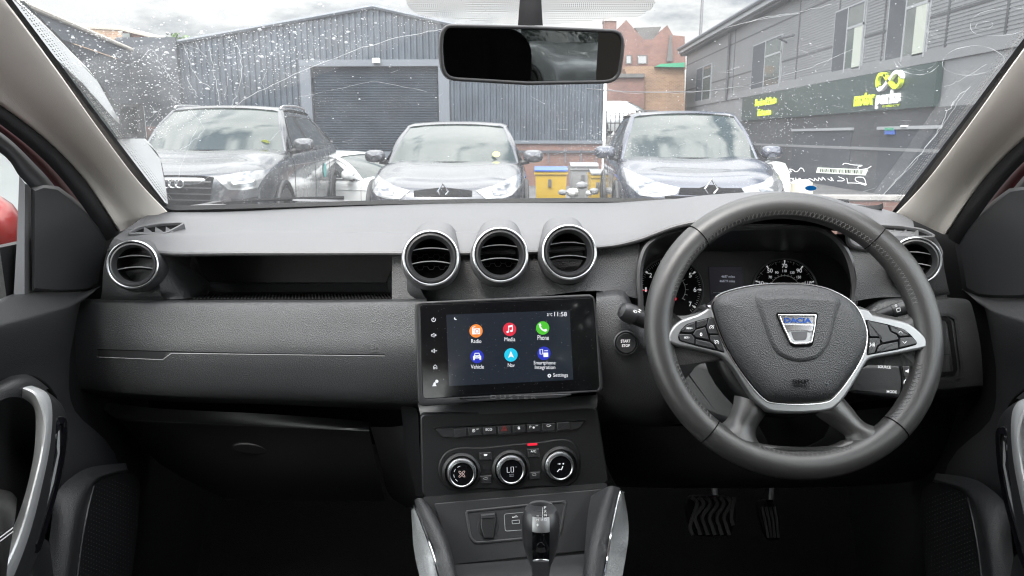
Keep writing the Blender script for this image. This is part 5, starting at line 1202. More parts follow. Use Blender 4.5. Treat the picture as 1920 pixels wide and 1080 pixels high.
b.add([p + Vector((0, 0, 0)) for p in ii_], [tuple(range(len(ii_)))], M['dark'])
inn = [[(104,815),(108,850),(96,905),(79,960),(63,1008)],[(112,806),(112,850),(101,905),(84,960),(66,1012)]]
b.loft([[PX(x, y, -.636) for x, y in r] for r in inn], M['silverp']); door_part(b, 'handle_inlay')
# recess arch round the handle, armrest
b = B(); ar = [(-20,728,-.69),(10,713,-.688),(37,707,-.686),(62,708,-.684),(85,722,-.684),(101,742,-.685),(104,752,-.69)]
b.tube(cat([PX(*c) for c in ar], 5), .003, M['black'], 6)
b.smooth(DP([[(-20,722,-.70),(20,705,-.69),(60,704,-.685),(95,728,-.69)],[(-20,735,-.67),(22,716,-.662),(52,716,-.658),(80,733,-.665)],[(-20,760,-.665),(15,745,-.66),(34,745,-.66),(48,752,-.668)]]), M['doorp'], 4, 4); door_part(b, 'handle_surround')
b = B(); b.smooth(DP([[(-60,900,-.68),(-10,915,-.675),(20,922,-.67),(32,935,-.66)],[(-60,920,-.63),(-10,935,-.62),(14,950,-.615),(28,975,-.62)],[(-60,960,-.60),(-12,985,-.595),(6,1000,-.592),(22,1010,-.60)],[(-60,1040,-.60),(-14,1050,-.595),(4,1060,-.592),(14,1062,-.60)],[(-60,1200,-.62),(-20,1180,-.62),(0,1160,-.62),(6,1150,-.63)]]), M['leather'], 4, 4)
for k_ in (0, 7): b.tube([PX(-20, 1005 + k_ + 22, -.588), PX(0, 1008 + k_, -.586), PX(24, 990 + k_, -.59)], .0008, M['greyp'], 4)
door_part(b, 'armrest')
# map pocket panel and speaker mesh
b = B(); b.smooth(DP([[(84,1080,-.655),(96,985,-.66),(106,925,-.665),(141,890,-.672),(178,874,-.68),(236,868,-.69)],[(110,1090,-.640),(118,1000,-.644),(130,940,-.648),(156,903,-.655),(186,886,-.665),(238,876,-.68)],[(128,1100,-.634),(140,1000,-.636),(152,950,-.64),(168,912,-.648),(192,892,-.660),(240,880,-.676)],[(142,1100,-.648),(152,1020,-.648),(163,960,-.652),(175,912,-.662),(196,896,-.672),(242,884,-.682)]]), M['doorp'], 4, 5)
b.tube(cat([PX(*c) for c in [(143,1100,-.645),(153,1020,-.646),(164,960,-.65),(176,911,-.66)]], 4), .0012, M['graym'], 5)
b.smooth(DP([[(40,1100,-.65),(60,1040,-.655),(82,1010,-.66),(100,1030,-.655),(118,1060,-.65),(122,1110,-.65)],[(40,1160,-.64),(60,1120,-.64),(82,1100,-.64),(100,1110,-.64),(118,1130,-.64),(122,1160,-.64)]]), M['dark'], 4, 2)
door_part(b, 'map_pocket')
b = B(); sm = DP([[(176,911,-.668),(200,892,-.672),(236,886,-.676),(258,896,-.68),(262,918,-.68)],[(163,960,-.66),(195,960,-.662),(225,960,-.664),(248,960,-.668),(260,962,-.672)],[(152,1020,-.655),(185,1020,-.657),(215,1020,-.659),(240,1020,-.662),(255,1020,-.668)],[(142,1100,-.65),(175,1100,-.652),(205,1100,-.655),(230,1100,-.658),(244,1100,-.664)]])
gsm = b.smooth(sm, M['dark'], 4, 5); bvm = BVHTree.FromPolygons([v[:] for v in b.v], b.f)
for i in range(26):
    y0 = 905 + i * 8.2; n_ = 0
    for j in range(22):
        x = 150 + j * 5 ; y = y0 + (x - 150) * .42 - 30
        if x < 176 - (y - 911) * .2 + 3 or x > 258 - max(0, y - 960) * .12 or y < 898: continue
        p = onto(bvm, x, y, .0006)
        if p: b.add([p + Vector((0, -.0012, 0)), p + Vector((.0004, 0, .0009)), p + Vector((0, .0016, -.0004)), p + Vector((0, .0004, -.0012))], [(0, 1, 2, 3)], M['pad'])
door_part(b, 'speaker_mesh')

# ---- own door mirrors, body shell
M['doorglass'] = mat('door_mirror_glass', (.62, .64, .64), .02, 1)
b = B(); rows = []
for k_ in range(9):
    t = k_ / 8 * math.pi; rr_ = math.sin(t); yy = -math.cos(t)
    rows.append([Vector((-.97 + .115 * rr_ ** .7 * (abs(math.cos(a)) ** .8) * (1 if math.cos(a) > 0 else -1), 1.20 + .07 * yy, 1.215 + .085 * rr_ ** .7 * (abs(math.sin(a)) ** .8) * (1 if math.sin(a) > 0 else -1))) for a in [2 * math.pi * j / 20 for j in range(20)]])
b.loft(rows, M['red'], cu=True); b.tube([Vector((-.86, 1.2, 1.15)), Vector((-.76, 1.2, 1.10))], .03, M['smoothp'], 10); b.box((-.97, 1.225, 1.135), (.2, .13, .03), M['smoothp']); ml, mr = both(b, 'door_mirror', car)
b = B(); fdm = Fr(0, 0, 1, 14, 2, 0, Vector((-.965, 1.118, 1.215))); mo2 = rrect(0, 0, .215, .150, .045, 6); b.ring(fdm, mo2, inset(ccw(mo2), .008), -.03, .004, M['smoothp'], .002, 0); b.add([fdm.w(x, y, .001) for x, y in inset(ccw(mo2), .007)], [tuple(range(len(mo2)))], M['doorglass']); b.build('mirror_glass', ml); mirror_b(b, X0).build('mirror_glass', mr)
b = B()
b.box((-.80, -.3, .72), (.05, 4.2, .62), M['red']); b.box((-.82, 2.1, .76), (.06, 1.3, .62), M['red']); both(b, 'body_side', car)
b = B()                                       # roof skin and headlining
b.smooth([[Vector((x, y, z - abs(x) ** 2 * .08)) for x in (-.60, -.3, 0, .3, .58)] for y, z in ((.62, 1.655), (.2, 1.70), (-.6, 1.71), (-1.5, 1.69), (-2.15, 1.62))], M['red'], 4, 4); b.build('roof', car)
b = B(); b.smooth([[Vector((x, y, z - abs(x) ** 2 * .10)) for x in (-.66, -.3, 0, .3, .64)] for y, z in ((.60, 1.622), (.2, 1.66), (-.6, 1.67), (-1.5, 1.65), (-2.15, 1.58))], M['cloth'], 4, 4); b.build('headlining', car)
b = B(); b.tube(cat([Vector((-.68, .46, 1.60)), Vector((-.66, -.2, 1.62)), Vector((-.66, -1.4, 1.60)), Vector((-.68, -2.1, 1.5))], 4), .035, M['cloth'], 10); b.box((-.70, -.12, 1.32), (.05, .14, .62), M['cloth']); b.box((-.70, -1.12, 1.32), (.05, .09, .62), M['cloth']); b.box((-.69, -2.05, 1.3), (.06, .38, .66), M['cloth']); both(b, 'side_pillars', car)
b = B(); b.box((-.735, -1.05, 1.28), (.004, 1.6, .5), M['sglass']); both(b, 'rear_side_window', car)
b = B(); b.box((-.70, -.9, .72), (.05, 1.7, .62), M['plast']); both(b, 'rear_door_panel', car)
b = B(); b.box((X0, -2.3, .72), (1.45, .06, .70), M['plast']); b.box((X0, -2.22, 1.55), (1.3, .08, .10), M['cloth']); b.build('tailgate', car)
b = B(); b.box((X0, -2.28, 1.3), (1.3, .005, .48), M['sglass']); b.build('rear_window', car)
# seats
def seat(x, y, w_, name, lab_):
    b = B()
    def bl(rows): b.smooth([[Vector((x + px_ * w_, y + py_, pz_)) for px_, py_, pz_ in r] for r in rows], M['seatf'], 4, 4)
    bl([[(-.5, .52, .62), (-.35, .54, .66), (0, .55, .655), (.35, .54, .66), (.5, .52, .62)], [(-.5, .48, .66), (-.36, .48, .72), (0, .48, .70), (.36, .48, .72), (.5, .48, .66)], [(-.5, .05, .62), (-.36, .05, .68), (0, .05, .65), (.36, .05, .68), (.5, .05, .62)], [(-.48, -.02, .66), (-.34, 0, .72), (0, .0, .70), (.34, 0, .72), (.48, -.02, .66)],
        [(-.5, -.10, .95), (-.36, -.04, .95), (0, -.05, .95), (.36, -.04, .95), (.5, -.10, .95)], [(-.42, -.17, 1.20), (-.30, -.13, 1.20), (0, -.13, 1.20), (.30, -.13, 1.20), (.42, -.17, 1.20)], [(-.33, -.20, 1.26), (-.25, -.19, 1.28), (0, -.19, 1.29), (.25, -.19, 1.28), (.33, -.20, 1.26)],
        [(-.42, -.26, 1.18), (-.30, -.27, 1.18), (0, -.27, 1.18), (.30, -.27, 1.18), (.42, -.26, 1.18)], [(-.48, -.18, .70), (-.34, -.20, .70), (0, -.20, .70), (.34, -.20, .70), (.48, -.18, .70)], [(-.48, -.1, .45), (-.3, -.1, .45), (0, -.1, .45), (.3, -.1, .45), (.48, -.1, .45)]])
    s_ = b.build(name, car, label=lab_)
    b = B(); fh = Fr(0, 0, 1, 0, 0, 0, Vector((x, y - .20, 1.385))); pts = rrect(0, 0, .27, .19, .07, 6); b.pill(fh, pts, -.05, .05, M['seatf'], .04, 5); pts2 = rrect(0, 0, .27, .19, .07, 6); fh2 = Fr(0, 0, 1, 180, 0, 0, Vector((x, y - .20, 1.385))); b.pill(fh2, pts2, .05, .055, M['seatf'], .004)
    b.tube([Vector((x - .07, y - .20, 1.22)), Vector((x - .07, y - .20, 1.32))], .006, M['satin'], 8); b.tube([Vector((x + .07, y - .20, 1.22)), Vector((x + .07, y - .20, 1.32))], .006, M['satin'], 8); b.build('headrest', s_)
M['seatf'] = mat('seat_fabric', (.045, .045, .047), .9, grain=.5, gscale=800, spec=.2)
seat(-.37, -.10, .52, 'front_seat', 'passenger seat'); seat(.35, -.10, .52, 'front_seat', 'driver seat')
b = B(); b.box((X0, -1.05, .60), (1.3, .5, .16), M['seatf']); b.box((X0, -1.38, .88), (1.3, .14, .62), M['seatf']); b.build('rear_seat', car)
# ================================================================== OUTSIDE
GZ = .17                                     # level of the yard
M.update(
    asph=mat('asphalt', (.075, .075, .077), .85, grain=.6, gscale=40, var=.25, vscale=.7, detail=8),
    greycar=mat('grey_car_paint', (.050, .053, .058), .26, .5, coat=.7, rvar=.06, vscale=5),
    bluecar=mat('blue_grey_paint', (.040, .045, .062), .25, .5, coat=.7, rvar=.05, vscale=4),
    midcar=mat('silver_grey_paint', (.050, .052, .060), .25, .5, coat=.7, rvar=.05, vscale=4),
    silvcar=mat('pale_silver_paint', (.38, .40, .41), .3, .3, coat=.6),
    whitecar=mat('white_car_paint', (.48, .49, .49), .3, coat=.6),
    carglass=mat('car_glass', (.022, .030, .028), .06, spec=.6, ior=1.5, rvar=.02, vscale=3),
    sideglass=mat('car_side_glass', (.02, .024, .024), .04, spec=1, ior=1.7),
    tyre=mat('tyre', (.018, .018, .018), .8), rim=mat('alloy', (.4, .4, .41), .35, .9),
    lamp=mat('lamp_glass', (.19, .195, .20), .12, .3, coat=1), lampd=mat('lamp_dark', (.12, .125, .13), .15, .4, coat=1),
    clad=mat('slate_cladding', (.028, .038, .051), .5, var=.22, vscale=1.6, spec=.4),
    cladd=mat('slate_cladding_dark', (.026, .031, .039), .6, var=.1, vscale=1),
    flash=mat('flashing', (.07, .08, .095), .5),
    shut=mat('roller_shutter', (.020, .026, .034), .95, spec=.05, var=.2, vscale=1.5),
    panel=mat('grey_panel', (.135, .139, .145), .5, var=.06, vscale=.6), paneld=mat('grey_panel_dark', (.034, .036, .040), .55, var=.08, vscale=.8),
    greens=mat('sign_board', (.020, .036, .034), .4), lime=mat('lime_letters', (.50, .62, .03), .5), whl=mat('white_letters', (.75, .76, .76), .5),
    winl=mat('window_pane', (.07, .08, .075), .05, spec=.6, ior=1.5), frame=mat('window_frame_grey', (.22, .23, .24), .5), blind=mat('blind', (.30, .32, .28), .8),
    gutter=mat('gutter', (.5, .46, .40), .6), slate=mat('roof_slate', (.07, .068, .066), .8, var=.2, vscale=2), green=M['green'], netgreen=mat('green_sheet', (.03, .20, .11), .7),
    yellow=mat('yellow_plastic', (.36, .235, .012), .5, var=.05, vscale=6), bluep=mat('blue_plastic', (.03, .08, .30), .5), gbin=mat('grey_plastic', (.16, .165, .17), .6),
    rail=mat('railing', (.03, .03, .032), .6), conc=mat('concrete', (.24, .23, .22), .9, var=.2, vscale=3), cream=mat('cream_drum', (.50, .46, .36), .7),
    bark=mat('bark', (.07, .05, .035), .9), teal=mat('teal_sticker', (.03, .25, .24), .5), ysticker=mat('yellow_sticker', (.50, .55, .10), .6), litter=mat('litter', (.6, .6, .58), .8))
def brickmat(name, c1, c2, mort, sc_=1):
    m = bpy.data.materials.new(name); m.use_nodes = True; n = m.node_tree.nodes; l = m.node_tree.links; p = n['Principled BSDF']; p.inputs['Roughness'].default_value = .85
    t = n.new('ShaderNodeTexCoord'); s_ = n.new('ShaderNodeSeparateXYZ'); l.new(t.outputs['Object'], s_.inputs[0]); a = n.new('ShaderNodeMath'); a.operation = 'ADD'; l.new(s_.outputs[0], a.inputs[0]); l.new(s_.outputs[1], a.inputs[1])
    c = n.new('ShaderNodeCombineXYZ'); l.new(a.outputs[0], c.inputs[0]); l.new(s_.outputs[2], c.inputs[1]); bt = n.new('ShaderNodeTexBrick'); l.new(c.outputs[0], bt.inputs['Vector'])
    bt.inputs['Color1'].default_value = (*c1, 1); bt.inputs['Color2'].default_value = (*c2, 1); bt.inputs['Mortar'].default_value = (*mort, 1); bt.inputs['Scale'].default_value = 4.4 * sc_; bt.inputs['Mortar Size'].default_value = .02; bt.inputs['Brick Width'].default_value = 1; bt.inputs['Row Height'].default_value = .33
    nz_ = n.new('ShaderNodeTexNoise'); nz_.inputs['Scale'].default_value = 1.3; nz_.inputs['Detail'].default_value = 6; l.new(t.outputs['Object'], nz_.inputs['Vector']); mr = n.new('ShaderNodeMapRange'); mr.inputs['To Min'].default_value = .6; mr.inputs['To Max'].default_value = 1.4; l.new(nz_.outputs['Fac'], mr.inputs['Value'])
    hs = n.new('ShaderNodeHueSaturation'); l.new(bt.outputs['Color'], hs.inputs['Color']); l.new(mr.outputs[0], hs.inputs['Value']); l.new(hs.outputs[0], p.inputs['Base Color']); return m
M['brick'] = brickmat('red_brick', (.125, .062, .048), (.10, .05, .042), (.12, .10, .085)); M['brickb'] = brickmat('brown_brick', (.155, .10, .065), (.13, .08, .052), (.30, .2, .13)); M['brickt'] = brickmat('tan_brick', (.20, .14, .09), (.17, .10, .065), (.32, .26, .2))
# ---- ground
GL = -.18                                    # the far half of the yard lies a little lower
b = B(); b.loft([[Vector((x, y, z_)) for x in (-400, -5, 5, 400)] for y, z_ in ((-300, GZ), (9.3, GZ), (9.6, GZ - .03), (11.2, GL + .03), (11.6, GL), (700, GL))], M['asph']); b.build('ground', None, kind='structure')
b = B()
for x in (-4.9, -2.35, .35, 3.0): b.add([(x, 6.9, GZ + .004), (x + .1, 6.9, GZ + .004), (x + .1, 9.3, GZ + .004), (x, 9.3, GZ + .004)], [(0, 1, 2, 3)], M['whl'])
b.build('road', None, kind='structure')

# ---- parked cars
def make_car(name, label, loc, rz, L_, W_c, H, zf, zc, yc, yr, yre, paint, glassm=None, tail=.1, rails=False, grp=None, lamps=0, badge=0):
    root = empty(name, label, 'car', grp, loc=(loc[0], loc[1], GZ)); root.rotation_euler = (0, 0, rz); pm = M[paint]; gm = M[glassm or 'carglass']; hw = W_c / 2
    # body: stations from bumper to tail
    st = [(0, .60 * hw, .30), (.02, .78 * hw, .42), (.05, .86 * hw, zf - .14), (.13, .90 * hw, zf - .03), (.30, .93 * hw, zf + .045), (.55, .965 * hw, zf + (zc - zf) * .50), (yc * .8, .985 * hw, zf + (zc - zf) * .86), (yc + .08, hw, zc), (yc + .8, hw, zc + .02), (L_ * .7, hw, zc + .05), (L_ - .35, .97 * hw, zc + .07), (L_ - .08, .88 * hw, zc - .05), (L_, .80 * hw, .55)]
    rows = []
    for k_, (y, w_, zt) in enumerate(st):
        nose = max(0, 1 - y / .5) ; rear = max(0, 1 - (L_ - y) / .4); cv = .10 * nose + .08 * rear
        half = [(0, zt + .015, -cv * .9), (.35, zt + .022, -cv * .8), (.60, zt + .028, -cv * .5), (.80, zt + .01, 0), (.93, zt - .035, cv * .6), (1.0, zt - .12, cv * 1.2), (1.012, zt * .62, cv * 1.2), (.99, .34, cv), (.93, .22, cv)]
        if k_ <= 1: half = [(fx, min(zt, z_) if i < 7 else z_, d) for i, (fx, z_, d) in enumerate(half)]; half = [(fx, (zt - i * .02) if i < 7 else max(.2, .27 - .03 * (i - 6)), d) for i, (fx, z_, d) in enumerate(half)]
        sgn = 1 if y < L_ / 2 else -1
        r_ = [Vector((-fx * w_, y + sgn * d * 1.0, z_)) for fx, z_, d in half[::-1]] + [Vector((fx * w_, y + sgn * d * 1.0, z_)) for fx, z_, d in half[1:]]
        rows.append(r_)
    b = B(); b.smooth(rows, pm, 4, 5); bb = BVHTree.FromPolygons([v[:] for v in b.v], b.f); body = b.build('body', root, ang=50)
    # greenhouse
    wb, wt = hw * .90, hw * .70; zr = H
    WL = [Vector((x * wb, yc + .28 * abs(x) ** 2.2, zc + .02 - .03 * abs(x) ** 2)) for x in (-1, -.85, -.5, 0, .5, .85, 1)]
    WT = [Vector((x * wt, yr + .10 * abs(x) ** 2, zr - .055 - .035 * abs(x) ** 2.5)) for x in (-1, -.85, -.5, 0, .5, .85, 1)]
    md = [(p + q) / 2 + Vector((0, -.03, .03)) for p, q in zip(WL, WT)]
    b = B(); b.smooth([WL, md, WT], gm, 3, 5); b.build('windscreen', root, ang=60)
    def lp(yv, f=1): return Vector((0, yv, 0))
    roofst = [(yr - .02, wt, zr - .05, 0), (yr + .25, wt * 1.02, zr - .012, .02), (yr + .9, wt * 1.03, zr, .02), (yre, wt * 1.0, zr - .02, .02), (yre + .10, wt * .97, zr - .05, .02)]
    b = B(); b.smooth([[Vector((x * w_ * (1.04 if abs(x) == 1 else 1), y + (.10 * abs(x) ** 2 if y < yr + .1 else 0), z_ - .035 * abs(x) ** 2.5 - (.02 if abs(x) == 1 else 0))) for x in (-1, -.93, -.8, -.4, 0, .4, .8, .93, 1)] for y, w_, z_, c_ in roofst], pm, 3, 4)
    b.smooth([[WL[0] + Vector((-.045, .03, -.05)), WL[0] + Vector((-.012, -.012, 0)), WL[0] + Vector((.02, -.006, .004))], [md[0] + Vector((-.045, .035, -.0)), md[0] + Vector((-.01, -.01, .004)), md[0] + Vector((.02, -.004, .006))], [WT[0] + Vector((-.04, .05, 0)), WT[0] + Vector((-.01, -.004, .012)), WT[0] + Vector((.02, -.002, .01))]], pm, 3, 4)
    b.smooth([[Vector((-v.x, v.y, v.z)) for v in r] for r in [[WL[0] + Vector((-.045, .03, -.05)), WL[0] + Vector((-.012, -.012, 0)), WL[0] + Vector((.02, -.006, .004))], [md[0] + Vector((-.045, .035, -.0)), md[0] + Vector((-.01, -.01, .004)), md[0] + Vector((.02, -.004, .006))], [WT[0] + Vector((-.04, .05, 0)), WT[0] + Vector((-.01, -.004, .012)), WT[0] + Vector((.02, -.002, .01))]]], pm, 3, 4)
    b.smooth([[Vector((x * wt, yre + .08, zr - .05 - .03 * x * x)) for x in (-1, -.5, 0, .5, 1)], [Vector((x * wb, L_ - tail - .12, zc + .08)) for x in (-1, -.5, 0, .5, 1)]], pm, 2, 2); b.build('roof', root, ang=50)
    b = B(); b.smooth([[Vector((x * wt * .88, yre + .14, zr - .085)) for x in (-1, 0, 1)], [Vector((x * wb * .88, L_ - tail - .11, zc + .13)) for x in (-1, 0, 1)]], M['sideglass'], 2, 2); b.build('rear_window', root)
    def side(s_):
        base = hw * .965
        def pt(y, t, off=0): return Vector((s_ * (base + (wt * 1.03 - base) * t + off), y, zc + .0 + (zr - .085 - zc) * t))
        out = [(yc + .26, 0), (yr + .10, .97), (yr + .5, 1.0), (yre, .96), (yre + .35, .70), (L_ - tail - .35, .08), (L_ - tail - .4, 0)]
        b = B(); q = [pt(*o_) for o_ in out]; b.add(q, [tuple(range(len(q)))[::s_]], pm); b.build('side_frame', root)
        mid = (yc + yre) / 2 + .25; sl = lambda t: yc + .42 + (yr + .16 - yc - .36) * t
        for win in ([(sl(0), .07), (sl(.86), .86), (mid - .12, .89), (mid - .04, .07)], [(mid + .05, .07), (mid - .02, .89), (yre - .05, .86), (yre + .22, .62), (yre + .20, .07)], [(yre + .27, .12), (yre + .27, .58), (L_ - tail - .45, .13)]):
            b = B(); q = [pt(y, t, .006) for y, t in win]; b.add(q, [tuple(range(len(q)))[::s_]], M['sideglass']); b.tube(q, .008, M['seal'], 5, closed=True); b.build('side_window', root)
        b = B(); c_ = Vector((s_ * (hw + .10), yc + .40, zc + .07)); rr_ = []
        for k_ in range(7):
            t = k_ / 6 * math.pi; s2 = max(.02, math.sin(t)) ** .6; rr_.append([c_ + Vector((.125 * s2 * (abs(math.cos(a)) ** .7) * math.copysign(1, math.cos(a)), -.085 * math.cos(t), .078 * s2 * (abs(math.sin(a)) ** .7) * math.copysign(1, math.sin(a)))) for a in [2 * math.pi * j / 16 for j in range(16)]])
        b.loft(rr_, pm, cu=True); b.tube([Vector((s_ * hw * .93, yc + .42, zc - .01)), Vector((s_ * (hw + .05), yc + .40, zc + .01))], .03, M['seal'], 8); b.build('door_mirror', root)
        for y in (.82, L_ - .78):
            b = B(); n_ = 28
            for prof, m_ in ((((.19, .02), (.21, .06), (.30, .065), (.33, .04), (.33, -.14), (.1, -.14)), 'tyre'), (((.20, .02), (.19, .045), (.08, .03), (.05, .045), (.001, .045)), 'rim')):
                b.loft([[Vector((s_ * (hw - .045 + h_), y + r_ * math.cos(a), .33 + r_ * math.sin(a))) for a in [2 * math.pi * j / n_ for j in range(n_)]] for r_, h_ in prof], M[m_], cu=True)
            b.build('wheel', root)
            b = B(); b.tube([Vector((s_ * (hw + .004), y + .37 * math.cos(R(a)), .34 + .37 * math.sin(R(a)))) for a in range(-10, 191, 10)], .028, M['seal'], 8); b.add([Vector((s_ * (hw + .012), y + .36 * math.cos(R(a)), .34 + .36 * math.sin(R(a)))) for a in range(-10, 191, 10)], [tuple(range(21))[::s_]], M['black']); b.build('wheel_arch', root)
        if rails:
            b = B(); b.tube(cat([Vector((s_ * wt * 1.0, yr + .15, zr - .06)), Vector((s_ * wt * 1.02, yr + .3, zr - .02)), Vector((s_ * wt * 1.02, yr + 1.0, zr)), Vector((s_ * wt * .99, yre - .1, zr - .02)), Vector((s_ * wt * .97, yre + .02, zr - .05))], 5), .014, M['satin'], 8); b.build('roof_rail', root)
        # side crease and door lines
        b = B(); L1 = []
        for i in range(30):
            y = 1.0 + (L_ - 1.6) * i / 29; h = bb.ray_cast(Vector((s_ * 3, y, zc - .16)), Vector((-s_, 0, 0)))
            if h[0]: L1.append(h[0] + h[1].normalized() * (.004 if h[1].x * s_ > 0 else -.004))
        b.tube(L1, .007, pm, 5)
        for y in (yc + .25, mid, yre + .12):
            L2 = []
            for z_ in [.35 + (zc - .40) * i / 10 for i in range(11)]:
                h = bb.ray_cast(Vector((s_ * 3, y, z_)), Vector((-s_, 0, 0)))
                if h[0]: L2.append(h[0])
            if len(L2) > 1: b.tube(L2, .004, M['black'], 4)
        b.build('door_lines', root)
    side(1); side(-1)
    def patch(up, lo, m, off=.006, name_='headlight', n_=14, down=False, par=None, bld=None):
        b = bld or B(); g_ = []
        u_, l_ = resample_open(up, n_), resample_open(lo, n_)
        for k_ in range(4):
            row = []
            for j in range(n_):
                x = u_[j][0] + (l_[j][0] - u_[j][0]) * k_ / 3; z_ = u_[j][1] + (l_[j][1] - u_[j][1]) * k_ / 3
                if down: h = bb.ray_cast(Vector((x, z_, 3)), Vector((0, 0, -1)))
                else: h = bb.ray_cast(Vector((x, -2, z_)), Vector((0, 1, 0)))
                if h[0] is None: return None
                nn = h[1] if (h[1].y < 0 if not down else h[1].z > 0) else -h[1]; row.append(h[0] + nn * off)
            g_.append(row)
        b.loft(g_, m)
        return b if bld is not None else b.build(name_, par or root)
    root['_'] = 0; del root['_']
    return root, body, bb, patch, hw
# SUV
root, body, bb, patch, hw = make_car('parked_car', 'dark grey SUV with roof rails and a teal disc on its rear door', (-3.64, 7.40), R(4.6), 4.6, 1.83, 1.60, .86, 1.04, 1.05, 1.78, 3.35, 'greycar', rails=True, grp='cars parked facing us')
def both_patch(up, lo, m, off, name, bld=None):
    for s_ in (1, -1):
        u = [(s_ * x, z_) for x, z_ in up]; l_ = [(s_ * x, z_) for x, z_ in lo]; patch(u, l_, m, off, name)
patch([(-.42,.80),(-.30,.815),(0,.82),(.30,.815),(.42,.80)], [(-.36,.50),(-.2,.47),(0,.46),(.2,.47),(.36,.50)], M['black'], .008, 'grille')
b = B()
for z_ in (.76,.70,.64,.58,.52): patch([(-.40,z_),(0,z_+.012),(.40,z_)], [(-.39,z_-.012),(0,z_),(.39,z_-.012)], M['smoothp'], .018, '', bld=b)
b.build('grille_slats', root)
b = B()
for i in (-1.5,-.5,.5,1.5):
    h = bb.ray_cast(Vector((i*.065, -2, .745)), Vector((0,1,0)))
    b.tube([h[0] + Vector((.042*math.cos(a), -.03, .042*math.sin(a))) for a in [2*math.pi*j/20 for j in range(20)]], .007, M['chrome'], 6, closed=True)
b.build('badge', root)
both_patch([(.43,.80),(.55,.825),(.72,.85),(.86,.86)], [(.55,.68),(.62,.67),(.72,.675),(.80,.69)], M['lamp'], .010, 'headlight')
both_patch([(.52,.775),(.60,.795),(.70,.81),(.80,.82)], [(.58,.705),(.64,.70),(.72,.705),(.78,.715)], M['lampd'], .016, 'headlight_lens')
both_patch([(.58,.745),(.72,.76),(.77,.765)], [(.60,.728),(.72,.74),(.76,.747)], M['whl'], .020, 'light_strip')
both_patch([(.50,.55),(.80,.60)], [(.52,.40),(.78,.42)], M['black'], .008, 'air_intake')
patch([(-.26,.44),(.26,.44)], [(-.26,.33),(.26,.33)], M['whl'], .02, 'number_plate')
b = B()
for z0 in (.62,): 
    q = []
    h = bb.ray_cast(Vector((3, 3.05, .74)), Vector((-1,0,0)))
    b.add([h[0] + Vector((.008, .12*math.cos(a), .10*math.sin(a))) for a in [2*math.pi*j/24 for j in range(24)]], [tuple(range(24))], M['teal'])
b.build('round_sticker', root)
b = B(); b.add([Vector((.60 + .05*math.cos(a), 1.30 - .02*math.sin(a)+.0, 1.14 + .03*math.sin(a))) for a in [2*math.pi*j/16 for j in range(16)]], [tuple(range(16))], M['ysticker']); b.build('windscreen_sticker', root)
def hood_lines(c): 
    b = B()
    for s_ in (1, -1): patch([(s_*.52*hw,.35),(s_*.66*hw,.9)], [(s_*.535*hw,.35),(s_*.68*hw,.9)], M['greycar'], .012, '', down=True, bld=b)
    return b
# middle hatchback
root, body, bb, patch, hw = make_car('parked_car', 'silver grey hatchback parked between the two other cars, bonnet towards us', (-.93, 7.62), R(1.5), 4.05, 1.73, 1.41, .70, .90, 1.12, 1.92, 3.1, 'midcar', grp='cars parked facing us')
patch([(-.30,.655),(0,.685),(.30,.655)], [(-.30,.60),(0,.60),(.30,.60)], M['black'], .010, 'grille'); 
both_patch([(.34,.655),(.52,.70),(.70,.765),(.80,.80)], [(.44,.575),(.58,.57),(.70,.60),(.79,.68)], M['lamp'], .010, 'headlight'); both_patch([(.50,.66),(.62,.69),(.70,.72)], [(.52,.605),(.62,.61),(.69,.64)], M['lampd'], .016, 'headlight_lens')
both_patch([(.50,.48),(.76,.52)], [(.52,.34),(.72,.34)], M['black'], .008, 'air_intake'); patch([(-.26,.46),(.26,.46)], [(-.26,.35),(.26,.35)], M['whl'], .02, 'number_plate')
def diamond(s_=1, z_=.665):
    b = B(); h = bb.ray_cast(Vector((0, -2, z_)), Vector((0,1,0))); c = h[0] + Vector((0,-.03,0))
    b.tube([c + Vector((x*.055*s_,0,z2*.075*s_)) for x, z2 in ((0,1),(1,0),(0,-1),(-1,0))], .012, M['chrome'], 6, closed=True); b.build('badge', root)
diamond(1,.655)
b = B(); patch([(-.30,1.28+.5),(.3,1.28+.5)],[(-.3,1.3+.5),(.3,1.3+.5)], M['black'], .01, '', bld=None) if False else None
b.add([Vector((.52 + .045*math.cos(a), 1.30 + .03*math.sin(a), 1.0 + .03*math.sin(a))) for a in [2*math.pi*j/16 for j in range(16)]], [tuple(range(16))], M['ysticker']); b.build('windscreen_sticker', root)
# right car
root, body, bb, patch, hw = make_car('parked_car', 'blue grey hatchback parked nearest the office building, yellow bin beside it', (1.76, 7.45), R(-2.0), 4.08, 1.73, 1.53, .76, .955, 1.05, 1.75, 3.2, 'bluecar', grp='cars parked facing us')
patch([(-.30,.70),(-.1,.70),(0,.735),(.1,.70),(.30,.70)], [(-.32,.64),(0,.63),(.32,.64)], M['black'], .010, 'grille')
both_patch([(.30,.70),(.52,.75),(.70,.82),(.80,.87)], [(.34,.64),(.52,.61),(.68,.62),(.79,.72)], M['lamp'], .010, 'headlight'); both_patch([(.46,.705),(.60,.735),(.70,.76)], [(.50,.655),(.60,.645),(.68,.67)], M['lampd'], .016, 'headlight_lens')
both_patch([(.50,.50),(.76,.54)], [(.52,.36),(.72,.36)], M['black'], .008, 'air_intake'); patch([(-.26,.48),(.26,.48)], [(-.26,.37),(.26,.37)], M['whl'], .02, 'number_plate'); diamond(1.15,.70)
for r_ in [o for o in sc.objects if o.name.startswith('parked_car')]:
    pass
# white cars further off
make_car('distant_car', 'small white car behind the SUV, only its roof and side glass showing', (-1.15, 11.6), R(72), 3.9, 1.7, 1.33, .72, .92, 1.0, 1.7, 3.0, 'whitecar', grp='white cars further back')[0].location.z = GL

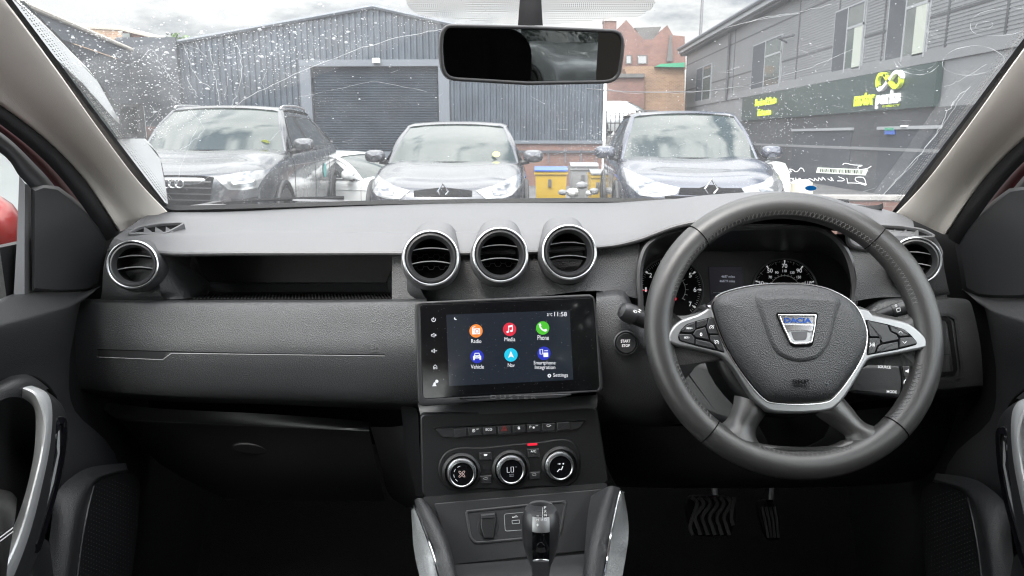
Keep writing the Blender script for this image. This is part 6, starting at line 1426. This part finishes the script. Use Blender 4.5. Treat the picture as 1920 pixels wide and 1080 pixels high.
# ---- white van alongside, nose away from us
van = empty('white_van', 'white panel van at the far left, seen past the windscreen pillar', 'van', loc=(-4.42, 7.1, GZ)); 
prof = [(0.0, .35), (.02, .8), (.08, 1.10), (.30, 1.26), (.7, 1.45), (1.02, 1.74), (1.27, 1.90), (1.65, 2.12), (2.1, 2.32), (2.7, 2.48), (5.2, 2.52), (5.3, 1.2), (5.3, .35)]
def vrow(y, z_, hw_=.93):
    return [Vector((x * hw_, -y + .10 * abs(x) ** 3 * (-1 if y < 1 else 0), z_ - dz)) for x, dz in ((-1.0, .10), (-.94, .035), (-.8, .008), (0, 0), (.8, .008), (.94, .035), (1.0, .10))]
b = B(); b.smooth([vrow(y, z_, .93 if z_ < 1.3 else .93 - (z_ - 1.3) * .06) for y, z_ in prof], M['whitecar'], 3, 5)
for s_ in (1, -1):
    q = [Vector((s_ * (.93 if z_ < 1.3 else .93 - (z_ - 1.3) * .06), -y - (.10 if y < 1 else 0) * -1 * -1, z_ - .10)) for y, z_ in prof]; b.add(q, [tuple(range(len(q)))[::s_]], M['whitecar'])
b.build('body', van)
sx = lambda z_: .93 - max(0, z_ - 1.2) * .06 + .006
for s_ in (1, -1):
    b = B(); q = [Vector((s_ * sx(z_), -y, z_)) for y, z_ in ((.66, 1.20), (.98, 1.40), (1.27, 1.61), (1.65, 1.82), (2.3, 2.0), (2.3, 1.15))]; b.add(q, [(0, 1, 2, 3, 4, 5)[::s_]], M['carglass']); b.tube(q, .012, M['seal'], 5, closed=True); b.tube([Vector((s_ * (sx(1.2)), -1.22, 1.18)), Vector((s_ * sx(1.6), -1.32, 1.63))], .02, M['seal'], 5); b.build('side_window', van)
    b = B(); b.box((s_ * 1.06, -.85, 1.33), (.17, .09, .28), M['seal']); b.box((s_ * 1.06, -.795, 1.33), (.155, .02, .26), M['whitecar']); b.box((s_ * 1.06, -.897, 1.34), (.13, .006, .21), M['mirror']); b.box((s_ * .96, -.82, 1.24), (.12, .05, .05), M['seal']); b.build('door_mirror', van)
    for y in (-.75, -3.9):
        b = B()
        for pr, m_ in ((((.2, .03), (.31, .03), (.33, 0), (.33, -.18)), 'tyre'), (((.2, .03), (.17, .01), (.001, .01)), 'rim')): b.loft([[Vector((s_ * (.93 + h_), y + r_ * math.cos(a), .33 + r_ * math.sin(a))) for a in [2 * math.pi * j / 24 for j in range(24)]] for r_, h_ in pr], M[m_], cu=True)
        b.build('wheel', van)
b = B(); b.smooth([[Vector((x * .84, -.62, 1.44)) for x in (-1, 0, 1)], [Vector((x * .82, -1.1, 1.82)) for x in (-1, 0, 1)], [Vector((x * .80, -1.65, 2.15)) for x in (-1, 0, 1)]], M['carglass'], 4, 4); b.build('windscreen', van)
for o in [van] + list(van.children): pass

# ---- warehouse with gable
DW = 24.0
def W(px, py, D=DW): return P(px, py, D)
wh = empty('warehouse', 'slate blue corrugated warehouse with a wide gable and roller door', 'warehouse', loc=(0, 0, 0))
b = B()
xl, xr = W(300, 200).x, W(1131, 200).x; pk = W(700, 15); eL = W(352, 78); eR = W(1131, 112)
def topz(x):
    if x < pk.x: return pk.z + (x - pk.x) * (pk.z - eL.z) / (pk.x - eL.x)
    return pk.z + (x - pk.x) * (eR.z - pk.z) / (eR.x - pk.x)
zb = W(900, 265).z; d0, d1 = W(580, 125), W(828, 283)
per = .19; x = xl - 1.0; pts = []
while x < xr:
    for dx, dy in ((0, 0), (.07, 0), (.09, -.05), (.16, -.05)): pts.append((x + dx, DW + dy))
    x += per
def corr(lo, hi, b_, zlo, zhi):
    q = [p for p in pts if lo <= p[0] <= hi]
    q = [(lo, DW)] + q + [(hi, DW)]
    b_.loft([[Vector((p[0], p[1], zlo(p[0]))) for p in q], [Vector((p[0], p[1], zhi(p[0]))) for p in q]], M['clad'])
corr(xl - .9, d0.x, b, lambda x: zb, topz); corr(d1.x, xr, b, lambda x: zb, topz); corr(d0.x, d1.x, b, lambda x: d0.z, topz)
b.build('cladding', wh, flat=True)
b = B(); b.box(((xl + xr) / 2, DW + 15.2, 2.0), (xr - xl, 30, 3.6), M['cladd']); 
b.loft([[Vector((x, y, topz(x) - .02)) for x in (xl - 1.2, pk.x, xr)] for y in (DW + .02, DW + 30)], M['slate']); b.build('roof', wh)
b = B(); b.tube([Vector((xl - 1, DW - .08, topz(xl - 1) + .03)), Vector((pk.x, DW - .08, pk.z + .03)), Vector((xr + .05, DW - .08, topz(xr) + .03))], .07, M['flash'], 6); b.build('verge_flashing', wh)
b = B(); b.box(((d1.x + xr) / 2 + .05, DW + .02, (zb + GL) / 2), (xr - d1.x + .1, .22, zb - GL), M['brick']); b.box(((xl + d0.x) / 2 - .4, DW + .02, (zb + GL) / 2), (d0.x - xl + .9, .22, zb - GL), M['brick']); b.build('brick_plinth', wh)
b = B(); b.box(((d1.x + xr) / 2, DW - .14, zb - .02), (xr - d1.x, .06, .10), M['flash']); b.tube([Vector((xr + .04, DW - .1, GL)), Vector((xr + .04, DW - .1, topz(xr)))], .05, M['whl'], 8)
zz = W(900, 284).z; b.box(((d1.x + xr) / 2, DW - .16, zz), (xr - d1.x, .05, .07), M['cladd'])
for px in (1028, 1060, 1089, 1117): p = W(px, 292); b.box((p.x, DW - .17, p.z), (.03, .03, .42), M['flash'])
b.build('trim', wh)
b = B(); n_ = 34; zt, z0 = d0.z, W(700, 284).z
for i in range(n_): z_ = z0 + (zt - z0) * (i + .5) / n_; b.tube([Vector((d0.x + .1, DW + .12, z_)), Vector((d1.x - .1, DW + .12, z_))], (zt - z0) / n_ * 1.1, M['shut'], 6)
b.box(((d0.x + d1.x) / 2, DW + .25, (zt + z0) / 2), (d1.x - d0.x, .06, zt - z0), M['shut']); b.build('roller_door', wh)
b = B(); b.box((d0.x - .12, DW - .03, (zt + GL) / 2), (.34, .14, zt - GL), M['flash']); b.box((d1.x + .12, DW - .03, (zt + GL) / 2), (.34, .14, zt - GL), M['flash']); b.box(((d0.x + d1.x) / 2, DW - .03, zt + .1), (d1.x - d0.x + .58, .16, .2), M['flash']); b.box(((d0.x + d1.x) / 2, DW + .1, (z0 + GL) / 2), (d1.x - d0.x, .1, z0 - GL), M['flash']); b.build('door_frame', wh)
b = B(); c = W(708, 115); b.box((c.x, DW - .2, c.z), (.22, .14, .14), M['whl']); b.build('security_light', wh)
# left wing: eave receding on the left
wg = empty('workshop_wing', 'dark grey workshop wing on the left with a pale gutter', 'building')
eave = [W(18, 2, 14.0), W(150, 60, 19.0), W(237, 93, 23.6)]
e0, e2 = eave[0], eave[2]; dirw = (e0 - e2); dirw.z = 0; e00 = e0 + dirw * 1.2; ze = e2.z
b = B(); n_ = 160; q = []
for i in range(n_):
    for t_, o_ in ((0, 0), (.3, 0), (.45, .05), (.85, .05)):
        p = e2.lerp(e00, (i + t_) / n_); q.append((p, o_))
nrm_ = Vector((dirw.y, -dirw.x, 0)).normalized(); nrm_ = nrm_ if nrm_.x > 0 else -nrm_
zt_ = lambda p: e2.z + (e0.z - e2.z) * min(1, (p - e2).length / (e0 - e2).length)
b.loft([[Vector((p.x, p.y, GL)) + nrm_ * o_ for p, o_ in q], [Vector((p.x, p.y, zt_(p) - .4)) + nrm_ * o_ for p, o_ in q]], M['cladd']); b.build('wall', wg, flat=True)
b = B(); b.loft([[Vector((p.x, p.y, zt_(p) - .4)) + nrm_ * .10 for p, o_ in q[::20]], [Vector((p.x, p.y, zt_(p) - .02)) + nrm_ * .12 for p, o_ in q[::20]]], M['flash']); b.build('fascia', wg)
b = B(); b.tube([Vector((p.x, p.y, zt_(p))) + nrm_ * .15 for p, o_ in q[::40]], .06, M['gutter'], 8); b.loft([[Vector((p.x, p.y, zt_(p) - .02)) for p, o_ in q[::40]], [Vector((p.x, p.y, zt_(p) + .6)) - nrm_ * 6 for p, o_ in q[::40]]], M['slate']); b.build('roof', wg)
b = B(); p_ = W(295, 160, 23.9); b.box((p_.x - .2, 23.85, 2.3), (1.9, .1, 4.2), M['cladd']); b.box((p_.x, 23.78, 1.3), (2.8, .1, .12), M['flash']); b.build('end_wall', wg)
b = B(); p_ = W(262, 237, 22.5); b.box((p_.x - .2, 22.6, (GL + p_.z) / 2), (1.7, .2, p_.z - GL), M['brick']); b.build('brick_wall', None, label='low red brick wall between the white van and the SUV', cat_='wall')
# brick building beyond the wing
bb_ = empty('brick_building', 'tan and red brick building above the left wing roof', 'building')
b = B(); p0, p1 = W(120, 50, 34), W(228, 55, 34); b.box(((p0.x + p1.x) / 2 - 1.2, 36, p0.z / 2), (p1.x - p0.x + 2.4, 4, p0.z), M['brickt']); b.build('wall', bb_)
b = B(); q = [W(226, 55, 34), W(316, 76, 34)]; b.add([Vector((q[0].x, 34.1, 0)), Vector((q[1].x, 34.1, 0)), q[1] + Vector((0, .1, 0)), q[0] + Vector((0, .1, 0))], [(0, 1, 2, 3)], M['brick']); b.add([Vector((q[1].x, 34.1, 0)), Vector((q[1].x, 40, 0)), q[1] + Vector((0, 6, 0)), q[1] + Vector((0, .1, 0))], [(0, 1, 2, 3)], M['brick']); b.build('side_wall', bb_)
b = B(); b.tube([W(60, 44, 34) , W(226, 53, 34), W(316, 75, 34)], .10, M['gutter'], 6); b.box((W(237, 78, 33.9).x, 33.95, W(237, 78, 33.9).z), (.35, .1, .7), M['winl']); b.build('parapet', bb_)

# ---- red brick buildings behind on the right
hb2 = empty('brick_house', 'red brick gabled house seen right of the mirror', 'house')
D2 = 52
def poly(b_, pts, D, m, th=5):
    q = [P(x, y, D) for x, y in pts]; k_ = [v + Vector((0, th, 0)) for v in q]; n_ = len(q); b_.add(q, [tuple(range(n_))], m); b_.add(q + k_, [(i, (i + 1) % n_, (i + 1) % n_ + n_, i + n_) for i in range(n_)], m)
b = B(); poly(b, [(1128,130),(1128,75),(1150,62),(1174,37),(1207,74),(1224,74),(1251,47),(1262,66),(1284,68),(1286,130)], D2, M['brick'], 12); b.build('wall', hb2)
b = B(); poly(b, [(1190,52),(1240,50),(1227,78),(1207,78)], D2 + .5, M['slate'], 6); b.build('roof', hb2)
b = B(); poly(b, [(1133,68),(1133,38),(1156,38),(1156,68)], D2 + 2, M['brick'], 1.2); poly(b, [(1132,39),(1132,34),(1157,34),(1157,39)], D2 + 1.9, M['conc'], 1.5); b.build('chimney', hb2)
for x0, x1 in ((1174, 1184), (1196, 1213)):
    b = B(); poly(b, [(x0,104),(x1,104),(x1,119),(x0,119)], D2 - .05, M['sideglass'], .1); b.stroke(Fr((x0+x1)/2, 111, D2 - .1), Fr((x0+x1)/2, 111, D2 - .1).hits([(x0,104),(x1,104),(x1,119),(x0,119)]), .08, M['slate'], 0, .03, True); b.build('window', hb2)
b = B(); poly(b, [(1259,66),(1262,115),(1250,115),(1256,66)], D2 - .2, M['slate'], .1); b.build('drainpipe', hb2)
w2 = empty('brown_brick_block', 'plain brown and orange brick wall with a green sheet along its top', 'building')
b = B(); poly(b, [(1128,212),(1128,142),(1208,142),(1208,212)], 44, M['brick'], 8); poly(b, [(1206,212),(1170,128),(1175,124),(1284,124),(1284,212)], 44.3, M['brickb'], 8); b.build('wall', w2)
b = B(); poly(b, [(1128,145),(1128,138),(1209,138),(1209,145)], 43.8, M['slate'], .4); b.build('coping', w2)
b = B(); poly(b, [(1228,125),(1238,120),(1284,117),(1284,126)], 44.0, M['netgreen'], .4); b.build('green_sheeting', w2)
b = B(); p_ = P(1312, 60, 60); b.tube([Vector((p_.x, 60, 0)), Vector((p_.x + .1, 60, P(1314, -60, 60).z))], [.16, .09], M['graym'], 10); b.build('mast', None, label='tall thin grey mast rising behind the office roof', cat_='mast')

# ---- raised deck with cars and railings
b = B(); q0, q1 = P(1128, 225, 29), P(1310, 225, 29); zd = P(1200, 256, 29).z; b.box(((q0.x + q1.x) / 2 + .5, 34, (zd + GL) / 2), (q1.x - q0.x + 1, 10, zd - GL), M['conc']); b.build('ramp', None, kind='structure')
rl = empty('railing', 'black railing in front of the white cars on the ramp', 'railing')
b = B()
for i in range(12): p_ = P(1137 + i * 8, 235, 28.8); b.tube([Vector((p_.x, 28.8, zd - .1)), Vector((p_.x, 28.8, zd + .95))], .018, M['rail'], 6)
b.build('posts', rl)
b = B()
for dz in (.95, .5, .05): b.tube([Vector((q0.x, 28.8, zd + dz)), Vector((P(1232, 235, 28.8).x, 28.8, zd + dz))], .025, M['rail'], 6)
b.build('rails', rl)
def distant(label, x, D, rz, paint):
    r_ = make_car('distant_car', label, (x, D), rz, 4.2, 1.75, 1.45, .74, .95, 1.05, 1.8, 3.2, paint, grp='white cars further back')[0]; r_.location.z = zd; return r_
distant('white car on the ramp behind the black railing', P(1168, 205, 31).x, 31, R(75), 'silvcar'); distant('silver white car on the ramp nearer the office building', P(1250, 205, 31.5).x + .3, 31.5, R(80), 'silvcar')

# ---- office building on the right
off = empty('office_building', 'two storey grey panelled office building on the right', 'office building')
XB = 9.5
def Q(px, py, dx=0): return PX(px, py, XB - dx)
def zy(px, py): p = Q(px, py); return p.y, p.z
yE, zE = zy(1288, 90); y0, _ = zy(1452, 5); zE = (zE + zy(1452, 1)[1]) / 2
yF = zy(1286, 150)[0]; yN = 6.0
def wbox(b_, ya, yb, za, zb2, m, pr=0, th=.1): b_.box((XB - pr + th / 2, (ya + yb) / 2, (za + zb2) / 2), (th, abs(yb - ya), abs(zb2 - za)), m)
b = B(); wbox(b, yN, yF, GL, zE - .25, M['panel'], 0, 8)
zs0 = zy(1767, 200)[1]; zs1 = zy(1770, 115)[1]
b.build('wall', off)
b = B()                                      # fine horizontal ribs of the upper panels
z_ = zs1 + .3
while z_ < zE - .5: wbox(b, yN, yF, z_, z_ + .035, M['panel'], .012, .02); z_ += .085
b.build('cladding_ribs', off)
b = B()
for px in (1285, 1372, 1488, 1560, 1644, 1760, 1868): wbox(b, zy(px, 200)[0] - .04, zy(px, 200)[0] + .04, zs1, zE - .2, M['paneld'], .02, .03)
for zz_ in (zs1 + (zE - zs1) * .30, zs1 + (zE - zs1) * .72): wbox(b, yN, yF, zz_ - .03, zz_ + .03, M['paneld'], .016, .02)
wbox(b, yN, yF, zs1 + .02, zs1 + .30, M['panel'], .05, .06)
b.build('panel_joints', off)
b = B(); wbox(b, yN, yF + .3, zE - .30, zE - .02, M['frame'], .5, .65); wbox(b, yN, yF + .3, zE - .42, zE - .30, M['paneld'], .35, .5)
b.tube([Vector((XB - .55, yN, zE - .05)), Vector((XB - .55, yF, zE - .05))], .09, M['flash'], 8); b.add([(XB - .5, yN, zE), (XB - .5, yF + .3, zE), (XB + 4, yF + .3, zE + 1.4), (XB + 4, yN, zE + 1.4)], [(0, 1, 2, 3)], M['paneld']); b.build('roof', off)
b = B(); wbox(b, yN, yF, GL, zs0, M['paneld'], .03, .06); 
zz_ = zy(1700, 281)[1]; wbox(b, yN, yF, zz_ - .04, zz_ + .04, M['panel'], .06, .06); b.build('ground_floor_panels', off)
b = B()
for ya, yb in ((zy(1600, 250)[0], zy(1490, 250)[0]), (zy(1760, 280)[0], zy(1650, 280)[0])): wbox(b, ya, yb, GL, zs0 - .5, M['cladd'], .05, .06); wbox(b, ya - .1, yb + .1, zs0 - .5, zs0 - .42, M['frame'], .10, .1)
b.build('doorway', off)
wt_, wb_ = zy(1570, 24)[1], zy(1563, 142)[1]
for a_, c_, kd in ((1337, 1309, 0), (1467, 1413, 1), (1618, 1563, 1), (1736, 1662, 1)):
    ya, yb = zy(a_, 100)[0], zy(c_, 100)[0]; b = B()
    wbox(b, ya - .05, yb + .05, wb_ - .05, wt_ + .05, M['frame'], .03, .05); wbox(b, ya, yb, wb_, wt_, M['cladd'], .035, .05)
    wf_ = b.build('window', off); b = B(); ym = ya + (yb - ya) * .52
    wbox(b, ya + .04, ym, wb_ + .05, wt_ - .05, M['winl'], .045, .02); b.build('pane', wf_)
    b = B(); wbox(b, ya, ya + .05, wb_, wt_, M['frame'], .06, .04); wbox(b, ym, ym + .06, wb_, wt_, M['frame'], .06, .04); zt2 = wb_ + (wt_ - wb_) * .66; wbox(b, ya, ym, zt2, zt2 + .07, M['frame'], .06, .04); b.build('glazing_bar', wf_)
    if a_ > 1500: b = B(); wbox(b, ya + .06, ya + (ym - ya) * .55, wb_ + .08, zt2, M['blind'], .05, .01); b.build('blind', wf_)
# stainless ribs / drainpipe
b = B(); yv = zy(1369, 120)[0]; b.tube([Vector((XB - .1, yv, zs1)), Vector((XB - .1, yv, zE - .3))], .06, M['paneld'], 8); b.build('drainpipe', off)
b = B(); b.tube([Q(1476, 80), Q(1476, 72) + Vector((-.3, 0, 0)), Q(1528, 66) + Vector((-.7, 0, 0))], .04, M['cladd'], 6); b.build('lamp_arm', off)
def cable():
    b = B(); b.tube(cat([P(1100, 166, 22), P(1180, 172, 20), P(1290, 172, 18.5), P(1350, 168, 18), Q(1405, 160)], 6), .012, M['graym'], 5); b.build('overhead_cable', None, label='thin grey cable strung from the warehouse to the office wall', cat_='cable')
cable()
# sign board with lettering
fo = Fr(0, 0, 1, -90, 0, 0, Vector((XB - .05, zy(1600, 160)[0], (zs0 + zs1) / 2)))
sgn = empty('sign_board', 'long dark green sign board with lime and white lettering on the office wall', 'sign')
ys0, ys1 = zy(1768, 150)[0], zy(1398, 200)[0]
b = B(); b.box((XB - .09, (ys0 + ys1) / 2, (zs0 + zs1) / 2), (.14, ys1 - ys0, zs1 - zs0 - .02), M['greens']); b.build('board', sgn)
fo.o.x = XB - .165
def olet(t, pts, m, d=.05, bold=.03, name='lettering'):
    b = B(); q = fo.hits(pts); a0, a1 = min(p[0] for p in q), max(p[0] for p in q); b0, b1 = min(p[1] for p in q), max(p[1] for p in q)
    b.text_m(fo, t, (a0 + a1) / 2, (b0 + b1) / 2, a1 - a0, b1 - b0, M[m], 0, d, bold); b.build(name, sgn)
# the wall runs away from us: place by the seen corners of each word
def word(t, xl_, xr_, yb_l, yt_l, m, **k):
    q = fo.hits([(xl_, yb_l), (xl_, yt_l), (xr_, yb_l)]); b = B(); W1 = fo.hit(xr_, 150)[0] - q[0][0]; H1 = q[1][1] - q[0][1]
    b.text_m(fo, t, q[0][0] + W1 / 2, q[0][1] + H1 / 2, W1, H1, M[m], 0, k.get('d', .05), k.get('bold', .035)); b.build('lettering', sgn)
word('motor', 1603, 1644.5, 200, 176.5, 'lime'); word('parks', 1643.5, 1693, 204, 172, 'whl'); word('DIRECT', 1655, 1692, 201.5, 197.5, 'lime', d=.01, bold=.01)
word('Service & Parts', 1417, 1459, 200, 186.5, 'lime'); word('Entrance', 1422, 1450, 218, 205, 'lime')
b = B(); c_ = fo.hits([(1648, 170), (1697, 133), (1672, 152)])
def fp_(pts): return [tuple(p) for p in fo.hits(pts)]
def band(pts, wd, m): b.stroke(fo, [(p.x, p.y) for p in cat([Vector((x, y, 0)) for x, y in fp_(pts)], 5)], wd, M[m], 0, .10)
wd = abs(fo.hit(1660, 150)[1] - fo.hit(1660, 156.5)[1])
band([(1667,141),(1660,139),(1654,141),(1650,150),(1650,160),(1654,163)], wd, 'lime'); band([(1663,140),(1668,147),(1680,162),(1686,163),(1692,157),(1694,148),(1692,145)], wd, 'lime'); band([(1651,163),(1654,168),(1660,165),(1672,151),(1683,137),(1690,135),(1695,141),(1695,147)], wd, 'whl')
b.build('logo', sgn)
b = B(); q = fo.hits([(1655, 240), (1671, 240), (1671, 252), (1655, 252)]); b.pill(fo, q, -.10, -.05, M['bluep']); q = fo.hits([(1656, 239.5), (1671, 239.5), (1671, 244.5), (1656, 244.5)]); b.pill(fo, q, -.06, -.04, M['netgreen']); b.build('notice', None, label='small blue and green notice on the office wall below the sign', cat_='notice')
b = B(); q = fo.hits([(1686, 235), (1696, 235), (1696, 238), (1686, 238)]); b.pill(fo, q, -.10, -.03, M['whl']); b.build('wall_light', None, label='small white wall light beside the blue notice', cat_='light')

# ---- bins, litter, drum, posts, low wall
def wheelie(name, label, px0, px1, py0, D, m, lidm, cat_='bin'):
    r_ = empty(name, label, cat_); a, c = P(px0, py0, D), P(px1, py0, D); w_ = c.x - a.x; h_ = a.z - GL; xm = (a.x + c.x) / 2; b = B()
    b.loft([[Vector((xm + sx_ * w_ / 2 * k_, D + .35 + sy * .33 * k_, z_)) for sx_, sy in ((-1, -1), (1, -1), (1, 1), (-1, 1))] for k_, z_ in ((.82, GL + .05), (.97, GL + h_ * .9), (1.04, GL + h_ * .91), (1.04, GL + h_ * .96))], M[m], cu=True)
    b.add([Vector((xm + sx_ * .82 * w_ / 2, D + .35 + sy * .27, GL + .05)) for sx_, sy in ((-1, -1), (1, -1), (1, 1), (-1, 1))], [(3, 2, 1, 0)], M[m]); b.box((xm - .02, D + .02, GL + h_ * .78), (.05, .03, .12), M['graym']); b.build('tub', r_)
    b = B(); b.smooth([[Vector((xm + sx_ * w_ / 2 * 1.02, y, z_)) for sx_ in (-1, -.9, 0, .9, 1)] for y, z_ in ((D - .01, GL + h_ * .955), (D + .02, GL + h_ * .99), (D + .35, GL + h_ * 1.02), (D + .7, GL + h_ * 1.0))], M[lidm], 3, 3); b.build('lid', r_)
    for s_ in (-1, 1): b = B(); b.tube([Vector((xm + s_ * w_ * .4, D + .5, GL + .1)), Vector((xm + s_ * w_ * .47, D + .5, GL + .1))], .1, M['tyre'], 14); b.build('wheel', r_)
wheelie('wheelie_bin', 'yellow bin with a blue lid between the parked hatchbacks', 1003, 1064, 316, 12, 'yellow', 'bluep'); wheelie('wheelie_bin', 'grey bin right of the yellow bin, partly behind rubbish', 1070, 1122, 308, 12.8, 'gbin', 'gbin'); wheelie('wheelie_bin', 'second yellow bin, half hidden by the blue grey car', 1108, 1140, 322, 11.6, 'yellow', 'gbin')
b = B(); random.seed(4); c0 = P(1090, 352, 11.2)
for i in range(9):
    c = Vector((c0.x - .25 + .12 * i + random.uniform(-.05, .05), 11.2 + random.uniform(0, .3), c0.z + random.uniform(-.14, .03))); r0 = random.uniform(.05, .10); rows = []
    for k_ in range(6): t = k_ / 5 * math.pi; rows.append([c + Vector((r0 * 1.3 * math.sin(t) * math.cos(a) * random.uniform(.7, 1.1), r0 * math.sin(t) * math.sin(a), r0 * .8 * math.cos(t))) for a in [2 * math.pi * j / 9 for j in range(9)]])
    b.loft(rows, M['litter'] if i % 2 else M['gbin'], cu=True)
b.build('rubbish_heap', None, label='heap of white and grey rubbish bags in front of the bins', cat_='rubbish', kind='stuff')
b = B(); c = P(1508, 350, 9.5); b.lathe(Fr(0, 0, 1, 0, 90, 0, Vector((c.x, 9.6, GL))), (0, 0), [(.14, 0), (.15, .3), (.145, .85), (.13, .98), (.09, 1.01), (.001, 1.02)], M['cream'], 20); b.build('drum', None, label='cream drum standing between the loose white car panel and the office wall', cat_='drum')
b = B(); qq = [P(x, y, 8.6) for x, y in ((1448,308),(1460,303),(1472,306),(1480,322),(1482,345),(1482,372),(1466,372),(1462,345),(1452,320))]; k_ = [v + Vector((.02, .45, 0)) for v in qq]; b.loft([qq, k_], M['whitecar'], cu=True); b.add(qq, [tuple(range(9))], M['whitecar']); b.add(k_, [tuple(range(9))[::-1]], M['whitecar']); qd = [Vector((v.x, v.y, GL)) for v in (qq[5], qq[6])]
b.box(((qq[5].x + qq[6].x) / 2, 8.8, (qq[5].z + GL) / 2), (.1, .3, qq[5].z - GL), M['whitecar']); b.build('bumper_panel', None, label='loose white curved car panel propped beside the blue grey car', cat_='car panel')
b = B(); a, c = P(1500, 367, 11), P(1680, 367, 11); b.box(((a.x + c.x) / 2 + .4, 11.1, (a.z + GL) / 2 - .05), (c.x - a.x + 1.4, .22, a.z - GL - .05), M['brick']); b.box(((a.x + c.x) / 2 + .4, 11.1, a.z - .03), (c.x - a.x + 1.5, .28, .06), M['conc']); b.build('garden_wall', None, label='low brick wall with a pale coping in front of the office', cat_='wall')

# ---- trees: one behind the warehouse, a row behind our car (seen in the mirror)
leaf = mat('foliage', (.055, .095, .03), .8, var=.35, vscale=2)
def tree(x, y, h, rad, label, grp=None, nleaf=1500, seed=1, low=.4):
    rnd = random.Random(seed); r_ = empty('tree', label, 'tree', grp, loc=(x, y, GZ)); b = B()
    b.tube([Vector((0, 0, 0)), Vector((.1, 0, h * .35)), Vector((0, .1, h * .7)), Vector((.1, 0, h * .9))], [.22, .17, .09, .03], M['bark'], 8); clumps = []
    for i in range(16):
        a = rnd.uniform(0, 6.28); z_ = rnd.uniform(low, .95) * h; k_ = rad * rnd.uniform(.3, .95) * math.sqrt(max(.3, 1 - ((z_ / h - .6) / .45) ** 2)); c = Vector((k_ * math.cos(a), k_ * math.sin(a), z_)); clumps.append(c); b.tube([Vector((0, 0, z_ * .7)), c], [.06, .015], M['bark'], 5)
    b.build('trunk', r_); b = B()
    for i in range(nleaf):
        c = rnd.choice(clumps) + Vector((rnd.gauss(0, 1), rnd.gauss(0, 1), rnd.gauss(0, .8))) * rad * .22; u = Vector((rnd.gauss(0, 1), rnd.gauss(0, 1), rnd.gauss(0, 1))).normalized(); v = u.orthogonal().normalized(); s_ = rnd.uniform(.10, .22)
        b.add([c + u * s_, c + v * s_ * .6, c - u * s_, c - v * s_ * .6], [(0, 1, 2, 3)], leaf)
    b.build('crown', r_, flat=True); return r_
tree(P(330, 72, 45).x, 45, P(330, 64, 45).z - GZ, 1.3, 'small green tree just showing above the warehouse valley', None, 900, 2)
for i in range(6): tree(-3 + i * 3.1, -11.5 - (i % 2) * 1.5, 6.5 + (i % 3), 2.6, 'leafy tree in the row behind our car, seen only in the mirror', 'trees behind our car', 3200, 10 + i, .08)
make_car('parked_car', 'white car behind ours, seen only in the mirror', (5.0, -7.6), R(176), 4.2, 1.8, 1.5, .8, 1.0, 1.05, 1.8, 3.2, 'silvcar')
